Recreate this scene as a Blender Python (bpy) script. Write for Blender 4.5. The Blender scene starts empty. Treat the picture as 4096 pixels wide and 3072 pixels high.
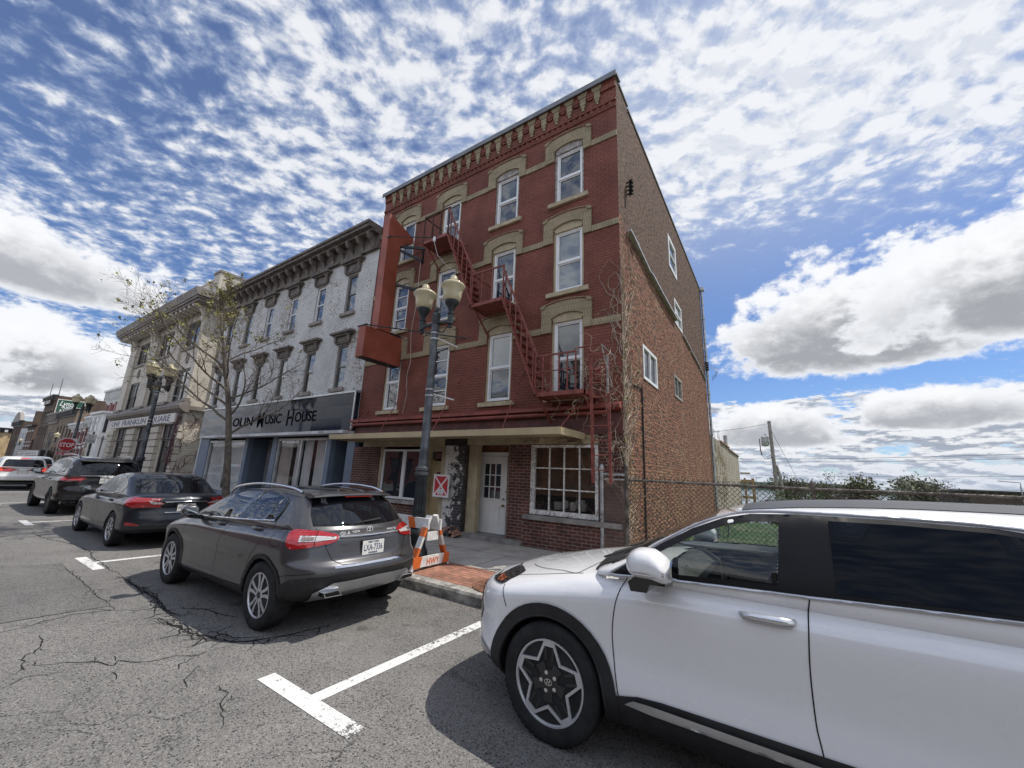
import bpy, bmesh, math, random
from mathutils import Vector, Matrix
from mathutils.bvhtree import BVHTree
from mathutils.geometry import delaunay_2d_cdt
random.seed(7)
S = bpy.context.scene
C = S.collection
R = math.radians
PI = math.pi

# ---------------------------------------------------------------- camera
cd = bpy.data.cameras.new('camera'); cam = bpy.data.objects.new('camera', cd); C.objects.link(cam)
cd.sensor_fit = 'HORIZONTAL'; cd.sensor_width = 36.0; cd.lens = 13.786
cd.clip_start = 0.05; cd.clip_end = 9000
_p, _r, _y = R(12.9535), R(2.4203), R(-33.9036)
_F = Vector((math.sin(_y)*math.cos(_p), math.cos(_y)*math.cos(_p), math.sin(_p)))
_Rt = Vector((math.cos(_y), -math.sin(_y), 0)); _U = _Rt.cross(_F)
_R2 = _Rt*math.cos(_r) + _U*math.sin(_r); _U2 = -_Rt*math.sin(_r) + _U*math.cos(_r)
cam.matrix_world = Matrix(((_R2.x, _U2.x, -_F.x, 0), (_R2.y, _U2.y, -_F.y, 0), (_R2.z, _U2.z, -_F.z, 1.75), (0, 0, 0, 1)))
S.camera = cam

# ---------------------------------------------------------------- exposure
S.view_settings.view_transform = 'Standard'; S.view_settings.look = 'None'
S.view_settings.gamma = 1.0; S.view_settings.exposure = 0.42
S.cycles.max_bounces = 8; S.cycles.transparent_max_bounces = 16
S.cycles.sample_clamp_indirect = 6.0

# ---------------------------------------------------------------- node helpers
class NB:
    def __init__(s, tree): s.t = tree
    def put(s, sock, v):
        if isinstance(v, bpy.types.NodeSocket): s.t.links.new(v, sock)
        elif v is not None:
            if isinstance(v, (tuple, list)) and len(v) == 3 and sock.type == 'RGBA': v = (*v, 1)
            sock.default_value = v
    def m(s, op, a, b=None, c=None, clamp=False):
        n = s.t.nodes.new('ShaderNodeMath'); n.operation = op; n.use_clamp = clamp
        for i, v in enumerate((a, b, c)): s.put(n.inputs[i], v)
        return n.outputs[0]
    def vm(s, op, a, b=None, sc=None):
        n = s.t.nodes.new('ShaderNodeVectorMath'); n.operation = op
        s.put(n.inputs[0], a)
        if b is not None: s.put(n.inputs[1], b)
        if sc is not None: s.put(n.inputs[3], sc)
        return n.outputs[0]
    def sep(s, v):
        n = s.t.nodes.new('ShaderNodeSeparateXYZ'); s.put(n.inputs[0], v); return n.outputs
    def comb(s, x, y, z):
        n = s.t.nodes.new('ShaderNodeCombineXYZ')
        for i, v in enumerate((x, y, z)): s.put(n.inputs[i], v)
        return n.outputs[0]
    def noise(s, vec, scale, detail=4, rough=.55, dist=0, color=False):
        n = s.t.nodes.new('ShaderNodeTexNoise'); s.put(n.inputs['Vector'], vec)
        n.inputs['Scale'].default_value = scale; n.inputs['Detail'].default_value = detail
        n.inputs['Roughness'].default_value = rough; n.inputs['Distortion'].default_value = dist
        return n.outputs['Color' if color else 'Fac']
    def voro(s, vec, scale, feature='F1', out='Distance', rnd=1):
        n = s.t.nodes.new('ShaderNodeTexVoronoi'); n.feature = feature; s.put(n.inputs['Vector'], vec)
        n.inputs['Scale'].default_value = scale; n.inputs['Randomness'].default_value = rnd
        return n.outputs[out]
    def ss(s, x, a, b, lo=0., hi=1.):          # smoothstep x from a..b to lo..hi
        n = s.t.nodes.new('ShaderNodeMapRange'); n.interpolation_type = 'SMOOTHSTEP'
        s.put(n.inputs[0], x); s.put(n.inputs[1], a); s.put(n.inputs[2], b); s.put(n.inputs[3], lo); s.put(n.inputs[4], hi)
        return n.outputs[0]
    def mix(s, f, a, b, mode='MIX'):
        n = s.t.nodes.new('ShaderNodeMix'); n.data_type = 'RGBA'; n.blend_type = mode
        s.put(n.inputs[0], f); s.put(n.inputs[6], a); s.put(n.inputs[7], b)
        return n.outputs[2]
    def pos(s): return s.t.nodes.new('ShaderNodeNewGeometry').outputs['Position']
    def bump(s, h, strength=.5, dist=.01, normal=None):
        n = s.t.nodes.new('ShaderNodeBump'); n.inputs['Strength'].default_value = strength
        n.inputs['Distance'].default_value = dist; s.put(n.inputs['Height'], h)
        if normal is not None: s.put(n.inputs['Normal'], normal)
        return n.outputs[0]

# ---------------------------------------------------------------- sun and sky with clouds
SUN = Vector((.36, .385, 1.0)).normalized()
sun_el = math.asin(SUN.z); sun_az = math.atan2(SUN.x, SUN.y)
ld = bpy.data.lights.new('sun', 'SUN'); ld.energy = 3.35; ld.angle = R(.53); ld.color = (1, .95, .87)
sun = bpy.data.objects.new('sun', ld); C.objects.link(sun)
sun.rotation_euler = SUN.to_track_quat('Z', 'Y').to_euler()

W = bpy.data.worlds.new('World'); S.world = W; W.use_nodes = True
W.node_tree.nodes.clear(); q = NB(W.node_tree)
def build_sky():
    sky = W.node_tree.nodes.new('ShaderNodeTexSky'); sky.sky_type = 'NISHITA'; sky.sun_disc = False
    sky.sun_elevation = sun_el; sky.sun_rotation = sun_az; sky.air_density = 1.0; sky.dust_density = .4; sky.ozone_density = 2.2
    d = q.vm('NORMALIZE', W.node_tree.nodes.new('ShaderNodeTexCoord').outputs['Generated'])
    x, y, z = q.sep(d)
    az = q.m('MULTIPLY', q.m('ARCTAN2', x, y), 180/PI)
    el = q.m('MULTIPLY', q.m('ARCSINE', z), 180/PI)
    ae = q.comb(az, el, 0)
    # deeper blue away from the horizon
    col = q.mix(q.ss(el, -2, 50), (.58, .71, .93), (.54, .66, .88))
    skyc = q.mix(1.0, sky.outputs[0], col, 'MULTIPLY')
    def gauss(a0, e0, ra, re):
        u = q.m('DIVIDE', q.m('SUBTRACT', az, a0), ra); v = q.m('DIVIDE', q.m('SUBTRACT', el, e0), re)
        r2 = q.m('ADD', q.m('MULTIPLY', u, u), q.m('MULTIPLY', v, v))
        return q.m('EXPONENT', q.m('MULTIPLY', r2, -1.0))
    # --- high mottled altocumulus on a flat layer
    inv = q.m('DIVIDE', 1.0, q.m('MAXIMUM', q.m('ADD', z, .06), .03))
    p = q.comb(q.m('MULTIPLY', x, inv), q.m('MULTIPLY', y, inv), 0)
    pr = q.vm('ADD', p, q.vm('SCALE', q.vm('SUBTRACT', q.noise(p, 3.0, 3, .5, 0, True), (.5, .5, .5)), sc=.10))
    xr = q.comb(q.m('ADD', q.m('MULTIPLY', q.sep(pr)[0], .80), q.m('MULTIPLY', q.sep(pr)[1], .60)), q.m('MULTIPLY', q.m('SUBTRACT', q.m('MULTIPLY', q.sep(pr)[1], .80), q.m('MULTIPLY', q.sep(pr)[0], .60)), 1.3), 0)
    n1 = q.noise(xr, 11.5, 5, .52); n2 = q.noise(pr, 1.3, 3, .5); n3 = q.noise(pr, 26, 5, .62); rows = q.noise(xr, 2.6, 2, .5)
    cov = q.m('ADD', .005, q.m('MULTIPLY', q.m('SUBTRACT', n2, .5), .30))
    for (a0, e0, ra, re, k) in ((-98, 36, 24, 20, -.16), (8, 25, 16, 5, -.42), (-10, 30, 12, 4, -.06), (-68, 22, 16, 9, .02),
                                (0, 44, 18, 12, .11), (-38, 52, 20, 14, .03), (-28, 38, 14, 9, .05), (22, 38, 14, 8, .13), (60, 50, 50, 30, .08),
                                (-88, 27.5, 12, 2.5, -.06), (8, 13.0, 30, 3.0, -.45), (-4, 20, 5, 9, -.4), (-75, 13, 12, 3, -.12), (-60, 35, 14, 8, .03)):
        cov = q.m('ADD', cov, q.m('MULTIPLY', gauss(a0, e0, ra, re), k))
    f = q.m('ADD', q.m('MULTIPLY', q.m('SUBTRACT', n1, .5), 1.0), q.m('ADD', q.m('MULTIPLY', q.m('SUBTRACT', n3, .5), .55), q.m('MULTIPLY', q.m('SUBTRACT', rows, .5), .30)))
    dens = q.m('ADD', f, cov)
    aA = q.m('MULTIPLY', q.ss(dens, -.24, .20), q.ss(el, 2, 9))
    shade = q.ss(q.m('SUBTRACT', q.noise(q.vm('ADD', xr, (.025, .035, 0)), 10.5, 6, .58), n1), -.06, .08)
    cA = q.mix(q.ss(dens, -.1, .12), (4.1, 4.8, 6.1), q.mix(shade, (7.0, 7.1, 7.3), (5.8, 6.05, 6.5)))
    veil = q.m('ADD', .05, q.m('MULTIPLY', gauss(2, 44, 32, 16), .38)); skyc2 = q.mix(q.m('MULTIPLY', veil, q.ss(el, 14, 30)), skyc, (6.3, 6.6, 7.1))
    out = q.mix(q.m('MULTIPLY', aA, .90), skyc2, cA)
    # --- heaped cumulus: (az, el of flat base, half width, height)
    w1 = q.noise(q.vm('MULTIPLY', ae, (1, 1.3, 1)), .16, 8, .58); w2 = q.noise(q.vm('ADD', q.vm('MULTIPLY', ae, (1, 1.5, 1)), (31, 7, 0)), .5, 6, .6)
    wob = q.m('ADD', q.m('MULTIPLY', q.m('SUBTRACT', w1, .5), 1.5), q.m('MULTIPLY', q.m('SUBTRACT', w2, .5), .55))
    def heap(out, a0, e0, ra, h, dark, hb=.28):
        u = q.m('DIVIDE', q.m('SUBTRACT', az, a0), ra); de = q.m('SUBTRACT', el, e0)
        vu = q.m('DIVIDE', q.m('MAXIMUM', de, 0.), h); vd = q.m('DIVIDE', q.m('MINIMUM', de, 0.), h*hb)
        v = q.m('ADD', vu, vd)
        rr = q.m('SQRT', q.m('ADD', q.m('MULTIPLY', u, u), q.m('MULTIPLY', v, v)))
        fld = q.m('ADD', q.m('SUBTRACT', 1.0, rr), wob)
        a = q.ss(fld, .0, .22)
        lit = q.m('ADD', q.m('SUBTRACT', vu, q.m('MULTIPLY', fld, .38)), q.m('ADD', q.m('MULTIPLY', q.m('SUBTRACT', w2, .5), 1.2), q.m('MULTIPLY', q.m('SUBTRACT', w1, .5), 1.3)))
        c = q.mix(q.ss(lit, -.30, .60), dark, (7.3, 7.35, 7.5))
        edge = q.ss(fld, .05, .5)
        c = q.mix(edge, (7.0, 7.15, 7.45), c)
        return q.mix(a, out, c)
    # low banks down to the horizon
    lb = q.noise(q.vm('MULTIPLY', ae, (.55, 2.0, 1)), .42, 8, .62); lb2 = q.noise(q.vm('ADD', q.vm('MULTIPLY', ae, (.55, 2.0, 1)), (.15, .75, 0)), .42, 8, .62)
    lbd = q.m('ADD', q.m('SUBTRACT', lb, .36), q.m('MULTIPLY', q.ss(el, 9.0, 12.5), -.5))
    aL = q.m('MULTIPLY', q.ss(lbd, .0, .09), q.ss(el, -1.5, 1.0))
    grad = q.ss(q.m('SUBTRACT', lb2, lb), -.05, .06)
    cL = q.mix(grad, (6.5, 6.65, 6.9), (2.9, 3.25, 3.9))
    cL = q.mix(q.ss(lbd, .0, .10), (6.8, 6.95, 7.2), cL)
    cL = q.mix(q.ss(el, 5.0, -.5), cL, q.mix(.5, cL, (3.9, 4.5, 5.7)))
    out = q.mix(aL, out, cL)
    G = (2.9, 3.05, 3.3); G2 = (3.4, 3.55, 3.85)
    out = heap(out, 9, 15.2, 16, 11.0, G); out = heap(out, 24, 16.5, 17, 11.0, G)
    out = heap(out, 0, 5.5, 9, 5.2, G2); out = heap(out, 14, 7.0, 9, 4.0, G2)
    out = heap(out, -90, 15.8, 13, 6.5, G2); out = heap(out, -86.5, 6.8, 10, 6.4, G); out = heap(out, -97, 6.5, 14, 8, G)
    for a0, e0, ra, h in ((-160, 15, 30, 12), (120, 20, 35, 14), (170, 10, 22, 10), (70, 8, 20, 10), (-125, 5, 18, 9)):
        out = heap(out, a0, e0, ra, h, G2)
    # out of view: sky behind the viewpoint is brightened as added fill light
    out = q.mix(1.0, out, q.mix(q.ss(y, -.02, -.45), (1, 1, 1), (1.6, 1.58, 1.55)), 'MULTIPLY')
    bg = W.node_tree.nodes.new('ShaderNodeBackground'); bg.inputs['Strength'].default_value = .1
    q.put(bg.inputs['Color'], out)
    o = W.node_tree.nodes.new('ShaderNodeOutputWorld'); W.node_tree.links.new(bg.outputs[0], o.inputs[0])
build_sky()
W.cycles.sampling_method = 'MANUAL'; W.cycles.sample_map_resolution = 1024
# ---------------------------------------------------------------- mesh helpers
class MB:
    def __init__(s): s.v = []; s.f = []; s.mi = []; s.k = 0
    def mat(s, k): s.k = k; return s
    def add(s, vs, fs):
        b = len(s.v); s.v += [tuple(v) for v in vs]; s.f += [tuple(i+b for i in f) for f in fs]; s.mi += [s.k]*len(fs); return s
    def quad(s, a, b, c, d): return s.add((a, b, c, d), ((0, 1, 2, 3),))
    def box(s, x0, x1, y0, y1, z0, z1):
        if x0 > x1: x0, x1 = x1, x0
        if y0 > y1: y0, y1 = y1, y0
        if z0 > z1: z0, z1 = z1, z0
        return s.add([(x0,y0,z0),(x1,y0,z0),(x1,y1,z0),(x0,y1,z0),(x0,y0,z1),(x1,y0,z1),(x1,y1,z1),(x0,y1,z1)],
                     [(0,3,2,1),(4,5,6,7),(0,1,5,4),(1,2,6,5),(2,3,7,6),(3,0,4,7)])
    def prism(s, poly, axis, a, b):
        # poly: 2-D points; axis 'x': (y,z), 'y': (x,z), 'z': (x,y)
        def P(u, v, w): return {'x': (w, u, v), 'y': (u, w, v), 'z': (u, v, w)}[axis]
        n = len(poly); vs = [P(u, v, a) for u, v in poly] + [P(u, v, b) for u, v in poly]
        fs = [tuple(range(n))[::-1], tuple(range(n, 2*n))] + [(i, (i+1) % n, n+(i+1) % n, n+i) for i in range(n)]
        return s.add(vs, fs)
    def bar(s, p, q_, w, h=None, up=(0, 0, 1)):
        p = Vector(p); q_ = Vector(q_); d = (q_-p).normalized(); h = h or w
        u = d.cross(Vector(up)); u = u.normalized() if u.length > 1e-4 else Vector((1, 0, 0)); w_ = u.cross(d)
        vs = [c + u*sx*w/2 + w_*sy*h/2 for c in (p, q_) for sx, sy in ((-1,-1),(1,-1),(1,1),(-1,1))]
        return s.add(vs, [(0,1,2,3),(7,6,5,4),(0,4,5,1),(1,5,6,2),(2,6,7,3),(3,7,4,0)])
    def tube(s, pts, r, n=8, cap=True):
        pts = [Vector(p) for p in pts]; rs = r if isinstance(r, (list, tuple)) else [r]*len(pts)
        b = len(s.v); prev = None
        for i, p in enumerate(pts):
            d = (pts[min(i+1, len(pts)-1)] - pts[max(i-1, 0)])
            d = d.normalized() if d.length > 1e-9 else Vector((0, 0, 1))
            if prev is None:
                u = d.cross(Vector((0, 0, 1)));  u = u if u.length > 1e-3 else d.cross(Vector((1, 0, 0)))
            else: u = prev - d*prev.dot(d); u = u if u.length > 1e-6 else d.orthogonal()
            u.normalize(); prev = u; w = d.cross(u)
            for k in range(n):
                a = 2*PI*k/n; s.v.append(tuple(p + (u*math.cos(a) + w*math.sin(a))*rs[i]))
        nf = 0
        for i in range(len(pts)-1):
            for k in range(n):
                s.f.append((b+i*n+k, b+i*n+(k+1) % n, b+(i+1)*n+(k+1) % n, b+(i+1)*n+k)); nf += 1
        if cap:
            s.f.append(tuple(b+k for k in range(n))[::-1]); s.f.append(tuple(b+(len(pts)-1)*n+k for k in range(n))); nf += 2
        s.mi += [s.k]*nf; return s
    def lathe(s, prof, c=(0, 0, 0), n=24, axis='z', flute=0, cap=True):
        b = len(s.v); cx, cy, cz = c
        for (r, h) in prof:
            for k in range(n):
                a = 2*PI*k/n; rr = r*(1 - (flute if k % 2 else 0))
                if axis == 'z': s.v.append((cx+rr*math.cos(a), cy+rr*math.sin(a), cz+h))
                elif axis == 'y': s.v.append((cx+rr*math.cos(a), cy+h, cz+rr*math.sin(a)))
                else: s.v.append((cx+h, cy+rr*math.cos(a), cz+rr*math.sin(a)))
        nf = 0
        for i in range(len(prof)-1):
            for k in range(n):
                s.f.append((b+i*n+k, b+i*n+(k+1) % n, b+(i+1)*n+(k+1) % n, b+(i+1)*n+k)); nf += 1
        if cap: s.f.append(tuple(b+k for k in range(n))[::-1]); s.f.append(tuple(b+(len(prof)-1)*n+k for k in range(n))); nf += 2
        s.mi += [s.k]*nf; return s
    def grid_wall(s, axis, const, us, vs_, holes, depth=0., flip=False):
        """a wall in the plane axis=const over u x z with rectangular holes (u0,u1,z0,z1), reveals going `depth` along the axis"""
        U = sorted(set([us[0], us[1]] + [u for h in holes for u in h[:2]])); V = sorted(set([vs_[0], vs_[1]] + [z for h in holes for z in h[2:]]))
        def P(u, z, w=0): return (u, const+w, z) if axis == 'y' else (const+w, u, z)
        for i in range(len(U)-1):
            for j in range(len(V)-1):
                cu = (U[i]+U[i+1])/2; cv = (V[j]+V[j+1])/2
                if any(h[0] < cu < h[1] and h[2] < cv < h[3] for h in holes): continue
                if cu < us[0] or cu > us[1] or cv < vs_[0] or cv > vs_[1]: continue
                s.quad(P(U[i], V[j]), P(U[i+1], V[j]), P(U[i+1], V[j+1]), P(U[i], V[j+1]))
        if depth:
            for (a, b, c, d) in holes:
                for (p, q2) in (((a, c), (a, d)), ((b, d), (b, c)), ((a, d), (b, d)), ((b, c), (a, c))):
                    s.quad(P(*p), P(*q2), P(*q2, depth), P(*p, depth))
        return s
    def build(s, name, mats, parent=None, smooth=None):
        me = bpy.data.meshes.new(name); me.from_pydata(s.v, [], s.f)
        mats = mats if isinstance(mats, (list, tuple)) else [mats]
        for m in mats: me.materials.append(m)
        if any(s.mi): me.polygons.foreach_set('material_index', s.mi)
        if smooth is not None:
            me.polygons.foreach_set('use_smooth', [True]*len(me.polygons))
            me.update()
            if smooth < 180: me.set_sharp_from_angle(angle=R(smooth))
        me.update()
        o = bpy.data.objects.new(name, me); C.objects.link(o)
        if parent: o.parent = parent
        return o

def tag(o, label=None, cat=None, group=None, kind=None):
    if label: o['label'] = label
    if cat: o['category'] = cat
    if group: o['group'] = group
    if kind: o['kind'] = kind
    return o
def empty(name, label, cat, loc=(0, 0, 0), group=None, rz=0):
    o = bpy.data.objects.new(name, None); o.location = loc; o.rotation_euler = (0, 0, rz); o.empty_display_size = .2
    C.objects.link(o); return tag(o, label, cat, group)
def struct(mb, name, m, smooth=None, label=None):
    o = mb.build(name, m, None, smooth); o['kind'] = 'structure'
    if label: o['label'] = label
    return o
def copy_tree(o, parent=None):
    c = o.copy(); C.objects.link(c)
    if parent: c.parent = parent
    for ch in o.children: copy_tree(ch, c)
    return c
def text_mb(mb, txt, size, origin, ux, uz, extr=.002, width=None, shear=0, bold=0, spacing=1.0):
    """lettering as mesh: origin lower-left, ux along the line, uz up"""
    cu = bpy.data.curves.new('t', 'FONT'); cu.body = txt; cu.size = size; cu.extrude = extr; cu.shear = shear
    cu.offset = bold; cu.resolution_u = 3; cu.space_character = spacing
    ob = bpy.data.objects.new('t', cu); C.objects.link(ob)
    dg = bpy.context.evaluated_depsgraph_get(); me = bpy.data.meshes.new_from_object(ob.evaluated_get(dg))
    xs = [v.co.x for v in me.vertices]; s = 1.0
    if width and xs: s = width/(max(xs)-min(xs))
    x0 = min(xs) if xs else 0
    ux = Vector(ux).normalized(); uz = Vector(uz).normalized(); un = ux.cross(uz); o = Vector(origin)
    mb.add([o + ux*((v.co.x-x0)*s) + uz*v.co.y + un*v.co.z for v in me.vertices], [tuple(p.vertices) for p in me.polygons])
    bpy.data.objects.remove(ob); bpy.data.meshes.remove(me); bpy.data.curves.remove(cu)
    return mb

# ---------------------------------------------------------------- materials
def newmat(name):
    m = bpy.data.materials.new(name); m.use_nodes = True; m.node_tree.nodes.clear(); b = NB(m.node_tree)
    pr = m.node_tree.nodes.new('ShaderNodeBsdfPrincipled'); o = m.node_tree.nodes.new('ShaderNodeOutputMaterial')
    m.node_tree.links.new(pr.outputs[0], o.inputs[0]); return m, b, pr, o
def hsc(c, k): return tuple(min(1, v*k) for v in c)
def pm(name, col, rough=.6, metal=0, var=.18, vs=2.5, bump=0., bs=40, coat=0, spec=.5, col2=None, rvar=.15):
    m, b, pr, o = newmat(name); P = b.pos()
    n = b.noise(P, vs, 6, .6)
    n2 = b.ss(n, .3, .7)
    b.put(pr.inputs['Base Color'], b.mix(n2, hsc(col, 1-var), col2 if col2 else hsc(col, 1+var)))
    b.put(pr.inputs['Roughness'], b.ss(b.noise(P, vs*2.3, 4), .3, .7, max(.02, rough-rvar*rough), min(1, rough+rvar*rough)))
    pr.inputs['Metallic'].default_value = metal; pr.inputs['Specular IOR Level'].default_value = spec
    pr.inputs['Coat Weight'].default_value = coat; pr.inputs['Coat Roughness'].default_value = .03
    if bump: b.put(pr.inputs['Normal'], b.bump(b.noise(P, bs, 5, .65), bump, .01))
    return m
def paint(name, col, metal=.35, rough=.32, flake=.06, coat=1.0, cior=1.6):
    m, b, pr, o = newmat(name); P = b.pos()
    fl = b.noise(P, 900, 1, .5)
    dirt = b.ss(b.noise(P, 3.5, 6, .65), .35, .75)
    zz = b.sep(P)[2]
    low = b.m('MULTIPLY', b.ss(zz, .75, .15), b.ss(b.noise(P, 6, 6, .7), .3, .7))
    c = b.mix(fl, hsc(col, 1-flake), hsc(col, 1+flake))
    c = b.mix(b.m('MULTIPLY', low, .10), c, (.16, .14, .12))
    b.put(pr.inputs['Base Color'], c)
    pr.inputs['Metallic'].default_value = metal
    b.put(pr.inputs['Roughness'], b.m('ADD', rough, b.m('MULTIPLY', dirt, .08)))
    pr.inputs['Coat Weight'].default_value = coat; pr.inputs['Coat IOR'].default_value = cior; pr.inputs['Specular IOR Level'].default_value = .35
    b.put(pr.inputs['Coat Roughness'], b.m('ADD', .012, b.m('MULTIPLY', b.m('ADD', dirt, low), .05)))
    return m
def brick(name, c1, c2, mortar, bw=.21, bh=.072, ms=.008, bump=.6, dist=.008, rough=.85, wear=None, wcol=(.5, .5, .5), axis='xz', nscale=1.2, var=.3, warp=0.0, stain=None):
    m, b, pr, o = newmat(name); P = b.pos(); x, y, z = b.sep(P)
    u = b.m('ADD', x, y) if axis == 'xz' else x
    vec = b.comb(u, z if axis == 'xz' else y, 0)
    if warp: vec = b.vm('ADD', vec, b.vm('SCALE', b.vm('SUBTRACT', b.noise(P, 9, 3, .6, 0, True), (.5, .5, .5)), sc=warp))
    t = m.node_tree.nodes.new('ShaderNodeTexBrick'); b.put(t.inputs['Vector'], vec)
    b.put(t.inputs['Color1'], c1); b.put(t.inputs['Color2'], c2); b.put(t.inputs['Mortar'], mortar)
    for k, v in (('Scale', 1), ('Brick Width', bw), ('Row Height', bh), ('Mortar Size', ms), ('Mortar Smooth', .3), ('Bias', 0)): t.inputs[k].default_value = v
    n = b.noise(P, nscale, 7, .65)
    c = b.mix(1.0, t.outputs['Color'], b.mix(b.ss(n, .25, .75), (1-var,)*3, (1+var,)*3), 'MULTIPLY')
    fine = b.noise(P, 60, 4, .7)
    c = b.mix(1.0, c, b.mix(fine, (.8,)*3, (1.2,)*3), 'MULTIPLY')
    if wear:
        wn = b.noise(P, wear[0], 8, .72); big = b.noise(P, .7, 3, .5)
        if len(wear) > 2: big = b.m('ADD', big, b.m('MULTIPLY', b.m('SUBTRACT', wear[2], x), wear[3]))
        mask = b.ss(b.m('ADD', wn, b.m('MULTIPLY', b.m('SUBTRACT', big, .5), .5)), wear[1], wear[1]+.05)
        c = b.mix(mask, c, wcol)
    if stain:
        s1 = b.noise(b.vm('MULTIPLY', P, (1.6, 1.6, .22)), 1.3, 6, .7)
        c = b.mix(b.m('MULTIPLY', b.ss(s1, .48, .75), stain[0]), c, stain[1])
    b.put(pr.inputs['Base Color'], c); pr.inputs['Roughness'].default_value = rough; pr.inputs['Specular IOR Level'].default_value = .3
    h = b.m('ADD', b.m('MULTIPLY', t.outputs['Fac'], -1.0), b.m('MULTIPLY', b.noise(P, 35, 5, .7), .6))
    b.put(pr.inputs['Normal'], b.bump(h, bump, dist))
    return m
def glass(name, tint=(.02, .024, .03), ior=1.75, see=0., ripple=.004, rough=.015, seecol=(.55, .6, .6)):
    """window glass: mirror by Fresnel over a dark room (or over a see-through tint)"""
    m, b, pr, o = newmat(name); m.node_tree.nodes.remove(pr); N = m.node_tree.nodes; P = b.pos()
    fr = N.new('ShaderNodeFresnel'); fr.inputs[0].default_value = ior
    gl = N.new('ShaderNodeBsdfGlossy'); gl.inputs['Roughness'].default_value = rough; gl.inputs['Color'].default_value = (.95, .97, 1, 1)
    df = N.new('ShaderNodeBsdfDiffuse'); b.put(df.inputs['Color'], b.mix(b.noise(P, 1.3, 4), hsc(tint, .7), hsc(tint, 1.3)))
    base = df.outputs[0]
    if see:
        tr = N.new('ShaderNodeBsdfTransparent'); tr.inputs[0].default_value = (*seecol, 1)
        mx = N.new('ShaderNodeMixShader'); mx.inputs[0].default_value = see
        m.node_tree.links.new(base, mx.inputs[1]); m.node_tree.links.new(tr.outputs[0], mx.inputs[2]); base = mx.outputs[0]
    if ripple:
        nm = b.bump(b.noise(P, 1.6, 2, .5), 1.0, ripple)
        b.put(gl.inputs['Normal'], nm)
    bf = N.new('ShaderNodeNewGeometry').outputs['Backfacing']; fac = b.m('MULTIPLY', fr.outputs[0], b.m('SUBTRACT', 1.0, bf))
    m2 = N.new('ShaderNodeMixShader'); m.node_tree.links.new(fac, m2.inputs[0])
    m.node_tree.links.new(base, m2.inputs[1]); m.node_tree.links.new(gl.outputs[0], m2.inputs[2]); m.node_tree.links.new(m2.outputs[0], o.inputs[0])
    return m
# ================================================================ SETTING
def asphalt(name, base, speck=.55, seed=0., crackmask=True):
    m, b, pr, o = newmat(name); P = b.vm('ADD', b.pos(), (seed, seed, 0))
    big = b.ss(b.noise(P, .35, 6, .6), .3, .7); mid = b.ss(b.noise(P, 2.2, 6, .65), .25, .75)
    c = b.mix(big, hsc(base, .84), hsc(base, 1.12))
    c = b.mix(1.0, c, b.mix(mid, (.86,)*3, (1.12,)*3), 'MULTIPLY')
    cell = b.voro(P, 105, 'F1', 'Color'); cv = b.sep(cell)[0]
    c = b.mix(1.0, c, b.mix(cv, (1-speck,)*3, (1+speck,)*3), 'MULTIPLY')
    peb = b.m('MULTIPLY', b.ss(cv, .86, .93), b.ss(b.voro(P, 105), .5, .2))
    c = b.mix(b.m('MULTIPLY', peb, .55), c, (.42, .39, .34))
    pit = b.m('MULTIPLY', b.ss(cv, .14, .06), .8)
    c = b.mix(pit, c, (.012, .012, .013))
    # hair cracks, only in worn areas
    wp = b.vm('ADD', P, b.vm('SCALE', b.noise(P, 2.5, 5, .7, 0, True), sc=.35))
    ed = b.voro(wp, 1.1, 'DISTANCE_TO_EDGE'); worn = b.ss(b.noise(P, .45, 3), .52, .62)
    hair = b.m('MULTIPLY', b.ss(ed, .008, .002), worn)
    c = b.mix(b.m('MULTIPLY', hair, .8), c, (.02, .02, .021))
    stain = b.ss(b.noise(b.vm('ADD', P, (17, 3, 0)), .9, 5, .6), .60, .72)
    c = b.mix(b.m('MULTIPLY', stain, .3), c, hsc(base, .55))
    oy = b.sep(P)[1]; oil = b.m('MULTIPLY', b.ss(b.noise(b.vm('ADD', P, (5, 9, 0)), 2.6, 4, .55), .60, .72), b.m('MULTIPLY', b.ss(oy, 2.2, 2.9), b.ss(oy, 4.3, 3.8)))
    c = b.mix(b.m('MULTIPLY', oil, .65), c, (.03, .029, .028))
    lane = b.ss(b.noise(b.vm('MULTIPLY', P, (.10, 1.3, 1)), 1.0, 3, .5), .45, .62)
    c = b.mix(b.m('MULTIPLY', lane, .22), c, hsc(base, 1.3))
    b.put(pr.inputs['Base Color'], c); pr.inputs['Roughness'].default_value = .82; pr.inputs['Specular IOR Level'].default_value = .35
    h = b.m('ADD', b.m('MULTIPLY', b.voro(P, 105), -1.), b.m('MULTIPLY', b.noise(P, 260, 2), .5))
    b.put(pr.inputs['Normal'], b.bump(h, .55, .006)); return m
M_asph = asphalt('asphalt', (.155, .149, .141), .36); M_patch = asphalt('asphalt_patch', (.132, .128, .123), .3, 13.)
M_conc = brick('pavement_concrete', (.40, .37, .33), (.36, .335, .30), (.12, .11, .10), 1.52, 1.15, .012, .25, .006, .85, axis='xy', nscale=2.2, var=.22)
M_paver = brick('brick_paving', (.33, .155, .105), (.24, .115, .08), (.10, .075, .06), .205, .105, .008, .5, .006, .85, axis='xy', nscale=3, var=.35)
M_kerb = pm('granite_kerb', (.25, .24, .22), .85, var=.5, vs=7, bump=.9, bs=24, col2=(.42, .40, .36))
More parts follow.
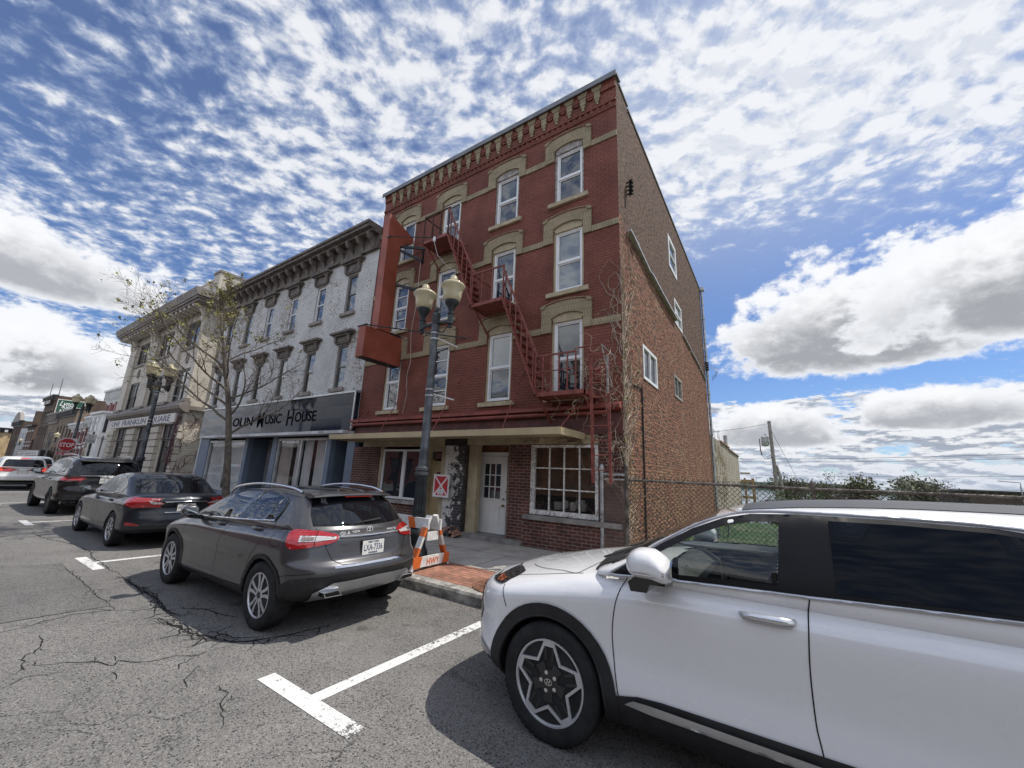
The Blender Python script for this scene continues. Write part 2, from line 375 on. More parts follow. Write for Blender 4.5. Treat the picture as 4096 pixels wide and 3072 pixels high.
def paintmark():
    m, b, pr, o = newmat('road_paint'); P = b.pos()
    w = b.noise(P, 17, 8, .78); big = b.noise(P, 1.7, 4, .6); cell = b.sep(b.voro(P, 120, 'F1', 'Color'))[0]
    mask = b.ss(b.m('ADD', b.m('ADD', w, b.m('MULTIPLY', b.m('SUBTRACT', big, .5), .55)), b.m('MULTIPLY', cell, .10)), .625, .67)
    c = b.mix(b.noise(P, 40, 4, .7), (.52, .52, .50), (.72, .72, .70))
    b.put(pr.inputs['Base Color'], b.mix(mask, c, (.11, .107, .10))); pr.inputs['Roughness'].default_value = .75
    b.put(pr.inputs['Normal'], b.bump(b.m('MULTIPLY', b.voro(P, 105), -1.), .4, .005)); return m
M_mark = paintmark()
M_crack = pm('crack_filler', (.014, .014, .015), .9, var=.3, spec=.2)
def grass_mat():
    m, b, pr, o = newmat('rough_grass'); P = b.pos()
    n = b.ss(b.noise(P, .5, 7, .65), .3, .7); f = b.noise(P, 22, 5, .7)
    c = b.mix(n, (.055, .115, .025), (.10, .13, .04)); c = b.mix(b.ss(b.noise(P, 1.7, 6, .7), .55, .68), c, (.17, .13, .08))
    c = b.mix(1., c, b.mix(f, (.5,)*3, (1.5,)*3), 'MULTIPLY')
    b.put(pr.inputs['Base Color'], c); pr.inputs['Roughness'].default_value = .95; b.put(pr.inputs['Normal'], b.bump(f, .8, .08)); return m
M_grass = grass_mat()

mb = MB(); mb.quad((-700, -70, 0), (60, -70, 0), (60, 4.66, 0), (-700, 4.66, 0)); mb.quad((-700, 4.66, 0), (-44.2, 4.66, 0), (-44.2, 90, 0), (-700, 90, 0))
struct(mb, 'road', M_asph)
mb = MB(); mb.add([(-10.2, -1.6, .0035), (-6.98, -1.6, .0035), (-6.94, 1.1, .0035), (-6.86, 1.73, .0035), (-10.1, 1.77, .0035)], [(0, 1, 2, 3, 4)])
struct(mb, 'road_patch', M_patch)
# pavement: kerb, brick strip, concrete
mb = MB(); X = -43.9
while X < 40:
    L = random.uniform(1.7, 2.1); j = random.uniform(-.008, .008)
    mb.prism([(4.615+j, -.1), (4.60+j, .115), (4.622+j, .148), (4.80, .152), (4.80, -.1)], 'x', X+.004, X+L-.004); X += L
struct(mb, 'kerb', M_kerb)
mb = MB(); mb.quad((-43.9, 4.795, .150), (40, 4.795, .150), (40, 5.75, .164), (-43.9, 5.75, .164)); struct(mb, 'paving_strip', M_paver)
mb = MB(); mb.quad((-43.9, 5.75, .166), (-2.2, 5.75, .166), (-2.2, 9.4, .205), (-43.9, 9.4, .205)); mb.quad((-2.2, 5.75, .166), (40, 5.75, .166), (40, 8.0, .2), (-2.2, 8.0, .2))
struct(mb, 'pavement', M_conc)
# parking marks: a bar along the lane and a stem to the kerb
def tmark(xs, w=.14, x0=None, x1=None):
    mb = MB(); z = .004
    a = x0 if x0 else xs-.58; c = x1 if x1 else xs+.62
    mb.quad((a, 1.985, z), (c, 1.985, z), (c, 2.13, z), (a, 2.13, z))
    mb.quad((xs-.07, 2.13, z), (xs+.06, 2.13, z), (xs+.10, 4.56, z), (xs-.03, 4.56, z))
    struct(mb, 'parking_mark', M_mark)
for xs in (-3.13, -9.78, -16.45, -23.1, -29.7, 3.6): tmark(xs, x0=(-3.76 if xs == -3.13 else (-10.42 if xs == -9.78 else None)), x1=(-2.53 if xs == -3.13 else None))
# cracks in the asphalt: jagged dark ribbons with side spurs
CR = [[(-11.82,2.27),(-10.82,2.27),(-10.23,2.18),(-9.69,2.19),(-9.08,2.16),(-8.76,2.19),(-8.37,2.16)],
[(-8.37,2.16),(-7.87,2.15),(-7.31,2.13),(-6.98,2.15),(-6.61,2.13),(-6.22,2.08),(-5.92,2.1),(-5.86,2.15)],
[(-6.0,1.86),(-5.97,1.95),(-5.69,1.97),(-5.48,2.01),(-5.27,2.01),(-5.09,2.06),(-4.88,2.12),(-4.69,2.19),(-4.57,2.31),(-4.54,2.39),(-4.45,2.65),(-4.4,2.88),(-4.4,3.3)],
[(-6.2,2.18),(-6.09,2.27),(-5.93,2.38),(-5.74,2.39),(-5.52,2.44),(-5.36,2.51)],
[(-10.22,-1.),(-10.19,1.16),(-10.13,1.47),(-10.11,1.77)],[(-10.11,1.77),(-9.21,1.75),(-8.42,1.75),(-7.56,1.72),(-6.98,1.73),(-6.63,1.72)],
[(-6.99,-.3),(-6.95,.9),(-6.94,1.12),(-6.9,1.42),(-6.86,1.72)],[(-6.62,.4),(-6.62,.88),(-6.63,1.03),(-6.73,1.21),(-6.79,1.42),(-6.68,1.68),(-6.48,1.86),(-6.19,2.07)],
[(-5.07,.76),(-5.11,.81),(-5.19,.87),(-5.15,.96),(-5.07,1.08)],[(-5.29,.85),(-5.44,.9),(-5.73,.95),(-5.77,1.0),(-5.89,1.07),(-6.24,1.09)],
[(-5.48,.91),(-5.35,1.05),(-5.23,1.18),(-5.13,1.28),(-4.92,1.36),(-5.0,1.41),(-4.82,1.52),(-4.76,1.62),(-4.76,1.73),(-4.61,1.85),(-4.64,1.99),(-4.61,2.16)],
[(-4.59,1.84),(-4.53,1.75),(-4.54,1.69),(-4.43,1.66)],[(-4.39,1.79),(-4.28,1.7),(-4.18,1.63),(-4.04,1.6)],[(-3.92,1.76),(-3.81,1.74),(-3.73,1.76),(-3.61,1.68),(-3.45,1.61),(-3.3,1.57)],
[(-5.21,2.14),(-4.99,2.19),(-4.77,2.25),(-4.62,2.37)],[(-4.57,2.31),(-4.44,2.25),(-4.38,2.16)],[(-4.78,1.31),(-4.69,1.33),(-4.58,1.26)],[(-5.15,1.41),(-5.02,1.39)],
[(-14.29,1.92),(-13.22,1.98),(-12.72,2.1),(-12.11,2.21),(-11.82,2.27)]]
WID = [9, 24, 20, 14, 8, 9, 6, 7, 4, 8, 7, 5, 5, 5, 12, 6, 4, 4, 10]
rc = random.Random(3)
def ribbon(mb, pts, w, z=.0045, spur=0.):
    pts = [Vector(p) for p in pts]; out = []
    for a, b in zip(pts, pts[1:]):
        n = max(2, int((b-a).length/.045))
        for i in range(n): out.append(a.lerp(b, i/n) + Vector((rc.gauss(0, .009), rc.gauss(0, .009))))
    out.append(pts[-1]); L = []
    for i, p in enumerate(out):
        d = (out[min(i+1, len(out)-1)]-out[max(i-1, 0)]).normalized(); nrm = Vector((-d.y, d.x))
        t = min(1, 4*min(i, len(out)-1-i)/max(1, len(out))) * rc.uniform(.35, 1.3)*w/2 + .0015
        L.append((p+nrm*t, p-nrm*t))
        if spur and rc.random() < spur:
            e = p + Vector((rc.uniform(-1, 1), rc.uniform(-1, 1))).normalized()*rc.uniform(.06, .28)
            ribbon(mb, [p, p.lerp(e, .5)+Vector((rc.gauss(0, .02), rc.gauss(0, .02))), e], w*.45, z+.0003)
    mb.add([(*v, z) for ab in L for v in ab], [(2*i, 2*i+1, 2*i+3, 2*i+2) for i in range(len(L)-1)])
mb = MB()
for c_, w in zip(CR, WID): ribbon(mb, c_, w/1000*1.1, spur=.18 if w > 8 else .05)
for k in range(3): ribbon(mb, [(x+rc.gauss(0, .05), y+rc.gauss(0, .05)) for x, y in CR[1]], .009, .0049, .12); ribbon(mb, [(x+rc.gauss(0, .05), y+rc.gauss(0, .045)) for x, y in CR[2][:8]], .008, .0052, .12)
struct(mb, 'road_crack', M_crack)
# far ground falling to the lake, the water and the far shore
mb = MB(); ys = [7.9, 12, 18, 22, 28, 36, 46, 60, 78, 95, 140]; xs = [-44.2, -30, -12, -2.6, 0, 4, 10, 20, 45, 120, 400]
def lz(x, y):
    t = max(0, min(1, (y-20)/62)); return .06 - 11.0*t*t*(3-2*t) + (.10*math.sin(x*1.3+y) if 9 < y < 60 else 0)
mb.add([(x, y, lz(x, y)) for y in ys for x in xs], [(j*len(xs)+i, j*len(xs)+i+1, (j+1)*len(xs)+i+1, (j+1)*len(xs)+i) for j in range(len(ys)-1) for i in range(len(xs)-1)])
struct(mb, 'grass_lot', M_grass, 180)
m, b, pr, o = newmat('lake_water'); P = b.pos(); b.put(pr.inputs['Base Color'], (.05, .09, .11)); pr.inputs['Roughness'].default_value = .12
b.put(pr.inputs['Normal'], b.bump(b.noise(b.vm('MULTIPLY', P, (.25, .06, 1)), 1.5, 5, .6), .35, .5))
mb = MB(); mb.quad((-3000, 85, -10), (5000, 85, -10), (5000, 6000, -10), (-3000, 6000, -10)); struct(mb, 'lake', m)
M_hill = pm('wooded_shore', (.045, .06, .045), .95, var=.45, vs=.03, spec=.1)
mb = MB(); n = 160; rr = random.Random(5); vs = []
hh = [0]*(n+1)
for k_ in range(1, 7):
    ph = rr.uniform(0, 6)
    for i in range(n+1): hh[i] += math.sin(i*.11*k_*1.7+ph)/k_**.8
for i in range(n+1):
    x = -1500 + 4200*i/n; top = 3.2 + 3.2*hh[i] + (5 if x < 150 else 0) + rr.uniform(-.8, .8)
    vs += [(x, 1250, -11), (x, 1262, max(-4, top*.75)), (x, 1290, max(-3, top)), (x, 1700, -11)]
mb.add(vs, [(4*i+k_, 4*i+4+k_, 4*i+5+k_, 4*i+1+k_) for i in range(n) for k_ in range(3)]); struct(mb, 'hills', M_hill, 180)

# grit, dead leaves and pebbles in the gutter
mb = MB(); rg = random.Random(21)
for _ in range(1500):
    x = rg.uniform(-30, 4); y = 4.58-abs(rg.gauss(0, .10)); k = rg.uniform(.004, .014); a = rg.uniform(0, 6.3); z = .003
    if rg.random() < .12: y = rg.uniform(1, 4.5); k *= .7
    c, s_ = math.cos(a)*k, math.sin(a)*k; mb.mat(0 if rg.random() < .6 else 1)
    mb.add([(x-c, y-s_, z), (x+s_, y-c, z), (x+c, y+s_, z), (x-s_, y+c, z), (x+rg.gauss(0, k*.3), y, z+k*rg.uniform(.5, 1.1))], [(0, 1, 4), (1, 2, 4), (2, 3, 4), (3, 0, 4)])
o = mb.build('gutter_grit', [pm('grit', (.20, .18, .155), .9, var=.5, vs=60), pm('dead_leaf', (.17, .10, .055), .9, var=.4, vs=40)]); tag(o, 'grit and dead leaf scraps lying along the gutter', 'debris', None, 'stuff')
# ================================================================ RED BRICK BUILDING
YF = 8.05
M_red = brick('painted_red_brick', (.208, .070, .048), (.183, .061, .042), (.115, .042, .033), .21, .073, .009, .9, .012, .7, nscale=1.1, var=.30, warp=.006, stain=(.5, (.21, .085, .06)))
M_redtrim = pm('red_painted_wood', (.21, .052, .040), .55, var=.25, vs=4, bump=.3, bs=25)
M_tan = brick('painted_tan_brick', (.315, .262, .172), (.28, .235, .15), (.18, .145, .095), .075, .2, .006, .5, .006, .75, nscale=2, var=.2)
M_tanw = pm('tan_painted_wood', (.37, .31, .20), .65, var=.18, vs=3, bump=.25, bs=30)
M_sill = pm('tan_stone_sill', (.40, .34, .225), .8, var=.18, vs=5, bump=.3)
M_vinyl = pm('white_vinyl', (.74, .75, .76), .4, var=.06)
M_bare = pm('weathered_grey_wood', (.30, .28, .26), .85, var=.4, vs=9, bump=.5, bs=60)
M_coping = pm('grey_metal_coping', (.17, .18, .19), .5, .4, var=.15, vs=1.5)
M_g1 = glass('window_glass_dark', (.020, .024, .032), 1.9)
M_g2 = glass('window_glass_sky_tint', (.20, .23, .235), 1.8)  # pale tint paints a grey sky reflection into the pane
M_g5 = glass('window_glass_pale_blind', (.36, .39, .38), 1.7)
M_g3 = glass('window_glass_half', (.07, .08, .085), 1.85)
def side_brick():
    m, b, pr, o = newmat('old_side_brick'); P = b.pos(); x, y, z = b.sep(P)
    vec = b.comb(y, z, 0); vec = b.vm('ADD', vec, b.vm('SCALE', b.vm('SUBTRACT', b.noise(P, 7, 4, .6, 0, True), (.5, .5, .5)), sc=.035))
    t = m.node_tree.nodes.new('ShaderNodeTexBrick'); b.put(t.inputs['Vector'], vec)
    b.put(t.inputs['Color1'], (.345, .15, .095)); b.put(t.inputs['Color2'], (.24, .095, .065)); b.put(t.inputs['Mortar'], (.23, .165, .12))
    for k, v in (('Scale', 1), ('Brick Width', .205), ('Row Height', .074), ('Mortar Size', .012), ('Mortar Smooth', .5), ('Bias', 0)): t.inputs[k].default_value = v
    c = t.outputs['Color']
    n = b.noise(P, 1.1, 7, .66); n2 = b.noise(P, 5.5, 6, .7)
    c = b.mix(b.ss(b.m('ADD', n2, b.m('MULTIPLY', b.m('SUBTRACT', n, .5), .7)), .53, .70), c, (.38, .245, .155))       # smeared old mortar
    c = b.mix(b.m('MULTIPLY', b.ss(b.noise(P, 13, 5, .7), .55, .68), .6), c, (.16, .085, .06))
    # line of the vanished neighbour's roof: sooty above, clean below
    line = b.m('ADD', b.m('SUBTRACT', 8.35, b.m('MULTIPLY', y, .074)), b.m('MULTIPLY', b.m('SUBTRACT', n, .5), .8))
    up = b.ss(b.m('SUBTRACT', z, line), -.05, .25)
    c = b.mix(b.m('MULTIPLY', up, .78), c, b.mix(n2, (.085, .062, .055), (.20, .145, .115)))
    low = b.m('MULTIPLY', b.ss(z, 4.2, 1.0), b.ss(n, .35, .6)); c = b.mix(b.m('MULTIPLY', low, .35), c, (.40, .275, .165))
    per = b.noise(b.comb(b.m('MULTIPLY', y, 5.2), b.m('MULTIPLY', z, 13.5), 0), 1.0, 3, .6)
    gap = b.ss(b.m('ADD', per, b.m('MULTIPLY', b.m('SUBTRACT', n2, .5), .5)), .49, .41)
    c = b.mix(b.m('MULTIPLY', gap, .95), c, (.075, .05, .04))  # relief shadow between bricks deepened in the colour, along with joint grime
    c = b.mix(b.m('MULTIPLY', b.ss(b.m('ADD', t.outputs['Fac'], b.m('MULTIPLY', b.m('SUBTRACT', n2, .5), 2.)), .6, 1.2), .6), c, (.09, .065, .05))
    c = b.mix(1., c, b.mix(b.noise(P, 45, 4, .7), (.65,)*3, (1.35,)*3), 'MULTIPLY')
    b.put(pr.inputs['Base Color'], c); pr.inputs['Roughness'].default_value = .92; pr.inputs['Specular IOR Level'].default_value = .2
    h = b.m('ADD', b.m('MULTIPLY', t.outputs['Fac'], -.9), b.m('ADD', b.m('MULTIPLY', per, 2.4), b.m('MULTIPLY', b.noise(P, 22, 5, .7), 1.1)))
    b.put(pr.inputs['Normal'], b.bump(h, .95, .030)); return m
M_side = side_brick()
M_shop = brick('storefront_brick', (.130, .045, .036), (.075, .032, .030), (.19, .155, .13), .205, .072, .010, .6, .006, .85, nscale=2.5, var=.35)
M_peel = brick('peeling_painted_brick', (.052, .050, .054), (.035, .034, .036), (.10, .098, .095), .2, .072, .012, .9, .01, .8, wear=(6.5, .55, -6.98, .8), wcol=(.60, .58, .55), nscale=2)
M_ply = pm('brown_boards', (.16, .085, .045), .75, var=.45, vs=2.2, bump=.3)
M_tandoor = pm('tan_door_paint', (.33, .255, .13), .55, var=.15, vs=2)
M_whitedoor = pm('white_door_paint', (.70, .70, .68), .45, var=.07, vs=2.5)
M_whitepeel = pm('peeling_white_paint', (.62, .62, .60), .75, var=.3, vs=14, bump=.8, bs=45)
M_brass = pm('old_brass', (.30, .24, .13), .35, .9)
M_rubble = pm('broken_brick', (.30, .17, .12), .95, var=.5, vs=9, bump=.6)
M_black = pm('black_iron', (.02, .02, .022), .5, .3, var=.3)
M_step = pm('concrete_step', (.21, .20, .19), .9, var=.25, vs=4, bump=.4)
M_galv = pm('galvanised_steel', (.42, .43, .44), .5, .75, var=.25, vs=6, bump=.15)

RB = empty('brick_building', 'four storey red painted brick building with tan window arches and tan shop canopy', 'building', (-7, 8.05, 0))
RB.location = (0, 0, 0)
XL, XR, YR, ZT = -11.57, -2.573, 21.4, 11.93
cols = [(-10.39, -9.75), (-8.385, -7.69), (-6.22, -5.50), (-4.246, -3.513)]
flo = [(3.589, 5.408, 5.158, 5.84), (6.24, 7.88, 7.60, 8.28), (8.817, 10.297, 10.095, 10.73)]
holes = [(a-.055, b+.05, zb-.045, zt+.13) for (a, b) in cols for (zb, zt, _, _) in flo]
mb = MB(); mb.grid_wall('y', YF, (XL, XR), (3.0, ZT), holes, .13)
mb.box(XL+.02, XR-.01, YF-.055, YF-.001, 11.62, 11.80)       # corbelled courses under the coping
mb.box(XL+.02, XR-.01, YF-.085, YF-.002, 11.80, 11.90)
mb.box(XL+.02, XR-.01, YF-.03, YF-.003, 11.00, 11.055); mb.box(XL+.02, XR-.01, YF-.05, YF-.004, 11.195, 11.25)
x = XL+.25
while x < XR-.15:
    mb.prism([(x, YF-.045), (x+.07, YF-.001), (x-.07, YF-.001)], 'z', 11.055, 11.195); x += .165
for i in range(20):                                           # red stepped bricks between the tan corbels
    xc = -11.03 + .398*(i+.5)
    for dz, w in ((11.58, .10), (11.54, .05)): mb.box(xc-w, xc+w, YF-.04, YF-.001, dz, dz+.042)
mb.build('front_wall', M_red, RB)
mb = MB()
sh = [(9.73, 11.07, 4.25, 5.10), (13.45, 14.60, 4.50, 5.20), (13.65, 14.9, 9.32, 10.58), (14.2, 15.4, 7.32, 8.24)]
mb.grid_wall('x', XR, (YF, YR), (-.4, 11.75), sh, -.12)
mb.quad((XR, YF, 11.75), (XR, 9.0, 11.75), (XR, 8.75, ZT), (XR, YF, ZT))
mb.quad((XL, YR, -.4), (XR, YR, -.4), (XR, YR, 11.75), (XL, YR, 11.75)); mb.quad((XL, YF, 8), (XL, YR, 8), (XL, YR, 11.75), (XL, YF, ZT))
mb.build('side_wall', M_side, RB)
mb = MB(); mb.quad((XL, YF, 11.6), (XR, YF, 11.6), (XR, YR, 11.5), (XL, YR, 11.5)); mb.build('roof', M_coping, RB)
mb = MB(); mb.box(XL-.06, XR+.05, YF-.15, YF+.22, ZT, ZT+.05); mb.box(XL-.06, XR+.05, YF-.15, YF-.118, ZT-.10, ZT)
mb.box(XR-.2, XR+.03, YF+.22, 9.0, ZT-.08, ZT-.02); mb.box(XR-.2, XR+.03, 9.0, YR+.03, 11.75, 11.81)
mb.build('coping', M_coping, RB)
for i in range(21):
    xc = -11.03 + .398*i; mb = MB(); Y0 = YF-.001
    for (w, z0, z1, d) in ((.135, 11.755, 11.835, .088), (.11, 11.70, 11.755, .08), (.078, 11.47, 11.70, .062), (.055, 11.385, 11.47, .052), (.033, 11.30, 11.385, .042)):
        mb.box(xc-w, xc+w, YF-d, YF-.0015, z0, z1)
    mb.build('corbel', M_tan, RB)
def arc(x0, x1, z, rise, n=8): return [(x0+(x1-x0)*i/n, z+rise*(1-(2*i/n-1)**2)) for i in range(n+1)]
for (ia, (zb, zt, bz, hz)) in enumerate(flo):
    prev = XL
    for ic, (a, b) in enumerate(cols):
        bare = ia == 2 and ic >= 2
        f = MB(); y0, y1 = YF+.045, YF+.12; w = .05
        for (x0, x1, z0, z1) in ((a, a+w, zb, zt), (b-w, b, zb, zt), (a+w, b-w, zb, zb+.055), (a+w, b-w, zt-w, zt)): f.box(x0, x1, y0, y1, z0, z1)
        zm = (zb+zt)/2 - .02
        f.box(a+w, b-w, y0+.012, y1-.01, zm-.025, zm+.025)
        four = ic == 0 and ia == 1
        if ic == 1 and ia == 0 or four:
            for zz in ((zb+zm)/2, (zm+zt)/2): f.box(a+w, b-w, y0+.025, y1-.015, zz-.014, zz+.014)
        s = .028                                                # sash rails
        for (z0, z1, yy) in ((zb+.055, zm-.025, .045), (zm+.025, zt-w, .02)):
            for q4 in ((a+w, a+w+s, z0, z1), (b-w-s, b-w, z0, z1), (a+w+s, b-w-s, z0, z0+s), (a+w+s, b-w-s, z1-s, z1)): f.box(q4[0], q4[1], y0+yy, y1-.002, q4[2], q4[3])
        win = f.build('window', M_vinyl, RB)
        gu = {(1, 3): M_g2, (1, 2): M_g3, (0, 2): M_g5, (0, 3): M_g3, (2, 2): M_g3}.get((ia, ic), M_g1); gl_ = {(1, 3): M_g2, (0, 2): M_g3, (2, 3): M_g1}.get((ia, ic), M_g1)
        g = MB(); g.quad((a+w, y0+.05, zm), (b-w, y0+.05, zm), (b-w, y0+.052, zt-w), (a+w, y0+.052, zt-w)); g.build('pane', gu, win)
        g = MB(); g.quad((a+w, y0+.068, zb+.05), (b-w, y0+.068, zb+.05), (b-w, y0+.066, zm), (a+w, y0+.066, zm)); g.build('pane', gl_, win)
        # jamb casing, arch infill, hood, sill
        cs = MB(); mt = M_bare if bare else M_tanw
        cs.box(a-.055, a, YF+.03, YF+.125, zb-.04, zt+.12); cs.box(b, b+.05, YF+.03, YF+.125, zb-.04, zt+.12)
        cs.prism([(a, zt)]+[(b, zt)]+arc(b+.045, a-.05, zt+.115, .11), 'y', YF-.006, YF+.127); cs.build('casing', mt, win)
        hd = MB(); xo0, xo1 = a-.33, b+.265; xi0, xi1 = a-.058, b+.053; zs = zt+.11
        inner = arc(xi0, xi1, zs, .105, 10); outer = arc(xo0, xo1, hz-.02, .10, 10); zl = bz+.001
        for k in range(10):
            (p0, p1), (r0, r1) = (inner[k], inner[k+1]), (outer[k], outer[k+1])
            if k == 0: pass
            hd.prism([p0, p1, r1, r0], 'y', YF-.055, YF-.0008)
        hd.prism([(xo0, zl), (xi0, zl), (xi0, zs), outer[0]], 'y', YF-.0545, YF-.0008); hd.prism([(xi1, zl), (xo1, zl), outer[-1], (xi1, zs)], 'y', YF-.0545, YF-.0008)
        hd.prism([(xo0-.02, hz-.05), (xo0+.07, hz-.05)] + [(x_, z_+.028) for x_, z_ in outer][::-1][::-1][1:-1] + [(xo1-.07, hz-.05), (xo1+.02, hz-.05), (xo1+.02, hz+.0)] + [(x_, z_+.045) for x_, z_ in outer[::-1]] + [(xo0-.02, hz)], 'y', YF-.085, YF-.056)
        hd.build('hood', M_tan, win)
        sl = MB(); sl.box(a-.21, b+.185, YF-.075, YF+.10, zb-.155, zb-.046); sl.build('sill', M_sill, win)
        bmb = MB(); bmb.box(prev, xo0-.001, YF-.03, YF-.001, bz, bz+.16); bmb.build('string_course', M_tan, RB); prev = xo1+.001
    bmb = MB(); bmb.box(prev, XR-.002, YF-.03, YF-.001, bz, bz+.16); bmb.build('string_course', M_tan, RB)
# ledge over the shop: moulded red band with a pipe
mb = MB(); mb.box(XL-.12, XR-.3, YF-.10, YF-.0012, 3.10, 3.16); mb.prism([(YF-.001, 3.16), (YF-.22, 3.20), (YF-.22, 3.27), (YF-.001, 3.36)], 'x', XL-.14, XR-.01)
mb.tube([(XL-.05, YF-.17, 3.12), (-4.5, YF-.17, 3.115)], .045, 10); mb.tube([(-4.5, YF-.17, 3.115), (-2.9, YF-.17, 3.10)], .036, 10)
mb.build('shop_cornice', M_redtrim, RB); mb = MB(); mb.box(XL, XR-.002, YF-.06, YF-.0013, 2.66, 3.10); mb.build('shop_fascia', pm('dark_maroon_board', (.085, .026, .023), .6, var=.35, vs=3), RB)
# canopy
mb = MB(); mb.box(-11.05, -3.43, 6.82, YF-.06, 2.615, 2.665); mb.box(-11.06, -3.42, 6.795, 6.82, 2.545, 2.685); mb.box(-3.43, -3.405, 6.82, YF-.06, 2.545, 2.685); mb.box(-11.075, -11.05, 6.82, YF-.06, 2.545, 2.685)
can = mb.build('canopy', pm('tan_metal_canopy', (.44, .36, .22), .5, .1, var=.15, vs=1.2, bump=.12, bs=8), RB)
for (a, b) in (((-11.08, YF, 3.57), (-10.69, 7.05, 2.68)), ((-9.34, YF, 4.26), (-9.07, 7.0, 2.68)), ((-7.19, YF, 4.26), (-7.04, 7.0, 2.68)), ((-5.08, YF, 4.25), (-4.93, 7.0, 2.68)), ((-3.46, YF, 3.50), (-3.52, 7.0, 2.68))):
    r = MB(); r.tube([a, b], .013, 6); r.box(a[0]-.04, a[0]+.04, YF-.025, YF-.001, a[2]-.04, a[2]+.04); r.build('tie_rod', M_redtrim, can)
# --- street level
G0 = .05
def sw(*a): mb = MB(); mb.box(*a); mb.build('shop_wall', M_shop, RB)
sw(XL, -10.19, YF, YF+.3, G0, 2.42); sw(-10.19, -8.29, YF+.02, YF+.3, G0, .80)
sw(-5.41, -4.78, YF+.01, YF+.6, G0, 2.46); sw(-4.93, -2.60, YF-.06, YF+.003, G0, .78); sw(-4.78, -3.12, YF+.003, YF+.3, G0, .78); sw(-3.12, XR-.001, YF+.004, YF+.6, G0, 2.70)
mb = MB(); mb.box(-7.47, -6.78, YF-.01, YF+.35, G0, 2.44); mb.build('peeling_pier', M_peel, RB)
mb = MB(); mb.box(-7.50, -6.72, YF-.05, YF+.34, 2.44, 2.60); mb.box(-6.76, -6.70, YF-.02, YF+.3, .3, 2.44); mb.build('charred_beam', pm('charred_wood', (.03, .022, .018), .9, var=.5, vs=8, bump=.6), RB)
mb = MB(); mb.box(XL+.5, -7.5, YF-.02, YF+.3, 2.42, 2.66); mb.box(-6.72, -3.12, YF-.03, YF+.3, 2.46, 2.66)
mb.box(-10.19, -10.11, YF+.0, YF+.12, .80, 2.42); mb.box(-8.29, -8.12, YF+.0, YF+.3, .1, 2.42)       # window casing and door frame
mb.box(-7.64, -7.475, YF+.02, YF+.3, .1, 2.42); mb.box(-8.12, -7.64, YF+.1, YF+.14, 2.28, 2.42)
mb.box(-6.70, -6.40, YF+.05, YF+.2, .2, 2.46); mb.quad((-6.70, YF+.05, .2), (-6.70, YF+.62, .2), (-6.70, YF+.62, 2.46), (-6.70, YF+.05, 2.46)); mb.box(-6.70, -6.64, YF+.2, YF+.6, .2, 2.46)
mb.box(-5.62, -5.415, YF+.30, YF+.6, .2, 2.46)
mb.build('tan_woodwork', M_tanw, RB)
mb = MB(); mb.box(-6.64, -5.62, YF+.42, YF+.46, 2.30, 2.46); mb.build('transom_board', pm('rusty_brown_board', (.16, .07, .03), .8, var=.4, vs=3), RB)
mb = MB(); mb.box(XL+.1, XR-.15, YF+.66, YF+.68, 0, 2.9); mb.quad((XL+.1, YF+.1, 2.90), (XR-.1, YF+.1, 2.90), (XR-.1, YF+.7, 2.90), (XL+.1, YF+.7, 2.90)); mb.build('back_wall', M_black, RB)
# left shop window: two lights, white frame
f = MB(); a, b, z0, z1 = -10.11, -8.29, .92, 2.34; y0, y1 = YF+.03, YF+.10
for q4 in ((a, a+.06, z0, z1), (b-.06, b, z0, z1), (a+.06, b-.06, z0, z0+.06), (a+.06, b-.06, z1-.06, z1), (-9.22, -9.10, z0+.06, z1-.06)): f.box(q4[0], q4[1], y0, y1, q4[2], q4[3])
w_ = f.build('shop_window', M_vinyl, RB)
for (x0, x1) in ((a+.06, -9.22), (-9.10, b-.06)):
    g = MB(); g.quad((x0, YF+.07, z0+.06), (x1, YF+.07, z0+.06), (x1, YF+.07, z1-.06), (x0, YF+.07, z1-.06)); g.build('pane', M_g1, w_)
g = MB(); g.box(-10.25, -8.24, YF-.08, YF+.12, .81, .90); g.build('sill', M_bare, w_)
# tan side door with a small transom and glass light
d = MB(); d.box(-8.12, -7.64, YF+.16, YF+.20, .2, 1.98); d.box(-8.12, -7.64, YF+.14, YF+.2, 1.98, 2.03)
d.box(-8.08, -7.68, YF+.15, YF+.16, .32, .62); dr = d.build('door', M_tandoor, RB); dr['label'] = 'narrow tan wooden door beside the shop window'
g = MB(); g.box(-7.92, -7.72, YF+.148, YF+.159, 1.2, 1.72); g.build('door_glass', M_g1, dr)
g = MB(); g.box(-8.06, -7.68, YF+.14, YF+.16, 2.08, 2.25); g.build('transom_light', M_g1, dr)
g = MB()
for k_, ch in enumerate('555'): text_mb(g, ch, .095, (-8.235, YF-.003, 2.06-k_*.115), (1, 0, 0), (0, 0, 1), .002)
g.build('house_number', M_ply, RB)
# white half-glazed door
d = MB(); a, b, yd = -6.58, -5.68, YF+.36
mm = [(-6.40, -5.86, 1.13, 2.0)]
d.grid_wall('y', yd, (a, b), (.30, 2.19), mm, .03); d.box(a, b, yd+.03, yd+.05, .30, 1.1)
for (x0, x1) in ((-6.38, -6.18), (-6.06, -5.86)): d.box(x0, x1, yd-.012, yd-.001, .48, .96); d.box(x0+.03, x1-.03, yd-.018, yd-.0125, .51, .93)
for q4 in ((-6.42, -6.395, 1.11, 2.02), (-5.865, -5.84, 1.11, 2.02), (-6.395, -5.865, 1.11, 1.135), (-6.395, -5.865, 1.995, 2.02)): d.box(q4[0], q4[1], yd-.015, yd-.001, q4[2], q4[3])
for xx in (-6.22, -6.04): d.box(xx-.011, xx+.011, yd-.008, yd+.02, 1.135, 1.995)
for zz in (1.42, 1.71): d.box(-6.395, -5.865, yd-.009, yd+.019, zz-.011, zz+.011)
d.box(a-.01, b+.05, yd-.02, yd+.03, 2.20, 2.29)
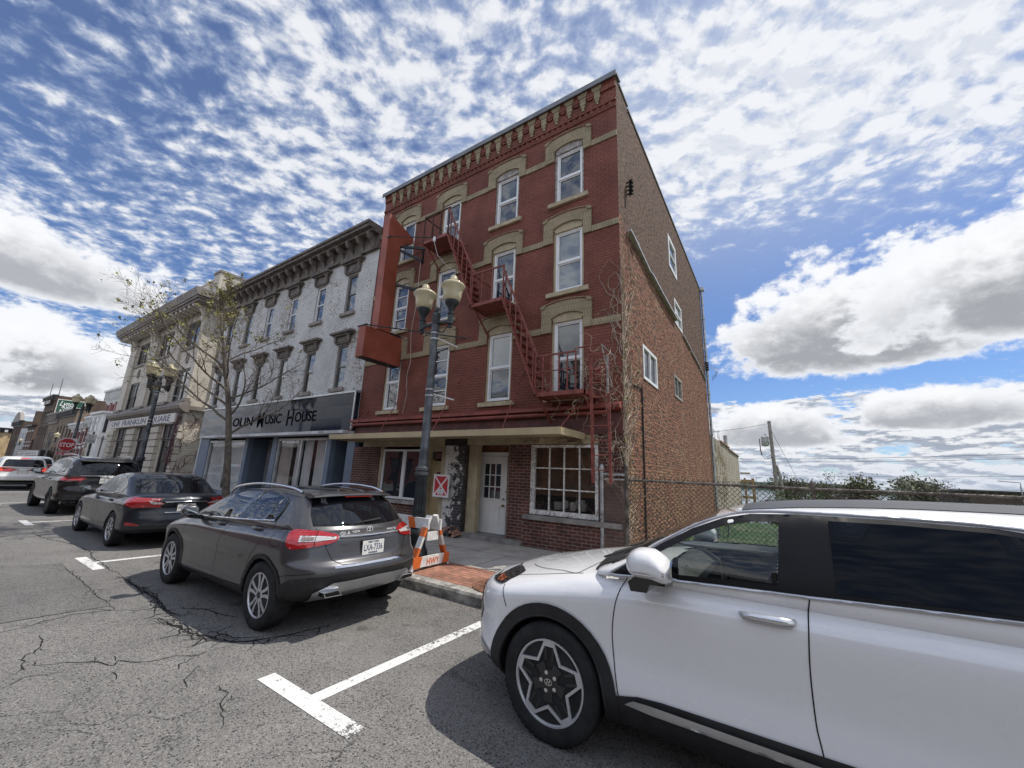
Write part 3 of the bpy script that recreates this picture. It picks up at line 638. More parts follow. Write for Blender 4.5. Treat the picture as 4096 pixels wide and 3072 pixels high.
dr = d.build('door', M_whitedoor, RB); dr['label'] = 'white half glazed door with nine small panes'
g = MB(); g.quad((-6.395, yd+.022, 1.13), (-5.865, yd+.022, 1.13), (-5.865, yd+.022, 2.0), (-6.395, yd+.022, 2.0)); g.build('door_glass', M_g1, dr)
g = MB(); g.lathe([(.0, -.075), (.026, -.07), (.03, -.05), (.012, -.03), (.012, -.01), (.03, -.008), (.03, 0)], (-5.76, yd, .98), 14, 'y'); g.lathe([(.0, -.02), (.028, -.018), (.03, 0)], (-5.76, yd, 1.13), 14, 'y'); g.box(-5.70, -5.64, yd-.04, yd-.01, 1.30, 1.33); g.build('door_knob', M_brass, dr)
mb = MB(); mb.box(-6.75, -4.93, YF-.16, YF+.62, .1, .30); mb.build('door_step', M_step, RB)
# big many-light window, white peeling paint, boards behind
f = MB(); a, b, z0, z1 = -4.77, -3.13, .90, 2.44; y0, y1 = YF-.02, YF+.07
for q4 in ((a, a+.10, z0, z1), (b-.07, b, z0, z1), (a+.10, b-.07, z0, z0+.10), (a+.10, b-.07, z1-.06, z1)): f.box(q4[0], q4[1], y0, y1, q4[2], q4[3])
for k_ in (1, 2, 3): xx = a+.1 + (b-a-.17)*k_/4; f.box(xx-.014, xx+.014, y0+.03, y1-.01, z0+.1, z1-.06)
for k_ in (1, 2): zz = z0+.1 + (z1-z0-.16)*k_/3; f.box(a+.1, b-.07, y0+.032, y1-.012, zz-.013, zz+.013)
w_ = f.build('shop_window', M_whitepeel, RB)
f = MB()
for k_ in range(5): x0 = a+.05+(b-a)*k_/5; f.box(x0, x0+(b-a)/5-.006, YF+.16+.01*(k_ % 2), YF+.18, z0+.42, z1)
f.build('boards', M_ply, w_)
g = MB(); g.quad((a+.1, YF+.03, z0+.1), (b-.07, YF+.03, z0+.1), (b-.07, YF+.03, z1-.06), (a+.1, YF+.03, z1-.06)); g.build('pane', glass('dusty_glass', (.05, .045, .04), 1.45, .75, .006, .05, (.8, .8, .78)), w_)
f = MB()
for k_ in range(9): xx = rc.uniform(a+.5, b-.15); f.lathe([(.06, 0), (.075, .16), (.08, .165), (.0, .166)], (xx, YF+.26, z0+.12+rc.uniform(0, .08)), 12)
f.build('buckets', pm('pale_plastic', (.45, .45, .43), .6, var=.2), w_)
g = MB(); g.box(a-.12, -2.62, YF-.13, YF+.05, .785, .885); g.build('sill', M_step, w_)
# side wall windows and fittings
def swin(y0, y1, z0, z1, mt, gm, mid='v', fr=.045):
    f = MB(); xa, xb = XR-.06, XR+.02
    for q4 in ((y0-.03, y0+fr, z0-.03, z1+.03), (y1-fr, y1+.03, z0-.03, z1+.03), (y0+fr, y1-fr, z0-.03, z0+fr), (y0+fr, y1-fr, z1-fr, z1+.03)): f.box(xa, xb, q4[0], q4[1], q4[2], q4[3])
    if mid == 'v': ym = (y0+y1)/2; f.box(xa+.01, xb-.01, ym-.03, ym+.03, z0+fr, z1-fr)
    else: zm = (z0+z1)/2; f.box(xa+.01, xb-.01, y0+fr, y1-fr, zm-.03, zm+.03)
    w = f.build('side_window', mt, RB); g = MB(); xg = XR-.035; g.quad((xg, y0, z0), (xg, y1, z0), (xg, y1, z1), (xg, y0, z1)); g.build('pane', gm, w)
swin(9.73, 11.07, 4.25, 5.10, M_vinyl, M_g1); swin(13.45, 14.60, 4.5, 5.2, M_bare, M_g3); swin(13.65, 14.9, 9.32, 10.58, M_vinyl, M_g1, 'h', .11); swin(14.2, 15.4, 7.32, 8.24, M_vinyl, M_g3, 'h')
mb = MB(); pts = [(8.6, 7.72), (9.25, 7.65), (9.3, 7.72), (10.6, 7.52), (12.4, 7.41), (14.1, 7.36)]
for (p, r_) in zip(pts, pts[1:]): mb.bar((XR+.03, p[0], p[1]), (XR+.03, r_[0], r_[1]), .06, rc.uniform(.12, .2), (1, 0, 0))
mb.build('flashing', M_galv, RB); mb = MB()
for (p, r_) in zip([(15.5, 7.25), (17.2, 7.1), (19.6, 6.9)], [(17.1, 7.12), (19.5, 6.92), (21, 6.7)]): mb.bar((XR+.02, *p), (XR+.02, *r_), .04, .08, (1, 0, 0))
mb.build('flashing', M_galv, RB)
mb = MB(); mb.tube([(XR+.09, YR-.1, 11.7), (XR+.09, YR-.1, .1)], .06, 10); mb.box(XR, XR+.22, YR-.22, YR+.05, 11.62, 11.80)
for zz in (10, 8, 6, 4, 2): mb.box(XR, XR+.16, YR-.17, YR-.03, zz, zz+.04)
mb.build('downpipe', M_galv, RB)
mb = MB(); mb.tube([(XR+.025, 9.45, 3.95), (XR+.025, 9.40, .1)], .02, 8); mb.tube([(XR+.022, 9.45, 3.9), (XR+.022, 8.65, 3.85)], .016, 8); mb.build('conduit', M_black, RB)
mb = MB(); mb.bar((XR+.08, 8.72, 8.76), (XR+.08, 8.72, 9.24), .03, .03)
for k_ in range(4): mb.lathe([(.02, -.045), (.05, -.03), (.03, 0), (.05, .03), (.02, .045)], (XR+.13, 8.72, 8.84+.115*k_), 12); mb.box(XR, XR+.1, 8.70, 8.74, 8.83+.115*k_, 8.85+.115*k_)
mb.build('insulator_rack', M_black, RB)
mb = MB(); mb.bar((XR+.08, YR-.4, 7.15), (XR+.08, YR-.4, 7.65), .05, .05)
for k_ in range(4): mb.lathe([(.03, -.045), (.07, -.03), (.04, 0), (.07, .03), (.03, .045)], (XR+.16, YR-.4, 7.22+.115*k_), 12)
for k_ in range(3): mb.tube([(XR+.2, YR-.4, 7.3+k_*.1), (XR+.45+.08*k_, YR-.3, 7.22), (XR+.5, YR-.3, 7.0-.06*k_), (XR+.3, YR-.3, 6.85-.1*k_)], .008, 5)
mb.build('insulator_rack', M_black, RB)

# ================================================================ FIRE ESCAPE
M_iron = pm('red_painted_iron', (.205, .058, .045), .6, .1, var=.3, vs=7, bump=.25, bs=40)
M_ironrust = pm('dark_rusty_iron', (.07, .035, .028), .8, .2, var=.45, vs=9)
FE = empty('fire_escape', 'red painted iron fire escape zigzagging down the brick facade', 'fire escape')
YA, YB = 7.28, 7.98
plats = [(-8.40, -7.36, 8.50, 9.38, 'd'), (-6.32, -5.28, 6.00, 6.90, 'r'), (-4.30, -3.10, 3.47, 4.34, 'r')]
for i, (x0, x1, z, zr, k_) in enumerate(plats):
    p = MB(); p.box(x0, x1, YA, YA+.03, z-.05, z+.04); p.box(x0, x1, YB, YB+.03, z-.05, z+.04); p.box(x0, x0+.03, YA, YB, z-.05, z+.04); p.box(x1-.03, x1, YA, YB, z-.05, z+.04)
    n = 18
    for j in range(n): yy = YA+.04+(YB-YA-.06)*j/(n-1); p.box(x0+.03, x1-.03, yy-.0125, yy+.0125, z-.01, z+.012)
    if i < 2: p.box(x0+.03, x1-.03, YA+.03, YB, z-.03, z-.012)
    po = p.build('platform', M_iron, FE)
    br = MB()
    for xx in (x0+.06, x1-.06): br.bar((xx, YA+.12, z-.05), (xx, YF-.01, z-.60), .035); br.bar((xx, YF-.03, z-.65), (xx, YF-.03, z), .04, .03)
    br.build('bracket', M_iron, po)
    r = MB(); mt = M_iron
    r.bar((x0, YA+.015, zr), (x1 if i < 2 else x1-.22, YA+.015, zr), .035, .035)
    for j in range(6 if i == 2 else 4):
        xx = x0+.015+(x1-x0-.03-(.2 if i == 2 else 0))*j/(5 if i == 2 else 3); r.bar((xx, YA+.015, z), (xx, YA+.015, zr), .028, .028)
    r.bar((x0+.015, YA, zr), (x0+.015, YF, zr), .03, .03); r.bar((x0+.015, (YA+YB)/2, z), (x0+.015, (YA+YB)/2, zr), .025)
    if i == 2: r.bar((x1-.24, YA+.015, zr+.05), (-2.62, YA+.05, zr+.13), .03, .03); r.bar((x0+.015, YA, z+.5), (x1-.24, YA, z+.5), .02, .02)
    r.build('railing', M_iron if i else M_ironrust, po)
def stair(x0, z0, x1, z1):
    s = MB()
    for yy in (YA+.0, YA+.56): s.bar((x0, yy, z0), (x1, yy, z1), .022, .15, (0, 1, 0))
    n = int((z0-z1)/.235)
    for j in range(1, n):
        t = j/n; x = x0+(x1-x0)*t; z = z0+(z1-z0)*t; s.box(x-.10, x+.07, YA+.01, YA+.55, z-.012, z+.012)
    so = s.build('stair', M_iron, FE); h = MB()
    h.bar((x0-.06, YA, z0+.88), (x1+.02, YA, z1+.85), .038, .038, (0, 1, 0))
    for j in range(6):
        t = (j+.4)/6; x = x0+(x1-x0)*t; z = z0+(z1-z0)*t; h.bar((x, YA, z), (x-.0, YA, z+.86), .028, .028)
    h.build('handrail', M_iron, so)
stair(-7.34, 8.46, -6.24, 6.00); stair(-5.28, 6.02, -4.24, 3.46)
l = MB()
for (xa, xb) in ((-3.03, -3.06), (-2.66, -2.70)): l.bar((xa, YA+.12, 4.24), (xb, YA+.30, 1.65), .06, .022, (0, 1, 0))
for j in range(9): z = 1.9+j*.29; l.tube([(-3.05, YA+.28-.07*(z-1.7), z), (-2.68, YA+.28-.07*(z-1.7), z)], .011, 6)
l.build('drop_ladder', M_iron, FE)
l = MB(); l.bar((-2.80, YA+.1, 4.46), (-2.56, YA+.2, 4.18), .045, .02); l.bar((-2.79, YA+.1, 4.44), (-2.60, YA+.2, 3.55), .045, .02); l.bar((-2.66, YA+.1, 4.2), (-2.66, YA+.1, 3.4), .04, .02); l.build('counterweight_arm', M_bare, FE)

# red louvred box on the wall
b_ = MB(); b_.box(-3.14, -2.90, YF-.14, YF-.001, 3.82, 4.14)
for j in range(3): b_.box(-3.11, -2.93, YF-.15, YF-.141, 4.02+.03*j, 4.03+.03*j); b_.box(-3.11, -2.93, YF-.15, YF-.141, 3.86+.03*j, 3.87+.03*j)
tag(b_.build('alarm_box', M_redtrim), 'red louvred metal box on the wall beside the fire escape', 'alarm box')

# ================================================================ BLADE SIGN
M_sign = pm('faded_red_sheet_metal', (.30, .074, .042), .5, .1, var=.22, vs=1.6, bump=.06, bs=5, col2=(.34, .092, .055))
BSg = empty('blade_sign', 'blank rust red projecting sign shaped like a J on the brick facade', 'sign')
X0, X1 = -10.05, -9.72
s = MB(); s.prism([(7.04, 5.90), (7.50, 5.90), (7.52, 8.95), (7.62, 9.05), (7.80, 9.20), (8.03, 9.33), (8.03, 9.52), (7.0, 9.86)], 'x', X0+.02, X1-.02)
s.mat(0); s.build('post_panel', M_sign, BSg)
s = MB(); s.box(X0, X1, 6.62, 8.02, 4.92, 5.86); s.build('lower_panel', M_sign, BSg)
s = MB(); s.box(X0+.02, X1-.02, 6.66, 7.98, 4.895, 4.918); s.box(X0+.06, X1-.06, 7.55, 8.0, 5.862, 5.95); s.build('dark_underside', M_black, BSg)
s = MB()
s.bar((X1-.1, 7.55, 8.98), (X1+.6, YF, 8.95), .05, .08); s.bar((X1-.1, 7.5, 8.85), (X1+.55, 8.0, 8.50), .06, .08); s.bar((X1+.55, 8.02, 8.4), (X1+.55, 8.02, 9.0), .05)
s.bar((X0, 7.04, 9.05), (X1+.1, 7.02, 9.0), .04, .04); s.bar((X1+.05, 7.04, 9.02), (-7.9, YF, 8.95), .022, .022); s.bar((X1, 7.5, 7.55), (X1+.9, YF, 7.3), .06, .08)
s.bar((X0-.1, 6.66, 5.90), (X1+.05, 6.62, 5.88), .06, .03); s.bar((X1, 6.68, 5.89), (-7.03, YF, 5.46), .03, .03); s.build('bracket', M_black, BSg)
s = MB(); s.tube([(X1+.6, 7.9, 8.4), (X1+.58, 7.92, 7.9), (X1+.62, 7.9, 7.0), (X1+.50, 7.9, 6.0), (X1+.56, 7.95, 5.0), (X1+.45, 7.95, 4.6), (X1+.52, 7.97, 4.0), (X1+.40, 7.98, 3.4)], .008, 5)
tag(s.build('loose_cable', pm('grey_cable', (.45, .42, .38), .6)), 'pale loose cable hanging down the facade behind the red sign', 'cable')
s = MB(); s.lathe([(.0, .1), (.035, .095), (.045, .05), (.045, -.04), (.02, -.06)], (-7.86, 7.25, 8.42), 12); s.tube([(-7.86, 7.25, 8.36), (-7.83, 7.4, 8.0), (-7.7, 7.7, 7.75), (-7.5, 8.0, 7.6)], .008, 5)
tag(s.build('flood_lamp', M_vinyl), 'small white lamp hanging below the top fire escape platform', 'lamp')
# broken bricks at the foot of the peeling pier
for i in range(46):
    s = MB(); w, h_, d_ = rc.uniform(.04, .1), rc.uniform(.02, .035), rc.uniform(.025, .05)
    s.box(-w, w, -d_, d_, -h_, h_)
    s.v = [(x_+rc.uniform(-.012, .012), y_+rc.uniform(-.012, .012), z_+rc.uniform(-.012, .012)) for x_, y_, z_ in s.v]
    t = rc.random(); xx = -7.02+rc.uniform(-.40, .36); yy = 7.93-abs(rc.gauss(0, .13)); zz = .21+h_+max(0, .26*(1-abs(xx+7.02)/.42)*(1-(7.95-yy)/.4))*rc.random()
    o = s.build('broken_brick', M_rubble if i % 4 else M_peel); o.location = (xx, yy, zz); o.rotation_euler = (rc.uniform(-.5, .5), rc.uniform(-.5, .5), rc.uniform(0, 3.1))
    tag(o, 'broken brick in the rubble heap at the foot of the peeling black and white pier', 'brick', 'broken bricks below the pier')
# red placard with white X
PX = empty('placard', 'square red placard with a white X and border, hung by the tan door', 'sign')
a, b, z0, z1, yy = -7.70, -7.14, 1.09, 1.67, YF-.16
s = MB(); s.box(a, b, yy, yy+.012, z0, z1); s.build('board', pm('placard_white', (.72, .70, .70), .5, var=.06), PX)
s = MB(); cx, cz, g_, t_ = (a+b)/2, (z0+z1)/2, .045, .035
for (p0, p1, p2) in (((a+.05+t_, z1-.05), (b-.05-t_, z1-.05), (cx, cz+t_)), ((a+.05+t_, z0+.05), (cx, cz-t_), (b-.05-t_, z0+.05)), ((a+.05, z1-.05-t_), (cx-t_, cz), (a+.05, z0+.05+t_)), ((b-.05, z1-.05-t_), (b-.05, z0+.05+t_), (cx+t_, cz))):
    s.prism([p0, p1, p2], 'y', yy-.003, yy-.0005)
s.build('red_field', pm('placard_red', (.50, .02, .025), .5, var=.08), PX)
s = MB(); s.box(cx-.10, cx+.10, yy-.007, yy-.0035, z0+.07, z0+.21); no = s.build('paper_notice', M_vinyl, PX)
s = MB()
for j in range(7): s.box(cx-.08, cx+.08-.03*(j % 3), yy-.009, yy-.0072, z0+.09+.016*j, z0+.094+.016*j)
s.build('print_lines', M_bare, no)
# ================================================================ WHITE PAINTED BRICK BUILDING (music shop)
M_wht = brick('white_painted_brick', (.63, .63, .62), (.57, .57, .56), (.38, .38, .37), .21, .073, .008, .8, .010, .75, nscale=1.3, var=.14, wear=(13, .57), wcol=(.25, .21, .18), warp=.006, stain=(.28, (.27, .23, .20)))
M_brown = pm('weathered_brown_trim', (.135, .115, .10), .75, var=.4, vs=5, bump=.4, bs=30)
M_brownl = pm('grey_brown_stone', (.25, .225, .20), .8, var=.25, vs=5, bump=.3)
M_curt = pm('net_curtain', (.74, .73, .71), .9, var=.12, vs=1.2)
M_curt2 = pm('tan_curtain', (.55, .47, .41), .9, var=.15, vs=1.2)
M_blue = pm('slate_blue_paint', (.135, .175, .235), .55, var=.12, vs=1.4)
M_bluedk = pm('dark_blue_paint', (.055, .075, .105), .55, var=.15, vs=1.4)
M_alu = pm('dull_aluminium', (.50, .51, .51), .4, .6, var=.15, vs=3)
M_shopg = glass('shop_glass', (.02, .024, .03), 1.62, .82, .003, .01, (.9, .92, .93))
M_brownframe = pm('brown_sash_paint', (.16, .145, .13), .6, var=.25, vs=5)
def winY(parent, a, b, z0, z1, y, mt, g, lights=1, fw=.06, name='window', rail=True, depth=.09, curtain=None):
    f = MB(); y0, y1 = y, y+depth
    for q4 in ((a, a+fw, z0, z1), (b-fw, b, z0, z1), (a+fw, b-fw, z0, z0+fw), (a+fw, b-fw, z1-fw, z1)): f.box(q4[0], q4[1], y0, y1, q4[2], q4[3])
    xs = [a+fw+(b-a-2*fw)*k/lights for k in range(lights+1)]
    for xx in xs[1:-1]: f.box(xx-fw*.55, xx+fw*.55, y0+.01, y1-.005, z0+fw, z1-fw)
    zm = (z0+z1)/2
    if rail:
        for k in range(lights): f.box(xs[k]+(fw*.55 if k else 0), xs[k+1]-(fw*.55 if k < lights-1 else 0), y0+.025, y1-.01, zm-.022, zm+.022)
    w = f.build(name, mt, parent)
    gs = g if isinstance(g, list) else [g]
    for k in range(lights):
        for j, (za, zb) in enumerate(((z0+fw, zm), (zm, z1-fw)) if rail else ((z0+fw, z1-fw),)):
            q_ = MB(); yy = y0+.055-.014*j; q_.quad((xs[k], yy, za), (xs[k+1], yy, za), (xs[k+1], yy+.001, zb), (xs[k], yy+.001, zb)); q_.build('pane', gs[(k+j*2) % len(gs)], w)
    return w
def pleats(parent, a, b, z0, z1, y, mt, pitch=.11, amp=.03, name='curtain'):
    c = MB(); n = int((b-a)/pitch*6); vs = []
    for i in range(n+1):
        x = a+(b-a)*i/n; ph = 2*PI*i/6+.7*math.sin(i*.13); yy = y+amp*math.sin(ph)*(.7+.3*math.sin(i*.31)); vs += [(x, yy, z0), (x+.01*math.sin(i), yy*1.0, z1)]
    c.add(vs, [(2*i, 2*i+2, 2*i+3, 2*i+1) for i in range(n)]); return c.build(name, mt, parent, 180)
WB = empty('painted_brick_building', 'three storey white painted brick building with flaking paint, brown bracketed cornice and music shop', 'building')
WB['label'] = 'three storey building of flaking white painted brick with brown bracketed cornice'
AL, AR = -24.3, -11.585
wc = [-13.02-2.125*k for k in range(6)]
hw = .30
holes = [(c-hw-.02, c+hw+.02, z0, z1) for c in wc for z0, z1 in ((7.46, 9.04), (4.52, 6.18))]
mb = MB(); mb.grid_wall('y', YF, (AL, AR), (3.0, 10.0), holes, .14); mb.quad((AL, YF, 0), (AL, 24, 0), (AL, 24, 10), (AL, YF, 10)); mb.quad((AL, 24, 0), (AR, 24, 0), (AR, 24, 10), (AL, 24, 10)); mb.build('wall', M_wht, WB)
mb = MB(); mb.box(AL-.1, AR, YF-.62, YF+.1, 10.52, 10.62); mb.box(AL-.07, AR, YF-.56, YF+.1, 10.40, 10.52); mb.box(AL-.02, AR, YF-.40, YF-.002, 10.30, 10.40); mb.box(AL, AR, YF-.10, YF-.003, 9.72, 10.30); mb.box(AL, AR, YF-.14, YF-.101, 9.72, 9.80); mb.quad((AL, YF, 10.62), (AR, YF, 10.62), (AR, 24, 10.2), (AL, 24, 10.2)); mb.build('cornice', M_brown, WB)
n = 20
for i in range(n):
    xc = AL+.3+(AR-AL-.55)*i/(n-1); b_ = MB()
    b_.prism([(YF-.101, 9.78), (YF-.15, 9.80), (YF-.17, 9.92), (YF-.24, 10.02), (YF-.36, 10.08), (YF-.44, 10.20), (YF-.44, 10.299), (YF-.101, 10.299)], 'x', xc-.075, xc+.075); b_.build('cornice_bracket', M_brown, WB)
for ic, c in enumerate(wc):
    for ir, (z0, z1, hz) in enumerate(((7.48, 9.02, 9.58), (4.54, 6.16, 6.62))):
        w = winY(WB, c-hw, c+hw, z0, z1, YF+.05, M_vinyl if ir == 0 and ic in (1, 2, 3) else M_brownframe, [M_g1, M_g3, M_g1] if ic % 2 else [M_g3, M_g1], 1, .05)
        h = MB(); h.box(c-.42, c+.42, YF-.07, YF-.002, z1+.06, hz-.12); h.box(c-.52, c+.52, YF-.16, YF-.001, hz-.12, hz-.05); h.box(c-.64, c+.64, YF-.24, YF-.0015, hz-.05, hz+.03)
        for sx in (-.40, .40): h.prism([(YF-.071, z1+.08), (YF-.12, z1+.15), (YF-.15, hz-.13), (YF-.071, hz-.13)], 'x', c+sx-.06, c+sx+.06)
        h.prism([(c-.36, z1+.12), (c+.36, z1+.12), (c+.2, z1+.22), (c, z1+.17), (c-.2, z1+.22)], 'y', YF-.09, YF-.0705)
        h.build('hood', M_brown, w); s = MB(); s.box(c-.44, c+.42, YF-.10, YF+.1, z0-.15, z0-.022); s.build('sill', M_brownl, w)
# black glass sign band
m, b, pr, o = newmat('black_structural_glass'); P = b.pos(); x, y, z = b.sep(P)
t = m.node_tree.nodes.new('ShaderNodeTexBrick'); t.offset = 0; b.put(t.inputs['Vector'], b.comb(b.m('ADD', x, 30.), b.m('SUBTRACT', z, 2.96), 0))
for k, v in (('Scale', 1), ('Brick Width', .94), ('Row Height', .43), ('Mortar Size', .005), ('Mortar Smooth', 0), ('Bias', 0)): t.inputs[k].default_value = v
b.put(t.inputs['Color1'], (.016, .022, .040)); b.put(t.inputs['Color2'], (.030, .036, .055)); b.put(t.inputs['Mortar'], (.002, .002, .002))  # navy base colour stands in for blue sky reflected in the panels
b.put(pr.inputs['Base Color'], t.outputs['Color']); pr.inputs['Roughness'].default_value = .06; pr.inputs['IOR'].default_value = 1.27
cellv = b.m('FLOOR', b.m('DIVIDE', x, .94)); cz = b.m('FLOOR', b.m('DIVIDE', b.m('SUBTRACT', z, 2.96), .43))
wn = m.node_tree.nodes.new('ShaderNodeTexWhiteNoise'); b.put(wn.inputs['Vector'], b.comb(cellv, cz, 0))
tilt = b.vm('SCALE', b.vm('SUBTRACT', wn.outputs['Color'], (.5, .5, .5)), sc=.035)
nn = m.node_tree.nodes.new('ShaderNodeNewGeometry').outputs['Normal']; b.put(pr.inputs['Normal'], b.vm('NORMALIZE', b.vm('ADD', nn, tilt)))
M_blackglass = m
sgn = MB(); sgn.box(AL+.15, AR-.02, YF-.16, YF-.001, 2.96, 4.24); so = sgn.build('sign_band', M_blackglass, WB)
sgn = MB(); sgn.box(AL+.1, AR-.01, YF-.20, YF-.0015, 4.24, 4.31); sgn.box(AR-.08, AR-.012, YF-.19, YF-.161, 2.96, 4.24); sgn.build('trim', M_alu, so)
M_letter = pm('dark_blue_letters', (.004, .005, .008), .9, var=.1, spec=.05)
for (tx, x0, w, sz, zb) in (('OLIN', -20.62, 1.90, .40, 3.34), ('M', -18.26, .50, .66, 3.24), ('USIC', -17.62, 1.30, .40, 3.36), ('H', -15.87, .46, .66, 3.24), ('OUSE', -15.30, 1.45, .40, 3.36)):
    t = MB(); text_mb(t, tx, sz*1.35, (x0, YF-.166, zb), (1, 0, 0), (0, 0, 1), .004, w, 0, .009); t.build('lettering', M_letter, so)
fa = MB(); fa.box(AL+1.1, -11.62, 7.58, YF-.001, 2.83, 2.93); fo = fa.build('shop_fascia', pm('grey_white_fascia', (.52, .53, .54), .5, var=.3, vs=.9), WB)
t = MB(); text_mb(t, '553', .105, (-13.0, 7.577, 2.845), (1, 0, 0), (0, 0, 1), .002, .26); t.build('house_number', M_letter, fo)
for (xa, xb, ya, yb, zb) in ((AL, -23.25, 0, .2, 2.83), (-19.42, -19.14, 0, .2, 2.83), (-17.0, -16.64, 0, .2, 2.83), (-13.18, -12.92, 0, .2, 2.83), (-12.0, -11.60, .02, .2, 2.83), (-23.25, -19.42, .01, .25, .52), (-16.64, -13.18, .01, .25, .42)): mb = MB(); mb.box(xa, xb, YF+ya, YF+yb, 0, zb); mb.build('shop_front', M_blue, WB)
mb = MB(); mb.quad((-19.14, YF+.2, 0), (-18.9, YF+1.1, 0), (-18.9, YF+1.1, 2.83), (-19.14, YF+.2, 2.83)); mb.build('entry_recess', M_bluedk, WB); mb = MB(); mb.quad((-12.92, YF+.2, 0), (-12.6, YF+1.1, 0), (-12.6, YF+1.1, 2.83), (-12.92, YF+.2, 2.83)); mb.quad((-12.6, YF+1.1, 0), (-11.6, YF+1.1, 0), (-11.6, YF+1.1, 2.83), (-12.6, YF+1.1, 2.83)); mb.build('entry_recess', M_bluedk, WB)
mb = MB(); mb.quad((AL, YF+1.4, 0), (AR, YF+1.4, 0), (AR, YF+1.4, 2.95), (AL, YF+1.4, 2.95)); mb.quad((AL, YF+.1, 2.94), (AR, YF+.1, 2.94), (AR, YF+1.4, 2.94), (AL, YF+1.4, 2.94)); mb.build('shop_interior', pm('dim_interior', (.10, .09, .085), .9, var=.3), WB)
w = winY(WB, -23.25, -19.42, .52, 2.74, YF+.03, M_alu, M_shopg, 2, .09, 'shop_window', False)
pleats(w, -23.1, -21.5, .6, 2.6, YF+.14, M_curt, .35, .012, 'blind'); pleats(w, -21.2, -19.5, .6, 2.65, YF+.14, M_curt, .30, .01, 'blind')
nb = MB(); nb.box(-22.1, -21.7, YF+.2, YF+.21, .75, 1.0); nb.build('paper_notice', M_vinyl, w)
w = winY(WB, -16.64, -13.18, .42, 2.76, YF+.03, M_alu, M_shopg, 2, .09, 'shop_window', False)
pleats(w, -16.5, -15.6, .45, 2.7, YF+.15, M_curt2, .13, .03); pleats(w, -15.35, -14.98, .45, 2.7, YF+.15, M_curt, .12, .03); pleats(w, -14.8, -14.25, .45, 2.7, YF+.15, M_curt, .12, .035); pleats(w, -14.0, -13.3, .45, 2.7, YF+.15, M_curt, .12, .035)
pleats(WB, -18.9, -17.0, .1, 2.8, YF+.75, pm('grey_folding_gate', (.16, .165, .17), .6, .3, var=.15), .16, .045, 'folding_gate')
for k_ in range(10):
    cl = MB(); xx = AL+.9+k_*1.27; cl.bar((xx, YF-.05, 4.28), (xx, YF-.05, 4.44), .015); cl.bar((xx-.03, YF-.05, 4.44), (xx+.03, YF-.05, 4.44), .015); cl.build('fixing_bracket', M_black, WB)
# ================================================================ CREAM BRICK CORNER BUILDING
M_crm = brick('cream_painted_brick', (.56, .52, .445), (.52, .48, .41), (.36, .33, .28), .30, .092, .008, .5, .008, .75, nscale=.8, var=.1)
M_crms = pm('cream_stucco', (.55, .51, .44), .75, var=.12, vs=1.5, bump=.15)
M_dgrey = pm('taupe_trim', (.20, .175, .155), .6, var=.2, vs=2)
M_dk = pm('black_window_frame', (.022, .020, .022), .45, var=.2)
M_g4 = glass('office_glass', (.030, .032, .036), 1.95)
FB = empty('corner_building', 'three storey cream brick corner building with deep cornice and white name board', 'building')
FL, FR = -41.2, -27.1; PY = YF-.16
bays = [(-39.6, -36.8), (-34.8, -31.98), (-30.17, -27.72)]
holes = [(a, b, z0, z1) for a, b in bays for z0, z1 in ((8.44, 10.12), (5.08, 7.10), (.35, 3.78))]
mb = MB(); mb.grid_wall('y', YF, (FL, FR), (0, 10.6), holes, .18); mb.build('front_wall', M_crms, FB)
mb = MB(); mb.quad((FR, YF, 0), (FR, 30, 0), (FR, 30, 10.7), (FR, YF, 10.7)); mb.quad((FL, 30, 0), (FL, YF, 0), (FL, YF, 10.7), (FL, 30, 10.7)); mb.quad((FL, 30, 0), (FR, 30, 0), (FR, 30, 10.7), (FL, 30, 10.7)); mb.build('side_wall', M_crm, FB)
pil = [(FL, -39.75), (-36.65, -34.95), (-31.83, -30.32), (-27.57, FR+.02)]
for i, (a, b) in enumerate(pil):
    mb = MB(); mb.box(a, b, PY, YF-.001, 5.15, 10.0); mb.mat(0); mb.build('pilaster', M_crm, FB)
    mb = MB(); zz = .1
    while zz < 3.6: mb.box(a+.03, b-.03 if i < 3 else b+.02, PY-.06, YF-.0012, zz, zz+.34); mb.box(a+.08, b-.08, PY+.06, YF-.002, zz+.34, zz+.40); zz += .40
    mb.build('rusticated_pier', M_crm, FB)
    mb = MB(); mb.box(a-.04, b+.04, PY-.1, YF-.003, 4.98, 5.15); mb.build('pilaster_base', M_dgrey, FB); mb = MB(); mb.box(a-.02, b+.02, PY-.02, PY+.159, 9.98, 10.12); mb.build('pilaster_cap', M_dgrey, FB)
    for xx in ((a+b)/2-.3, (a+b)/2+.3) if i < 3 else ((a+b)/2,):
        mb = MB(); mb.prism([(YF-.17, 9.75), (YF-.24, 9.78), (YF-.30, 10.0), (YF-.28, 10.2), (YF-.45, 10.45), (YF-.75, 10.52), (YF-.80, 10.64), (YF-.17, 10.64)], 'x', xx-.12, xx+.12); mb.build('scroll_bracket', M_crms, FB)
mb = MB(); mb.box(FL-.8, FR+.75, YF-.95, YF+.3, 10.78, 10.90); mb.box(FL-.7, FR+.65, YF-.85, YF+.3, 10.645, 10.78); mb.box(FR-.1, FR+.65, YF+.3, YF+3, 10.645, 10.88)
mb.prism([(YF-1.0, 10.90), (YF-1.12, 11.25), (YF-1.12, 11.32), (YF+.3, 11.32), (YF+.3, 10.90)], 'x', FL-.95, FR+.9); mb.build('cornice', M_dgrey, FB)
for k_ in range(22): mb = MB(); xx = FL-.4+k_*.68; mb.box(xx-.12, xx+.12, YF-.80, YF-.18, 10.50, 10.643); mb.build('modillion', M_crms, FB)
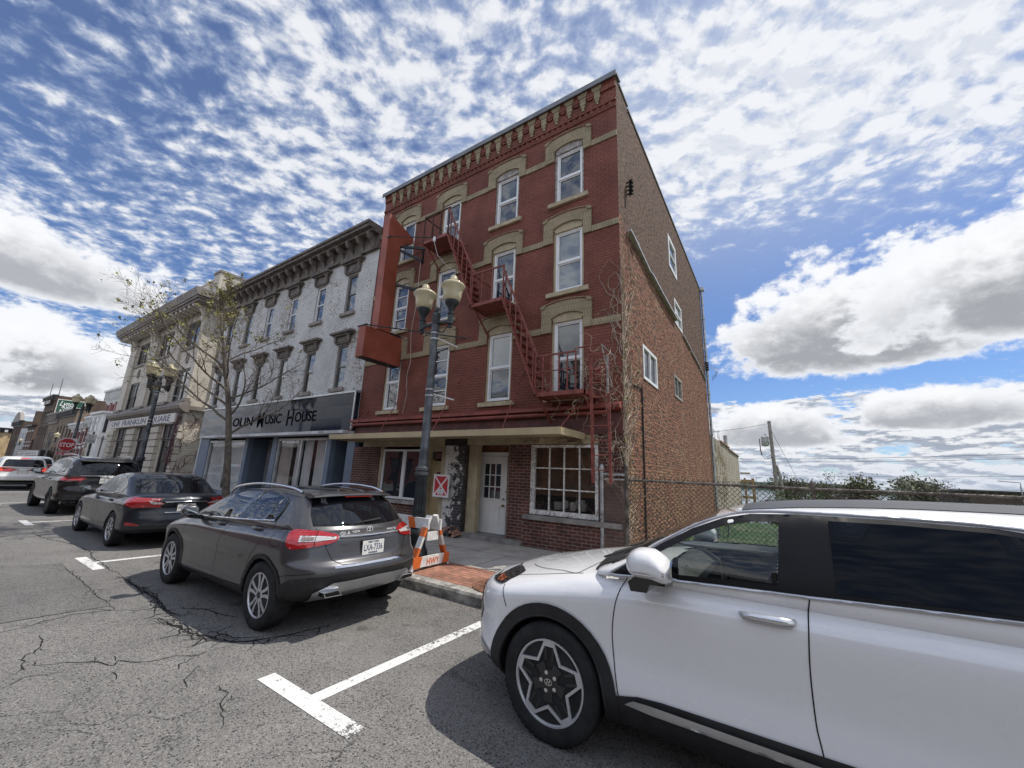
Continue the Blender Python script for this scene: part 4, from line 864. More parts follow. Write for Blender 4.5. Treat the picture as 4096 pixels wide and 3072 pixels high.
mb = MB(); mb.box(FL, -28.0, YF+.2, YF+.5, 11.32, 12.75); mb.box(FL-.03, -28.0, YF+.16, YF+.54, 12.75, 12.86); mb.quad((FL, YF+.4, 11.4), (FR, YF+.4, 11.4), (FR, 30, 11.2), (FL, 30, 11.2)); mb.build('parapet', M_crms, FB)
mb = MB(); mb.box(-28.0, FR, YF+.1, YF+3.2, 11.32, 13.0); mb.build('parapet_block', M_crm, FB); mb = MB(); mb.box(-28.08, FR+.06, YF+.04, YF+3.26, 13.0, 13.14); mb.build('coping', M_dgrey, FB)
mb = MB(); mb.prism([(YF-.17, 4.36), (YF-.45, 4.55), (YF-.50, 4.72), (YF-.17, 4.98), (YF-.001, 4.98), (YF-.001, 4.36)], 'x', FL-.3, FR+.25); mb.box(FR+.001, FR+.25, YF, YF+2, 4.5, 4.72); mb.build('belt_course', M_dgrey, FB)
mb = MB(); mb.box(-40.45, -27.62, YF-.34, YF-.17, 3.80, 4.32); sb = mb.build('name_board', pm('white_board', (.62, .60, .56), .6, var=.08, vs=2), FB)
M_ltr = pm('grey_blue_letters', (.10, .11, .15), .6)
for (tx, x0, w) in (('ONE', -40.1, 1.95), ('FRANKLIN', -37.55, 5.0), ('SQUARE', -32.1, 3.75)):
    t = MB(); text_mb(t, tx, .50, (x0, YF-.342, 3.90), (1, 0, 0), (0, 0, 1), .004, w, 0, .01); t.build('lettering', M_ltr, sb)
for a, b in bays:
    for z0, z1 in ((8.44, 10.12), (5.08, 7.10)): winY(FB, a, b, z0, z1, YF+.05, M_dk, [M_g4, M_g4, M_g3, M_g4], 2, .13)
    cx = (a+b)/2; mb = MB(); mb.box(a-.02, b+.02, YF-.10, YF+.1, 8.30, 8.435); mb.box(a-.02, b+.02, YF-.10, YF+.1, 4.99, 5.075); mb.build('sill', M_dgrey, FB)
    mb = MB()
    for k_ in range(20): a1, a2 = 2*PI*k_/20, 2*PI*(k_+1)/20; mb.bar((cx+.18*math.cos(a1), YF-.03, 7.75+.32*math.sin(a1)), (cx+.18*math.cos(a2), YF-.03, 7.75+.32*math.sin(a2)), .06, .055, (0, 1, 0))
    mb.build('oval_ornament', M_dgrey, FB)
    winY(FB, a, b, .35, 2.95, YF+.06, M_dk, [M_g4], 2, .14, 'shop_window', True)
    mb = MB(); mb.box(a, b, YF+.06, YF+.12, 2.952, 3.78)
    for k_ in range(4): xx = a+(b-a)*k_/3; mb.box(xx-.05, xx+.05, YF+.02, YF+.059, 2.96, 3.77)
    mb.box(a-.05, b+.05, YF-.05, YF+.058, 2.90, 2.958); mb.build('panel', pm('charcoal_panel', (.045, .042, .045), .5, var=.15), FB)
mb = MB(); mb.tube([(FR+.1, YF+.9, 11), (FR+.1, YF+.9, 5.4), (FR+.35, YF+.9, 5.2), (FR+.35, YF+.9, 4.9), (FR+.1, YF+.9, 4.7), (FR+.1, YF+.9, .2)], .06, 8); mb.build('downpipe', M_vinyl, FB)

# ================================================================ FAR ROW ACROSS THE SQUARE
YR2 = 15.0
def simple(name, label, x0, x1, h, mt, y=YR2, depth=14, roofm=None, cor=None, corh=.7, wins=(), wm=None, arch=None, grp='buildings of the far row', fr=None):
    B = empty(name, label, 'building', (0, 0, 0), grp)
    hl = [(a, b, z0, z1) for (a, b, z0, z1) in wins]
    mb = MB(); mb.grid_wall('y', y, (x0, x1), (0, h), hl, .25); mb.quad((x1, y, 0), (x1, y+depth, 0), (x1, y+depth, h), (x1, y, h)); mb.quad((x0, y+depth, 0), (x0, y, 0), (x0, y, h), (x0, y+depth, h)); mb.quad((x0, y+depth, 0), (x1, y+depth, 0), (x1, y+depth, h), (x0, y+depth, h)); mb.build('wall', mt, B)
    mb = MB(); mb.quad((x0, y, h-.05), (x1, y, h-.05), (x1, y+depth, h-.05), (x0, y+depth, h-.05)); mb.build('roof', M_dgrey, B)
    if cor:
        mb = MB(); mb.box(x0-.1, x1+.1, y-.7, y+.2, h-.15, h+.15); mb.box(x0-.05, x1+.05, y-.45, y-.01, h-.15-corh*.5, h-.15); mb.box(x0, x1, y-.2, y-.015, h-.15-corh, h-.15-corh*.5)
        n_ = max(2, int((x1-x0)/.9))
        for k in range(n_): xx = x0+(x1-x0)*(k+.5)/n_; mb.box(xx-.12, xx+.12, y-.6, y-.452, h-.15-corh*.8, h-.155)
        mb.build('cornice', cor, B)
    for (a, b, z0, z1) in wins:
        w = winY(B, a, b, z0, z1, y+.1, wm or M_vinyl, M_g1, 1, .12)
        if fr:
            f = MB(); f.box(a-.12, b+.12, y-.12, y-.002, z1, z1+.35); f.box(a-.12, b+.12, y-.14, y-.0025, z0-.2, z0); f.build('lintel', fr, w)
    return B
def wgrid(x0, x1, n, rows, w):
    return [(x0+(x1-x0)*(k+.5)/n-w/2, x0+(x1-x0)*(k+.5)/n+w/2, z0, z1) for k in range(n) for z0, z1 in rows]
def fb(name, c, c2=None): return brick(name, c, c2 or hsc(c, .8), hsc(c, .7), .25, .09, .01, .3, .01, .85, var=.3, nscale=.5)
M_dkbr = fb('dark_brown_brick', (.105, .075, .06)); M_tanbr = fb('tan_brown_brick', (.21, .165, .125)); M_redbr = fb('dark_red_brick', (.175, .06, .05)); M_pinkbr = fb('maroon_painted_brick', (.26, .075, .07)); M_yelbr = fb('yellow_brick', (.55, .41, .24)); M_gryb = pm('pale_grey_panels', (.38, .39, .41), .6, var=.15, vs=.3)
M_whtrim = pm('white_painted_trim', (.58, .58, .57), .6, var=.12, vs=1)
simple('brick_house', 'maroon painted brick building with bracketed white cornice beyond the cream corner building', -83.5, -70, 11.3, M_pinkbr, depth=9, cor=M_whtrim, corh=1.6, wins=wgrid(-83.5, -70, 5, ((7.6, 9.3),), 1.0), fr=M_whtrim)
bw = empty('bay_front', 'white panelled bay front with tall windows under the maroon brick gable', 'building', group='buildings of the far row')
mb = MB(); mb.prism([(-83.4, 14.9), (-82.4, 13.6), (-76.0, 13.6), (-75.0, 14.9)], 'z', .5, 7.6); mb.build('wall', M_whtrim, bw)
mb = MB(); mb.prism([(-83.7, 14.95), (-82.6, 13.3), (-75.8, 13.3), (-74.7, 14.95)], 'z', 7.6, 7.9); mb.prism([(-83.5, 14.95), (-82.5, 13.5), (-75.9, 13.5), (-74.9, 14.95)], 'z', 4.3, 4.5); mb.build('cornice', M_whtrim, bw)
for (xa, xb, z0, z1) in ((-82.2, -80.5, 5.0, 7.3), (-79.8, -77.9, 5.0, 7.3), (-82.2, -80.4, 1.6, 3.9), (-79.8, -78, 1.6, 3.9)): winY(bw, xa, xb, z0, z1, 13.53, M_whtrim, M_g1, 1, .12, depth=.06)
f = MB(); f.box(-75.9, -75.6, 13.8, 14.6, 5, 7.3); f.build('side_window', M_g1, bw)
simple('brick_house', 'red brick building with stepped white cornice and tall narrow windows', -91.8, -83.6, 7.75, M_redbr, cor=M_whtrim, corh=1.0, wins=wgrid(-91.8, -83.6, 5, ((3.9, 6.3), (.9, 3.1)), .8), fr=M_whtrim)
gb = empty('gable_house', 'brown hipped roof rising behind the red brick building with stepped white cornice', 'building', group='buildings of the far row')
mb = MB(); mb.add([(-92.5, 19, 7.5), (-76, 19, 7.5), (-76, 30, 7.5), (-92.5, 30, 7.5), (-88, 24, 10.6), (-76, 24, 10.9)], [(0, 1, 5, 4), (2, 3, 4, 5), (3, 0, 4), (1, 2, 5)]); mb.build('roof', pm('brown_shingles', (.19, .09, .06), .9, var=.25, vs=1.5), gb)
mb = MB(); mb.bar((-92.5, 19, 7.55), (-88, 24, 10.65), .25); mb.bar((-88, 24, 10.65), (-76, 24, 10.95), .25); mb.build('ridge_cap', M_whtrim, gb)
mb = MB(); mb.box(-92.4, -76.1, 19.1, 29.9, 0, 7.5); mb.build('wall', M_redbr, gb)
simple('shop_house', 'low brick building with white cornice and paired white windows beside the dark lamp post', -103, -91.9, 7.0, M_redbr, cor=M_whtrim, corh=.7, wins=wgrid(-103, -91.9, 4, ((3.7, 5.7), (.9, 2.9)), 1.3), fr=M_whtrim)
hb = empty('rear_house', 'pale plastered wall with red chimney rising behind the low white cornice', 'building', group='buildings of the far row')
mb = MB(); mb.box(-108, -93.5, 21, 30, 0, 9.4); mb.build('wall', fb('patchy_pale_render', (.42, .40, .38), (.36, .33, .31)), hb); mb = MB(); mb.box(-95.5, -93.8, 22, 23.5, 9.4, 11.4); mb.build('chimney', M_redbr, hb)
simple('tan_house', 'tan brick building with dark flat cornice and grouped narrow windows', -117.6, -103.1, 9.8, M_tanbr, cor=M_dk, corh=.9, wins=wgrid(-117.6, -103.1, 5, ((4.9, 7.2), (.8, 3.2)), 1.2), wm=M_dk)
simple('tan_house', 'tan brick building with pale cornice and patterned frieze next to the billboard building', -127, -117.7, 9.85, M_tanbr, cor=M_brownl, corh=1.8, wins=[(-125.6, -122.9, 2.6, 6.4), (-121.9, -119.2, 2.6, 6.4)], wm=M_whtrim)
LB = simple('billboard_building', 'tall dark brick building with green painted billboard on its side wall', -139.3, -127.1, 14.2, M_dkbr, depth=12, cor=M_dk, corh=.8, wins=wgrid(-139.3, -127.1, 6, ((8.9, 11.0), (5.6, 7.7)), .95), fr=M_tanbr)
mb = MB(); mb.box(-127.08, -126.95, 15.2, 19.4, 10.5, 13.5); bd = mb.build('billboard', pm('white_edge', (.6, .6, .58), .6), LB)
mb = MB(); mb.box(-126.95, -126.90, 15.35, 19.25, 10.65, 13.35); mb.build('green_panel', pm('billboard_green', (.018, .075, .045), .5), bd)
t = MB(); text_mb(t, 'Lynch', 1.5, (-126.89, 15.6, 12.1), (0, 1, 0), (0, 0, 1), .01, 2.4, .35, .02); text_mb(t, 'FURNITURE', .8, (-126.89, 16.2, 11.45), (0, 1, 0), (0, 0, 1), .01, 2.6, 0, .015); text_mb(t, '& MATTRESS', .8, (-126.89, 15.8, 10.8), (0, 1, 0), (0, 0, 1), .01, 3.1, 0, .015); t.build('lettering', M_vinyl, bd)
mb = MB(); mb.box(-137.3, -129.7, 14.55, 14.98, 12.5, 13.6); nb = mb.build('name_panel', M_dkbr, LB); t = MB(); text_mb(t, 'LYNCH', 1.15, (-136.9, 14.54, 12.65), (1, 0, 0), (0, 0, 1), .01, 6.6, 0, .02); t.build('lettering', M_whtrim, nb)
for xx in (-138.6, -127.8): mb = MB(); mb.tube([(xx, 15.2, 14.3), (xx-.6, 15.2, 18.0)], [.07, .04], 6); mb.build('antenna', M_black, LB)
MQ = empty('marquee', 'white cinema marquee with rows of black letters below the dark brick building', 'marquee')
mb = MB(); mb.box(-141, -113, 13.3, 14.4, .95, 2.6); mb.build('frame', M_dk, MQ)
for (xa, xb) in ((-139.5, -129), (-128, -114.5)):
    mb = MB(); mb.box(xa, xb, 13.2, 13.29, 1.25, 2.4); pn = mb.build('letter_board', M_vinyl, MQ); t = MB()
    for zz in (1.4, 1.72, 2.05):
        x_ = xa+.5
        while x_ < xb-1.5: l_ = rc.uniform(.5, 1.6); t.box(x_, x_+l_, 13.18, 13.199, zz, zz+.16); x_ += l_+rc.uniform(.3, .8)
    t.build('letter_rows', M_dk, pn)
simple('small_house', 'small brown brick house with white framed windows left of the tall dark building', -153.4, -142.6, 8.3, fb('brown_brick', (.15, .10, .08)), cor=M_dk, corh=.4, wins=wgrid(-153.4, -142.6, 3, ((4.6, 6.9), (1.4, 3.4)), 1.1), fr=M_whtrim)
simple('grey_house', 'plain pale grey clad building with bands of windows', -164.8, -153.5, 8.1, M_gryb, wins=wgrid(-164.8, -153.5, 4, ((5.5, 6.8), (3.0, 4.3)), 1.6))
OB = simple('ornate_house', 'dark brick building with curly ornate gable at the far end of the street', -181, -165, 10.2, M_dkbr, cor=M_dk, corh=1.2, wins=wgrid(-181, -165, 5, ((6.6, 8.6), (3.2, 5.2)), 1.1))
mb = MB(); mb.prism(arc(-180.5, -165.5, 10.3, 2.6, 12) + [(-165.5, 10.2), (-180.5, 10.2)], 'y', 14.4, 15.1); mb.build('gable', M_brownl, OB); mb = MB(); mb.box(-170, -168, 17, 19, 10.2, 13.3); mb.build('chimney', M_dkbr, OB)
rb_ = empty('long_house', 'red brick side wall rising behind the pale grey clad building', 'building', group='buildings of the far row')
mb = MB(); mb.box(-164, -146, 19, 30, 0, 10.6); mb.build('wall', M_redbr, rb_); mb = MB(); mb.box(-164.2, -145.8, 18.8, 30.2, 10.6, 10.8); mb.build('coping', M_brownl, rb_)
YB_ = empty('yellow_house', 'yellow brick building with dark bracketed cornice closing the end of the street', 'building', group='buildings of the far row')
hl = [(y0, y0+1.3, z0, z1) for y0 in (-6, -2, 2, 6, 9.5) for z0, z1 in ((4.3, 6.5), (1.0, 3.0))]
mb = MB(); mb.grid_wall('x', -190, (-14, 17), (0, 7.6), hl, -.3); mb.box(-202, -190.4, -14, 17, 7.5, 7.6); mb.build('wall', M_yelbr, YB_)
mb = MB(); mb.box(-202, -189.3, -14.5, 17.5, 8.6, 9.0); mb.box(-201, -189.7, -14.2, 17.2, 7.6, 8.6)
mb.build('cornice', M_dk, YB_); mb = MB()
for k_ in range(20): mb.box(-189.69, -189.4, -13.6+k_*1.55, -13.0+k_*1.55, 7.7, 8.5)
mb.build('cornice_panel', M_whtrim, YB_); mb = MB(); mb.box(-196, -194.5, 10, 12.5, 9, 10.4); mb.build('chimney', M_dkbr, YB_)
for (y0, y1, z0, z1) in hl: mb = MB(); mb.box(-190.25, -190.1, y0, y1, z0, z1); mb.build('window', M_g1, YB_)
# ================================================================ CARS
def pchip(pts):
    xs = [p[0] for p in pts]; ys = [p[1] for p in pts]; n = len(xs)
    if n == 1: return lambda x: ys[0]
    h = [xs[i+1]-xs[i] for i in range(n-1)]; d = [(ys[i+1]-ys[i])/h[i] for i in range(n-1)]; m_ = [0]*n
    m_[0], m_[-1] = d[0], d[-1]
    for i in range(1, n-1):
        if d[i-1]*d[i] > 0: w1, w2 = 2*h[i]+h[i-1], h[i]+2*h[i-1]; m_[i] = (w1+w2)/(w1/d[i-1]+w2/d[i])
    def f(x):
        if x <= xs[0]: return ys[0]
        if x >= xs[-1]: return ys[-1]
        i = 0
        while x > xs[i+1]: i += 1
        t = (x-xs[i])/h[i]
        return ys[i]*(1+2*t)*(1-t)**2 + h[i]*m_[i]*t*(1-t)**2 + ys[i+1]*t*t*(3-2*t) + h[i]*m_[i+1]*t*t*(t-1)
    return f
def rbox(L, Wd, H, r, nx, ny, nz):
    """rounded closed box grid -> verts in [-1,1]^3 and quads"""
    h = (L/2, Wd/2, H/2); V = {}; vs = []; fs = []
    def lin(n, hh):
        inner = [(-1+2*i/n) for i in range(n+1)]; e = r/hh
        ex = [1-e*k for k in (.15, .3, .45, .6, .8, 1.0)]
        t = sorted(set([round(x, 5) for x in inner + ex + [-x for x in ex]])); return t
    ax = [lin(nx, h[0]), lin(ny, h[1]), lin(nz, h[2])]
    def put(p):
        P = [p[i]*h[i] for i in range(3)]; q_ = [max(-h[i]+r, min(h[i]-r, P[i])) for i in range(3)]
        d = [P[i]-q_[i] for i in range(3)]; l = math.sqrt(sum(x*x for x in d))
        if l > 1e-9: P = [q_[i]+r*d[i]/l for i in range(3)]
        N = tuple(P[i]/h[i] for i in range(3)); k = tuple(round(x, 5) for x in N)
        if k not in V: V[k] = len(vs); vs.append(N)
        return V[k]
    for axis in range(3):
        u, v = [(1, 2), (2, 0), (0, 1)][axis]
        for s in (-1, 1):
            g = []
            for a in ax[u]:
                row = []
                for b in ax[v]:
                    p = [0, 0, 0]; p[axis] = s; p[u] = a; p[v] = b; row.append(put(p))
                g.append(row)
            for i in range(len(ax[u])-1):
                for j in range(len(ax[v])-1):
                    f = [g[i][j], g[i+1][j], g[i+1][j+1], g[i][j+1]]
                    if s < 0: f = f[::-1]
                    if len(set(f)) >= 3: fs.append(tuple(dict.fromkeys(f)))
    return vs, fs
def shell(sp, res):
    """deform the rounded box to the given profiles"""
    zt, zb, hw, ins = pchip(sp['zt']), pchip(sp['zb']), pchip(sp['hw']), pchip(sp['ins'])
    xF, xR = pchip(sp['xF']), pchip(sp['xR']); X0, X1 = sp['X0'], sp['X1']; bF, bR = sp.get('bF', .1), sp.get('bR', .08); pw = sp.get('pw', 3); cr = sp.get('crown', .03)
    vs, fs = rbox(X1-X0, 2*sp['hw'][len(sp['hw'])//2][1], sp['H'], sp['r'], *res); out = []
    for (a, b, c) in vs:
        t = (a+1)/2; x0 = X0+(X1-X0)*t; z = zb(x0)+(zt(x0)-zb(x0))*(c+1)/2
        if c > 0: z -= cr*abs(b)**2.2*c**2
        ab = abs(b)**pw; x = (xF(z)+bF*ab)*(1-t)+(xR(z)-bR*ab)*t
        y = b*(hw(x)-ins(z)); out.append((x, y, z))
    return out, fs
def inpoly(p, poly):
    x, y = p; r_ = False; j = len(poly)-1
    for i in range(len(poly)):
        xi, yi = poly[i]; xj, yj = poly[j]
        if (yi > y) != (yj > y) and x < (xj-xi)*(y-yi)/(yj-yi)+xi: r_ = not r_
        j = i
    return r_
def resample(pts, st, closed=False):
    P = [Vector(p) for p in pts]; P = P+[P[0]] if closed else P; out = []
    for a, b in zip(P, P[1:]):
        n = max(1, int(math.ceil((b-a).length/st)))
        out += [a.lerp(b, i/n) for i in range(n)]
    return out if closed else out+[P[-1]]
def smooth_poly(pts, n=4, closed=False):
    """Catmull-Rom through the points"""
    P = [Vector(p) for p in pts]; N = len(P); out = []
    for i in range(N if closed else N-1):
        p0 = P[(i-1) % N] if closed or i > 0 else P[i]; p1 = P[i]; p2 = P[(i+1) % N]; p3 = P[(i+2) % N] if closed or i+2 < N else p2
        for k in range(n):
            t = k/n; out.append(.5*((2*p1)+(p2-p0)*t+(2*p0-5*p1+4*p2-p3)*t*t+(3*p1-p0-3*p2+p3)*t**3))
    if not closed: out.append(P[-1])
    return [tuple(p) for p in out]
class Car:
    def __init__(s, root, paint_m):
        s.root = root; s.paint = paint_m; s.v = []; s.f = []
    def mesh(s, name, sp, res, mats=None, cut=None, drop=None, parent=None):
        vs, fs = shell(sp, res); mb = MB(); mb.add(vs, fs)
        o = mb.build(name, [s.paint, M_wheelwell] if mats is None else mats, None, 180)
        if cut:
            cb = MB().mat(1)
            for (x, z, r_, y0, y1) in cut:
                for sg in (-1, 1): cb.lathe([(r_, min(sg*y0, sg*y1)), (r_, max(sg*y0, sg*y1))], (x, 0, z), 64, 'y')
            co = cb.build('cut', [s.paint, M_wheelwell]); bm_ = bmesh.new(); bm_.from_mesh(co.data); bmesh.ops.recalc_face_normals(bm_, faces=bm_.faces); bm_.to_mesh(co.data); bm_.free()
            bm_ = bmesh.new(); bm_.from_mesh(o.data); bmesh.ops.recalc_face_normals(bm_, faces=bm_.faces); bm_.to_mesh(o.data); bm_.free()
            md = o.modifiers.new('b', 'BOOLEAN'); md.operation = 'DIFFERENCE'; md.solver = 'EXACT'; md.object = co
            me = bpy.data.meshes.new_from_object(o.evaluated_get(bpy.context.evaluated_depsgraph_get())); o.modifiers.clear(); o.data = me
            bpy.data.objects.remove(co)
        else:
            bm_ = bmesh.new(); bm_.from_mesh(o.data); bmesh.ops.recalc_face_normals(bm_, faces=bm_.faces); bm_.to_mesh(o.data); bm_.free()
        b = len(s.v); s.v += [tuple(v.co) for v in o.data.vertices]; s.f += [tuple(i+b for i in p.vertices) for p in o.data.polygons]
        if drop:
            bm_ = bmesh.new(); bm_.from_mesh(o.data); bmesh.ops.delete(bm_, geom=[f for f in bm_.faces if drop(f.calc_center_median(), f.normal)], context='FACES'); bm_.to_mesh(o.data); bm_.free()
        o.data.polygons.foreach_set('use_smooth', [True]*len(o.data.polygons)); o.data.set_sharp_from_angle(angle=R(38)); o.data.update()
        o.parent = parent or s.root; s.bvh = BVHTree.FromPolygons(s.v, s.f); return o
    def hit(s, view, u, v):
        if view in ('LB', 'RB'):
            k = .70710678; sg = 1 if view == 'LB' else -1; o = (u*k+5*k, sg*(u*k-5*k), v); d = (-k, sg*k, 0)
            p, n, i, _ = s.bvh.ray_cast(Vector(o), Vector(d))
            if p is None: return None, None
            return p, (n if n.dot(Vector(d)) < 0 else -n)
        o, d = {'L': ((u, -3, v), (0, 1, 0)), 'R': ((u, 3, v), (0, -1, 0)), 'F': ((-5, u, v), (1, 0, 0)), 'B': ((8, u, v), (-1, 0, 0)), 'T': ((u, v, 4), (0, 0, -1))}[view]
        p, n, i, _ = s.bvh.ray_cast(Vector(o), Vector(d))
        if p is None: return None, None
        if n.dot(Vector(d)) > 0: n = -n
        return p, n
    def patch(s, name, view, poly, mat, parent=None, off=.004, st=.035, holes=(), flat=False):
        b = resample(poly, st, True); pts = [tuple(p) for p in b]; edges = [(i, (i+1) % len(b)) for i in range(len(b))]
        for h in holes:
            hb = resample(h, st, True); k = len(pts); pts += [tuple(p) for p in hb]; edges += [(k+i, k+(i+1) % len(hb)) for i in range(len(hb))]
        u0, u1 = min(p[0] for p in poly), max(p[0] for p in poly); v0, v1 = min(p[1] for p in poly), max(p[1] for p in poly)
        i = u0+st/2
        while i < u1:
            j = v0+st/2
            while j < v1:
                if inpoly((i, j), poly) and not any(inpoly((i, j), h) for h in holes) and min((Vector((i, j))-Vector(p)).length for p in pts[:len(edges)]) > st*.45: pts.append((i, j))
                j += st
            i += st
        V, E_, F, *_ = delaunay_2d_cdt([Vector(p) for p in pts], edges, [], 0, 1e-6)
        T = [f for f in F if (lambda c: inpoly(c, poly) and not any(inpoly(c, h) for h in holes))(((V[f[0]].x+V[f[1]].x+V[f[2]].x)/3, (V[f[0]].y+V[f[1]].y+V[f[2]].y)/3))]
        P = []; ok = []
        for v in V:
            p, n = s.hit(view, v.x, v.y)
            ok.append(p is not None); P.append(tuple(p+n*off) if p is not None else (0, 0, 0))
        T = [f for f in T if all(ok[i] for i in f) and max((Vector(P[f[a]])-Vector(P[f[a-1]])).length for a in range(3)) < .35]
        if not T: return None
        mb = MB(); mb.add(P, T); o = mb.build(name, mat, parent or s.root)
        bm_ = bmesh.new(); bm_.from_mesh(o.data); bmesh.ops.recalc_face_normals(bm_, faces=bm_.faces); loose = [v for v in bm_.verts if not v.link_faces]; bmesh.ops.delete(bm_, geom=loose, context='VERTS')
        dirv = {'L': Vector((0, -1, 0)), 'R': Vector((0, 1, 0)), 'F': Vector((-1, 0, 0)), 'B': Vector((1, 0, 0)), 'T': Vector((0, 0, 1)), 'LB': Vector((1, -1, 0)), 'RB': Vector((1, 1, 0))}[view]
        for f in bm_.faces:
            if f.normal.dot(dirv) < 0: f.normal_flip()
        bm_.to_mesh(o.data); bm_.free(); o.data.polygons.foreach_set('use_smooth', [True]*len(o.data.polygons)); o.data.update(); return o
    def line(s, mb, view, pts, w, off=.003, st=.03, tube=None):
        L = []; prev = None
        R_ = [s.hit(view, p.x, p.y) for p in resample(pts, st)]; R_ = [(p+n*off, n) for p, n in R_ if p is not None]
        if len(R_) < 2: return
        if tube: mb.tube([p for p, n in R_], tube, 6); return
        for i, (p, n) in enumerate(R_):
            d = (R_[min(i+1, len(R_)-1)][0]-R_[max(i-1, 0)][0]).normalized(); t = d.cross(n).normalized()*w/2; L += [p+t, p-t]
        mb.add(L, [(2*i, 2*i+1, 2*i+3, 2*i+2) for i in range(len(R_)-1)])
    def seams(s, items, name='panel_gap', mat=None, w=.006, sides='LR', parent=None):
        mb = MB()
        for v, pts in items:
            if v in 'LR':
                for sd in sides: s.line(mb, sd, pts, w)
            else: s.line(mb, v, pts, w)
        return mb.build(name, mat or M_seam, parent or s.root, 180)
    def both(s, name, poly, mat, **k):
        return [s.patch(name, v, poly, mat, **k) for v in 'LR']
def wheel(car, x, z, y, R_, rr, w, spokes, side, rim_m, dark_m, style='twin'):
    """one wheel: tyre + rim; outer face at |y|"""
    sg = -1 if side == 'L' else 1; yc = sg*(abs(y)-w/2)
    def prof(l): return [(r_, h if sg < 0 else -h) for r_, h in l]
    t = MB(); t.lathe(prof([(rr-.005, -w*.40), (rr+.006, -w*.47), (rr+.03, -w*.495), (R_-.05, -w*.50), (R_-.018, -w*.46), (R_-.004, -w*.40), (R_, -w*.30), (R_, w*.30), (R_-.004, w*.40), (R_-.02, w*.47), (rr, w*.48)]), (x, yc, z), 56, 'y')
    wo = empty_part('wheel', car.root); ty = t.build('tyre', M_tyre, wo, 40)
    g = MB()
    for k in range(60):                                     # tread blocks across the crown
        a = 2*PI*k/60
        for h0, h1 in ((-.40, -.22), (-.17, -.02), (.03, .18), (.23, .40)):
            a1 = a+.02*(h0*9); c, s_ = math.cos(a1), math.sin(a1); tt = Vector((-s_, 0, c))*.011; P = Vector((x+c*(R_+.0015), yc, z+s_*(R_+.0015)))
            g.quad(P-tt+Vector((0, h0*w, 0)), P+tt+Vector((0, h0*w, 0)), P+tt+Vector((0, h1*w, 0))+tt*.6, P-tt+Vector((0, h1*w, 0))+tt*.6)
    g.build('tread', M_tyre, ty)
    r = MB(); r.lathe(prof([(rr-.002, -w*.42), (rr-.004, -w*.455), (rr-.014, -w*.46), (rr-.020, -w*.42), (rr-.022, -w*.38)]), (x, yc, z), 56, 'y', cap=False); ro = r.build('rim', rim_m, wo, 30)
    r = MB(); r.lathe(prof([(rr-.022, -w*.38), (rr-.035, -w*.10), (rr-.05, w*.3)]), (x, yc, z), 56, 'y', cap=False); r.build('barrel', dark_m, ro, 30)
    d = MB(); d.lathe(prof([(rr-.03, w*.05), (rr-.03, w*.06)]), (x, yc, z), 40, 'y'); d.lathe(prof([(.155, -w*.10), (.155, -w*.03)]), (x, yc, z), 40, 'y'); d.build('brake', M_disc, ro, 30)
    def pr(mb, poly, y0, y1, ang=0):
        c, s_ = math.cos(ang), math.sin(ang); P = [(x+(u*c-v*s_), z+(u*s_+v*c)) for u, v in poly]; mb.prism(P, 'y', yc+(y0*w if sg < 0 else -y0*w), yc+(y1*w if sg < 0 else -y1*w))
    if style == 'twin':
        m_ = MB()
        for k in range(spokes):
            a = 2*PI*k/spokes+PI/2
            for e in (-1, 1):
                r0, r1 = .045, rr-.012
                pr(m_, [(r0, e*.008), (r0, e*.034), (r1*.55, e*.040), (r1, e*.075), (r1, e*.034), (r1*.6, e*.012)], -.42, -.24, a)
        m_.lathe(prof([(.072, -w*.25), (.068, -w*.40), (.05, -w*.41)]), (x, yc, z), 24, 'y'); so = m_.build('spokes', rim_m, ro, 30)
        h = MB(); h.lathe(prof([(.034, -w*.41), (.034, -w*.425), (.02, -w*.43)]), (x, yc, z), 20, 'y')
        for k in range(5): a = 2*PI*(k+.5)/5+PI/2; h.lathe(prof([(.011, -w*.39), (.011, -w*.412)]), (x+.055*math.cos(a), yc, z+.055*math.sin(a)), 8, 'y')
        h.build('hub_cap', dark_m, ro, 30)
    else:
        base = MB()
        out = []; inn = []
        for k in range(5):
            a = 2*PI*k/5+PI/2
            for da, rad, lst in ((-.155, rr-.012, out), (.155, rr-.012, out)): lst.append((rad*math.cos(a+da), rad*math.sin(a+da)))
            a2 = a+PI/5; out.append((.59*rr*math.cos(a2), .59*rr*math.sin(a2)))
        cen = [(.87*p[0], .87*p[1]) for i, p in enumerate(out)]
        for i in range(len(out)): j = (i+1) % len(out); pr(base, [out[i], out[j], cen[j], cen[i]], -.45, -.30)
        base.build('spokes', rim_m, ro, 30)
        d = MB(); pr(d, [(p[0]*1.0, p[1]*1.0) for p in cen], -.395, -.29)
        for k in range(5):
            a = 2*PI*k/5+PI/2; pr(d, [(.045, -.024), (.12, -.036), (.12, .036), (.045, .024)], -.43, -.39, a+PI/5)
            for e in (-1, 1): pr(d, [(.13, e*.018), (rr*.80, e*.020), (rr*.80, e*.040), (.13, e*.034)], -.425, -.39, a)
        d.lathe(prof([(.075, -w*.38), (.07, -w*.43), (.045, -w*.435)]), (x, yc, z), 24, 'y'); d.build('dark_insert', dark_m, ro, 30)
        h = MB()
        for k in range(5): a = 2*PI*k/5+PI/2+.3; h.lathe(prof([(.013, -w*.43), (.013, -w*.445), (.006, -w*.45)]), (x+.057*math.cos(a), yc, z+.057*math.sin(a)), 10, 'y')
        ye = yc+(-.44*w if sg < 0 else .44*w)
        for k in range(20): a1, a2 = 2*PI*k/20, 2*PI*(k+1)/20; h.bar((x+.028*math.cos(a1), ye, z+.018*math.sin(a1)), (x+.028*math.cos(a2), ye, z+.018*math.sin(a2)), .004, .006, (0, 1, 0))
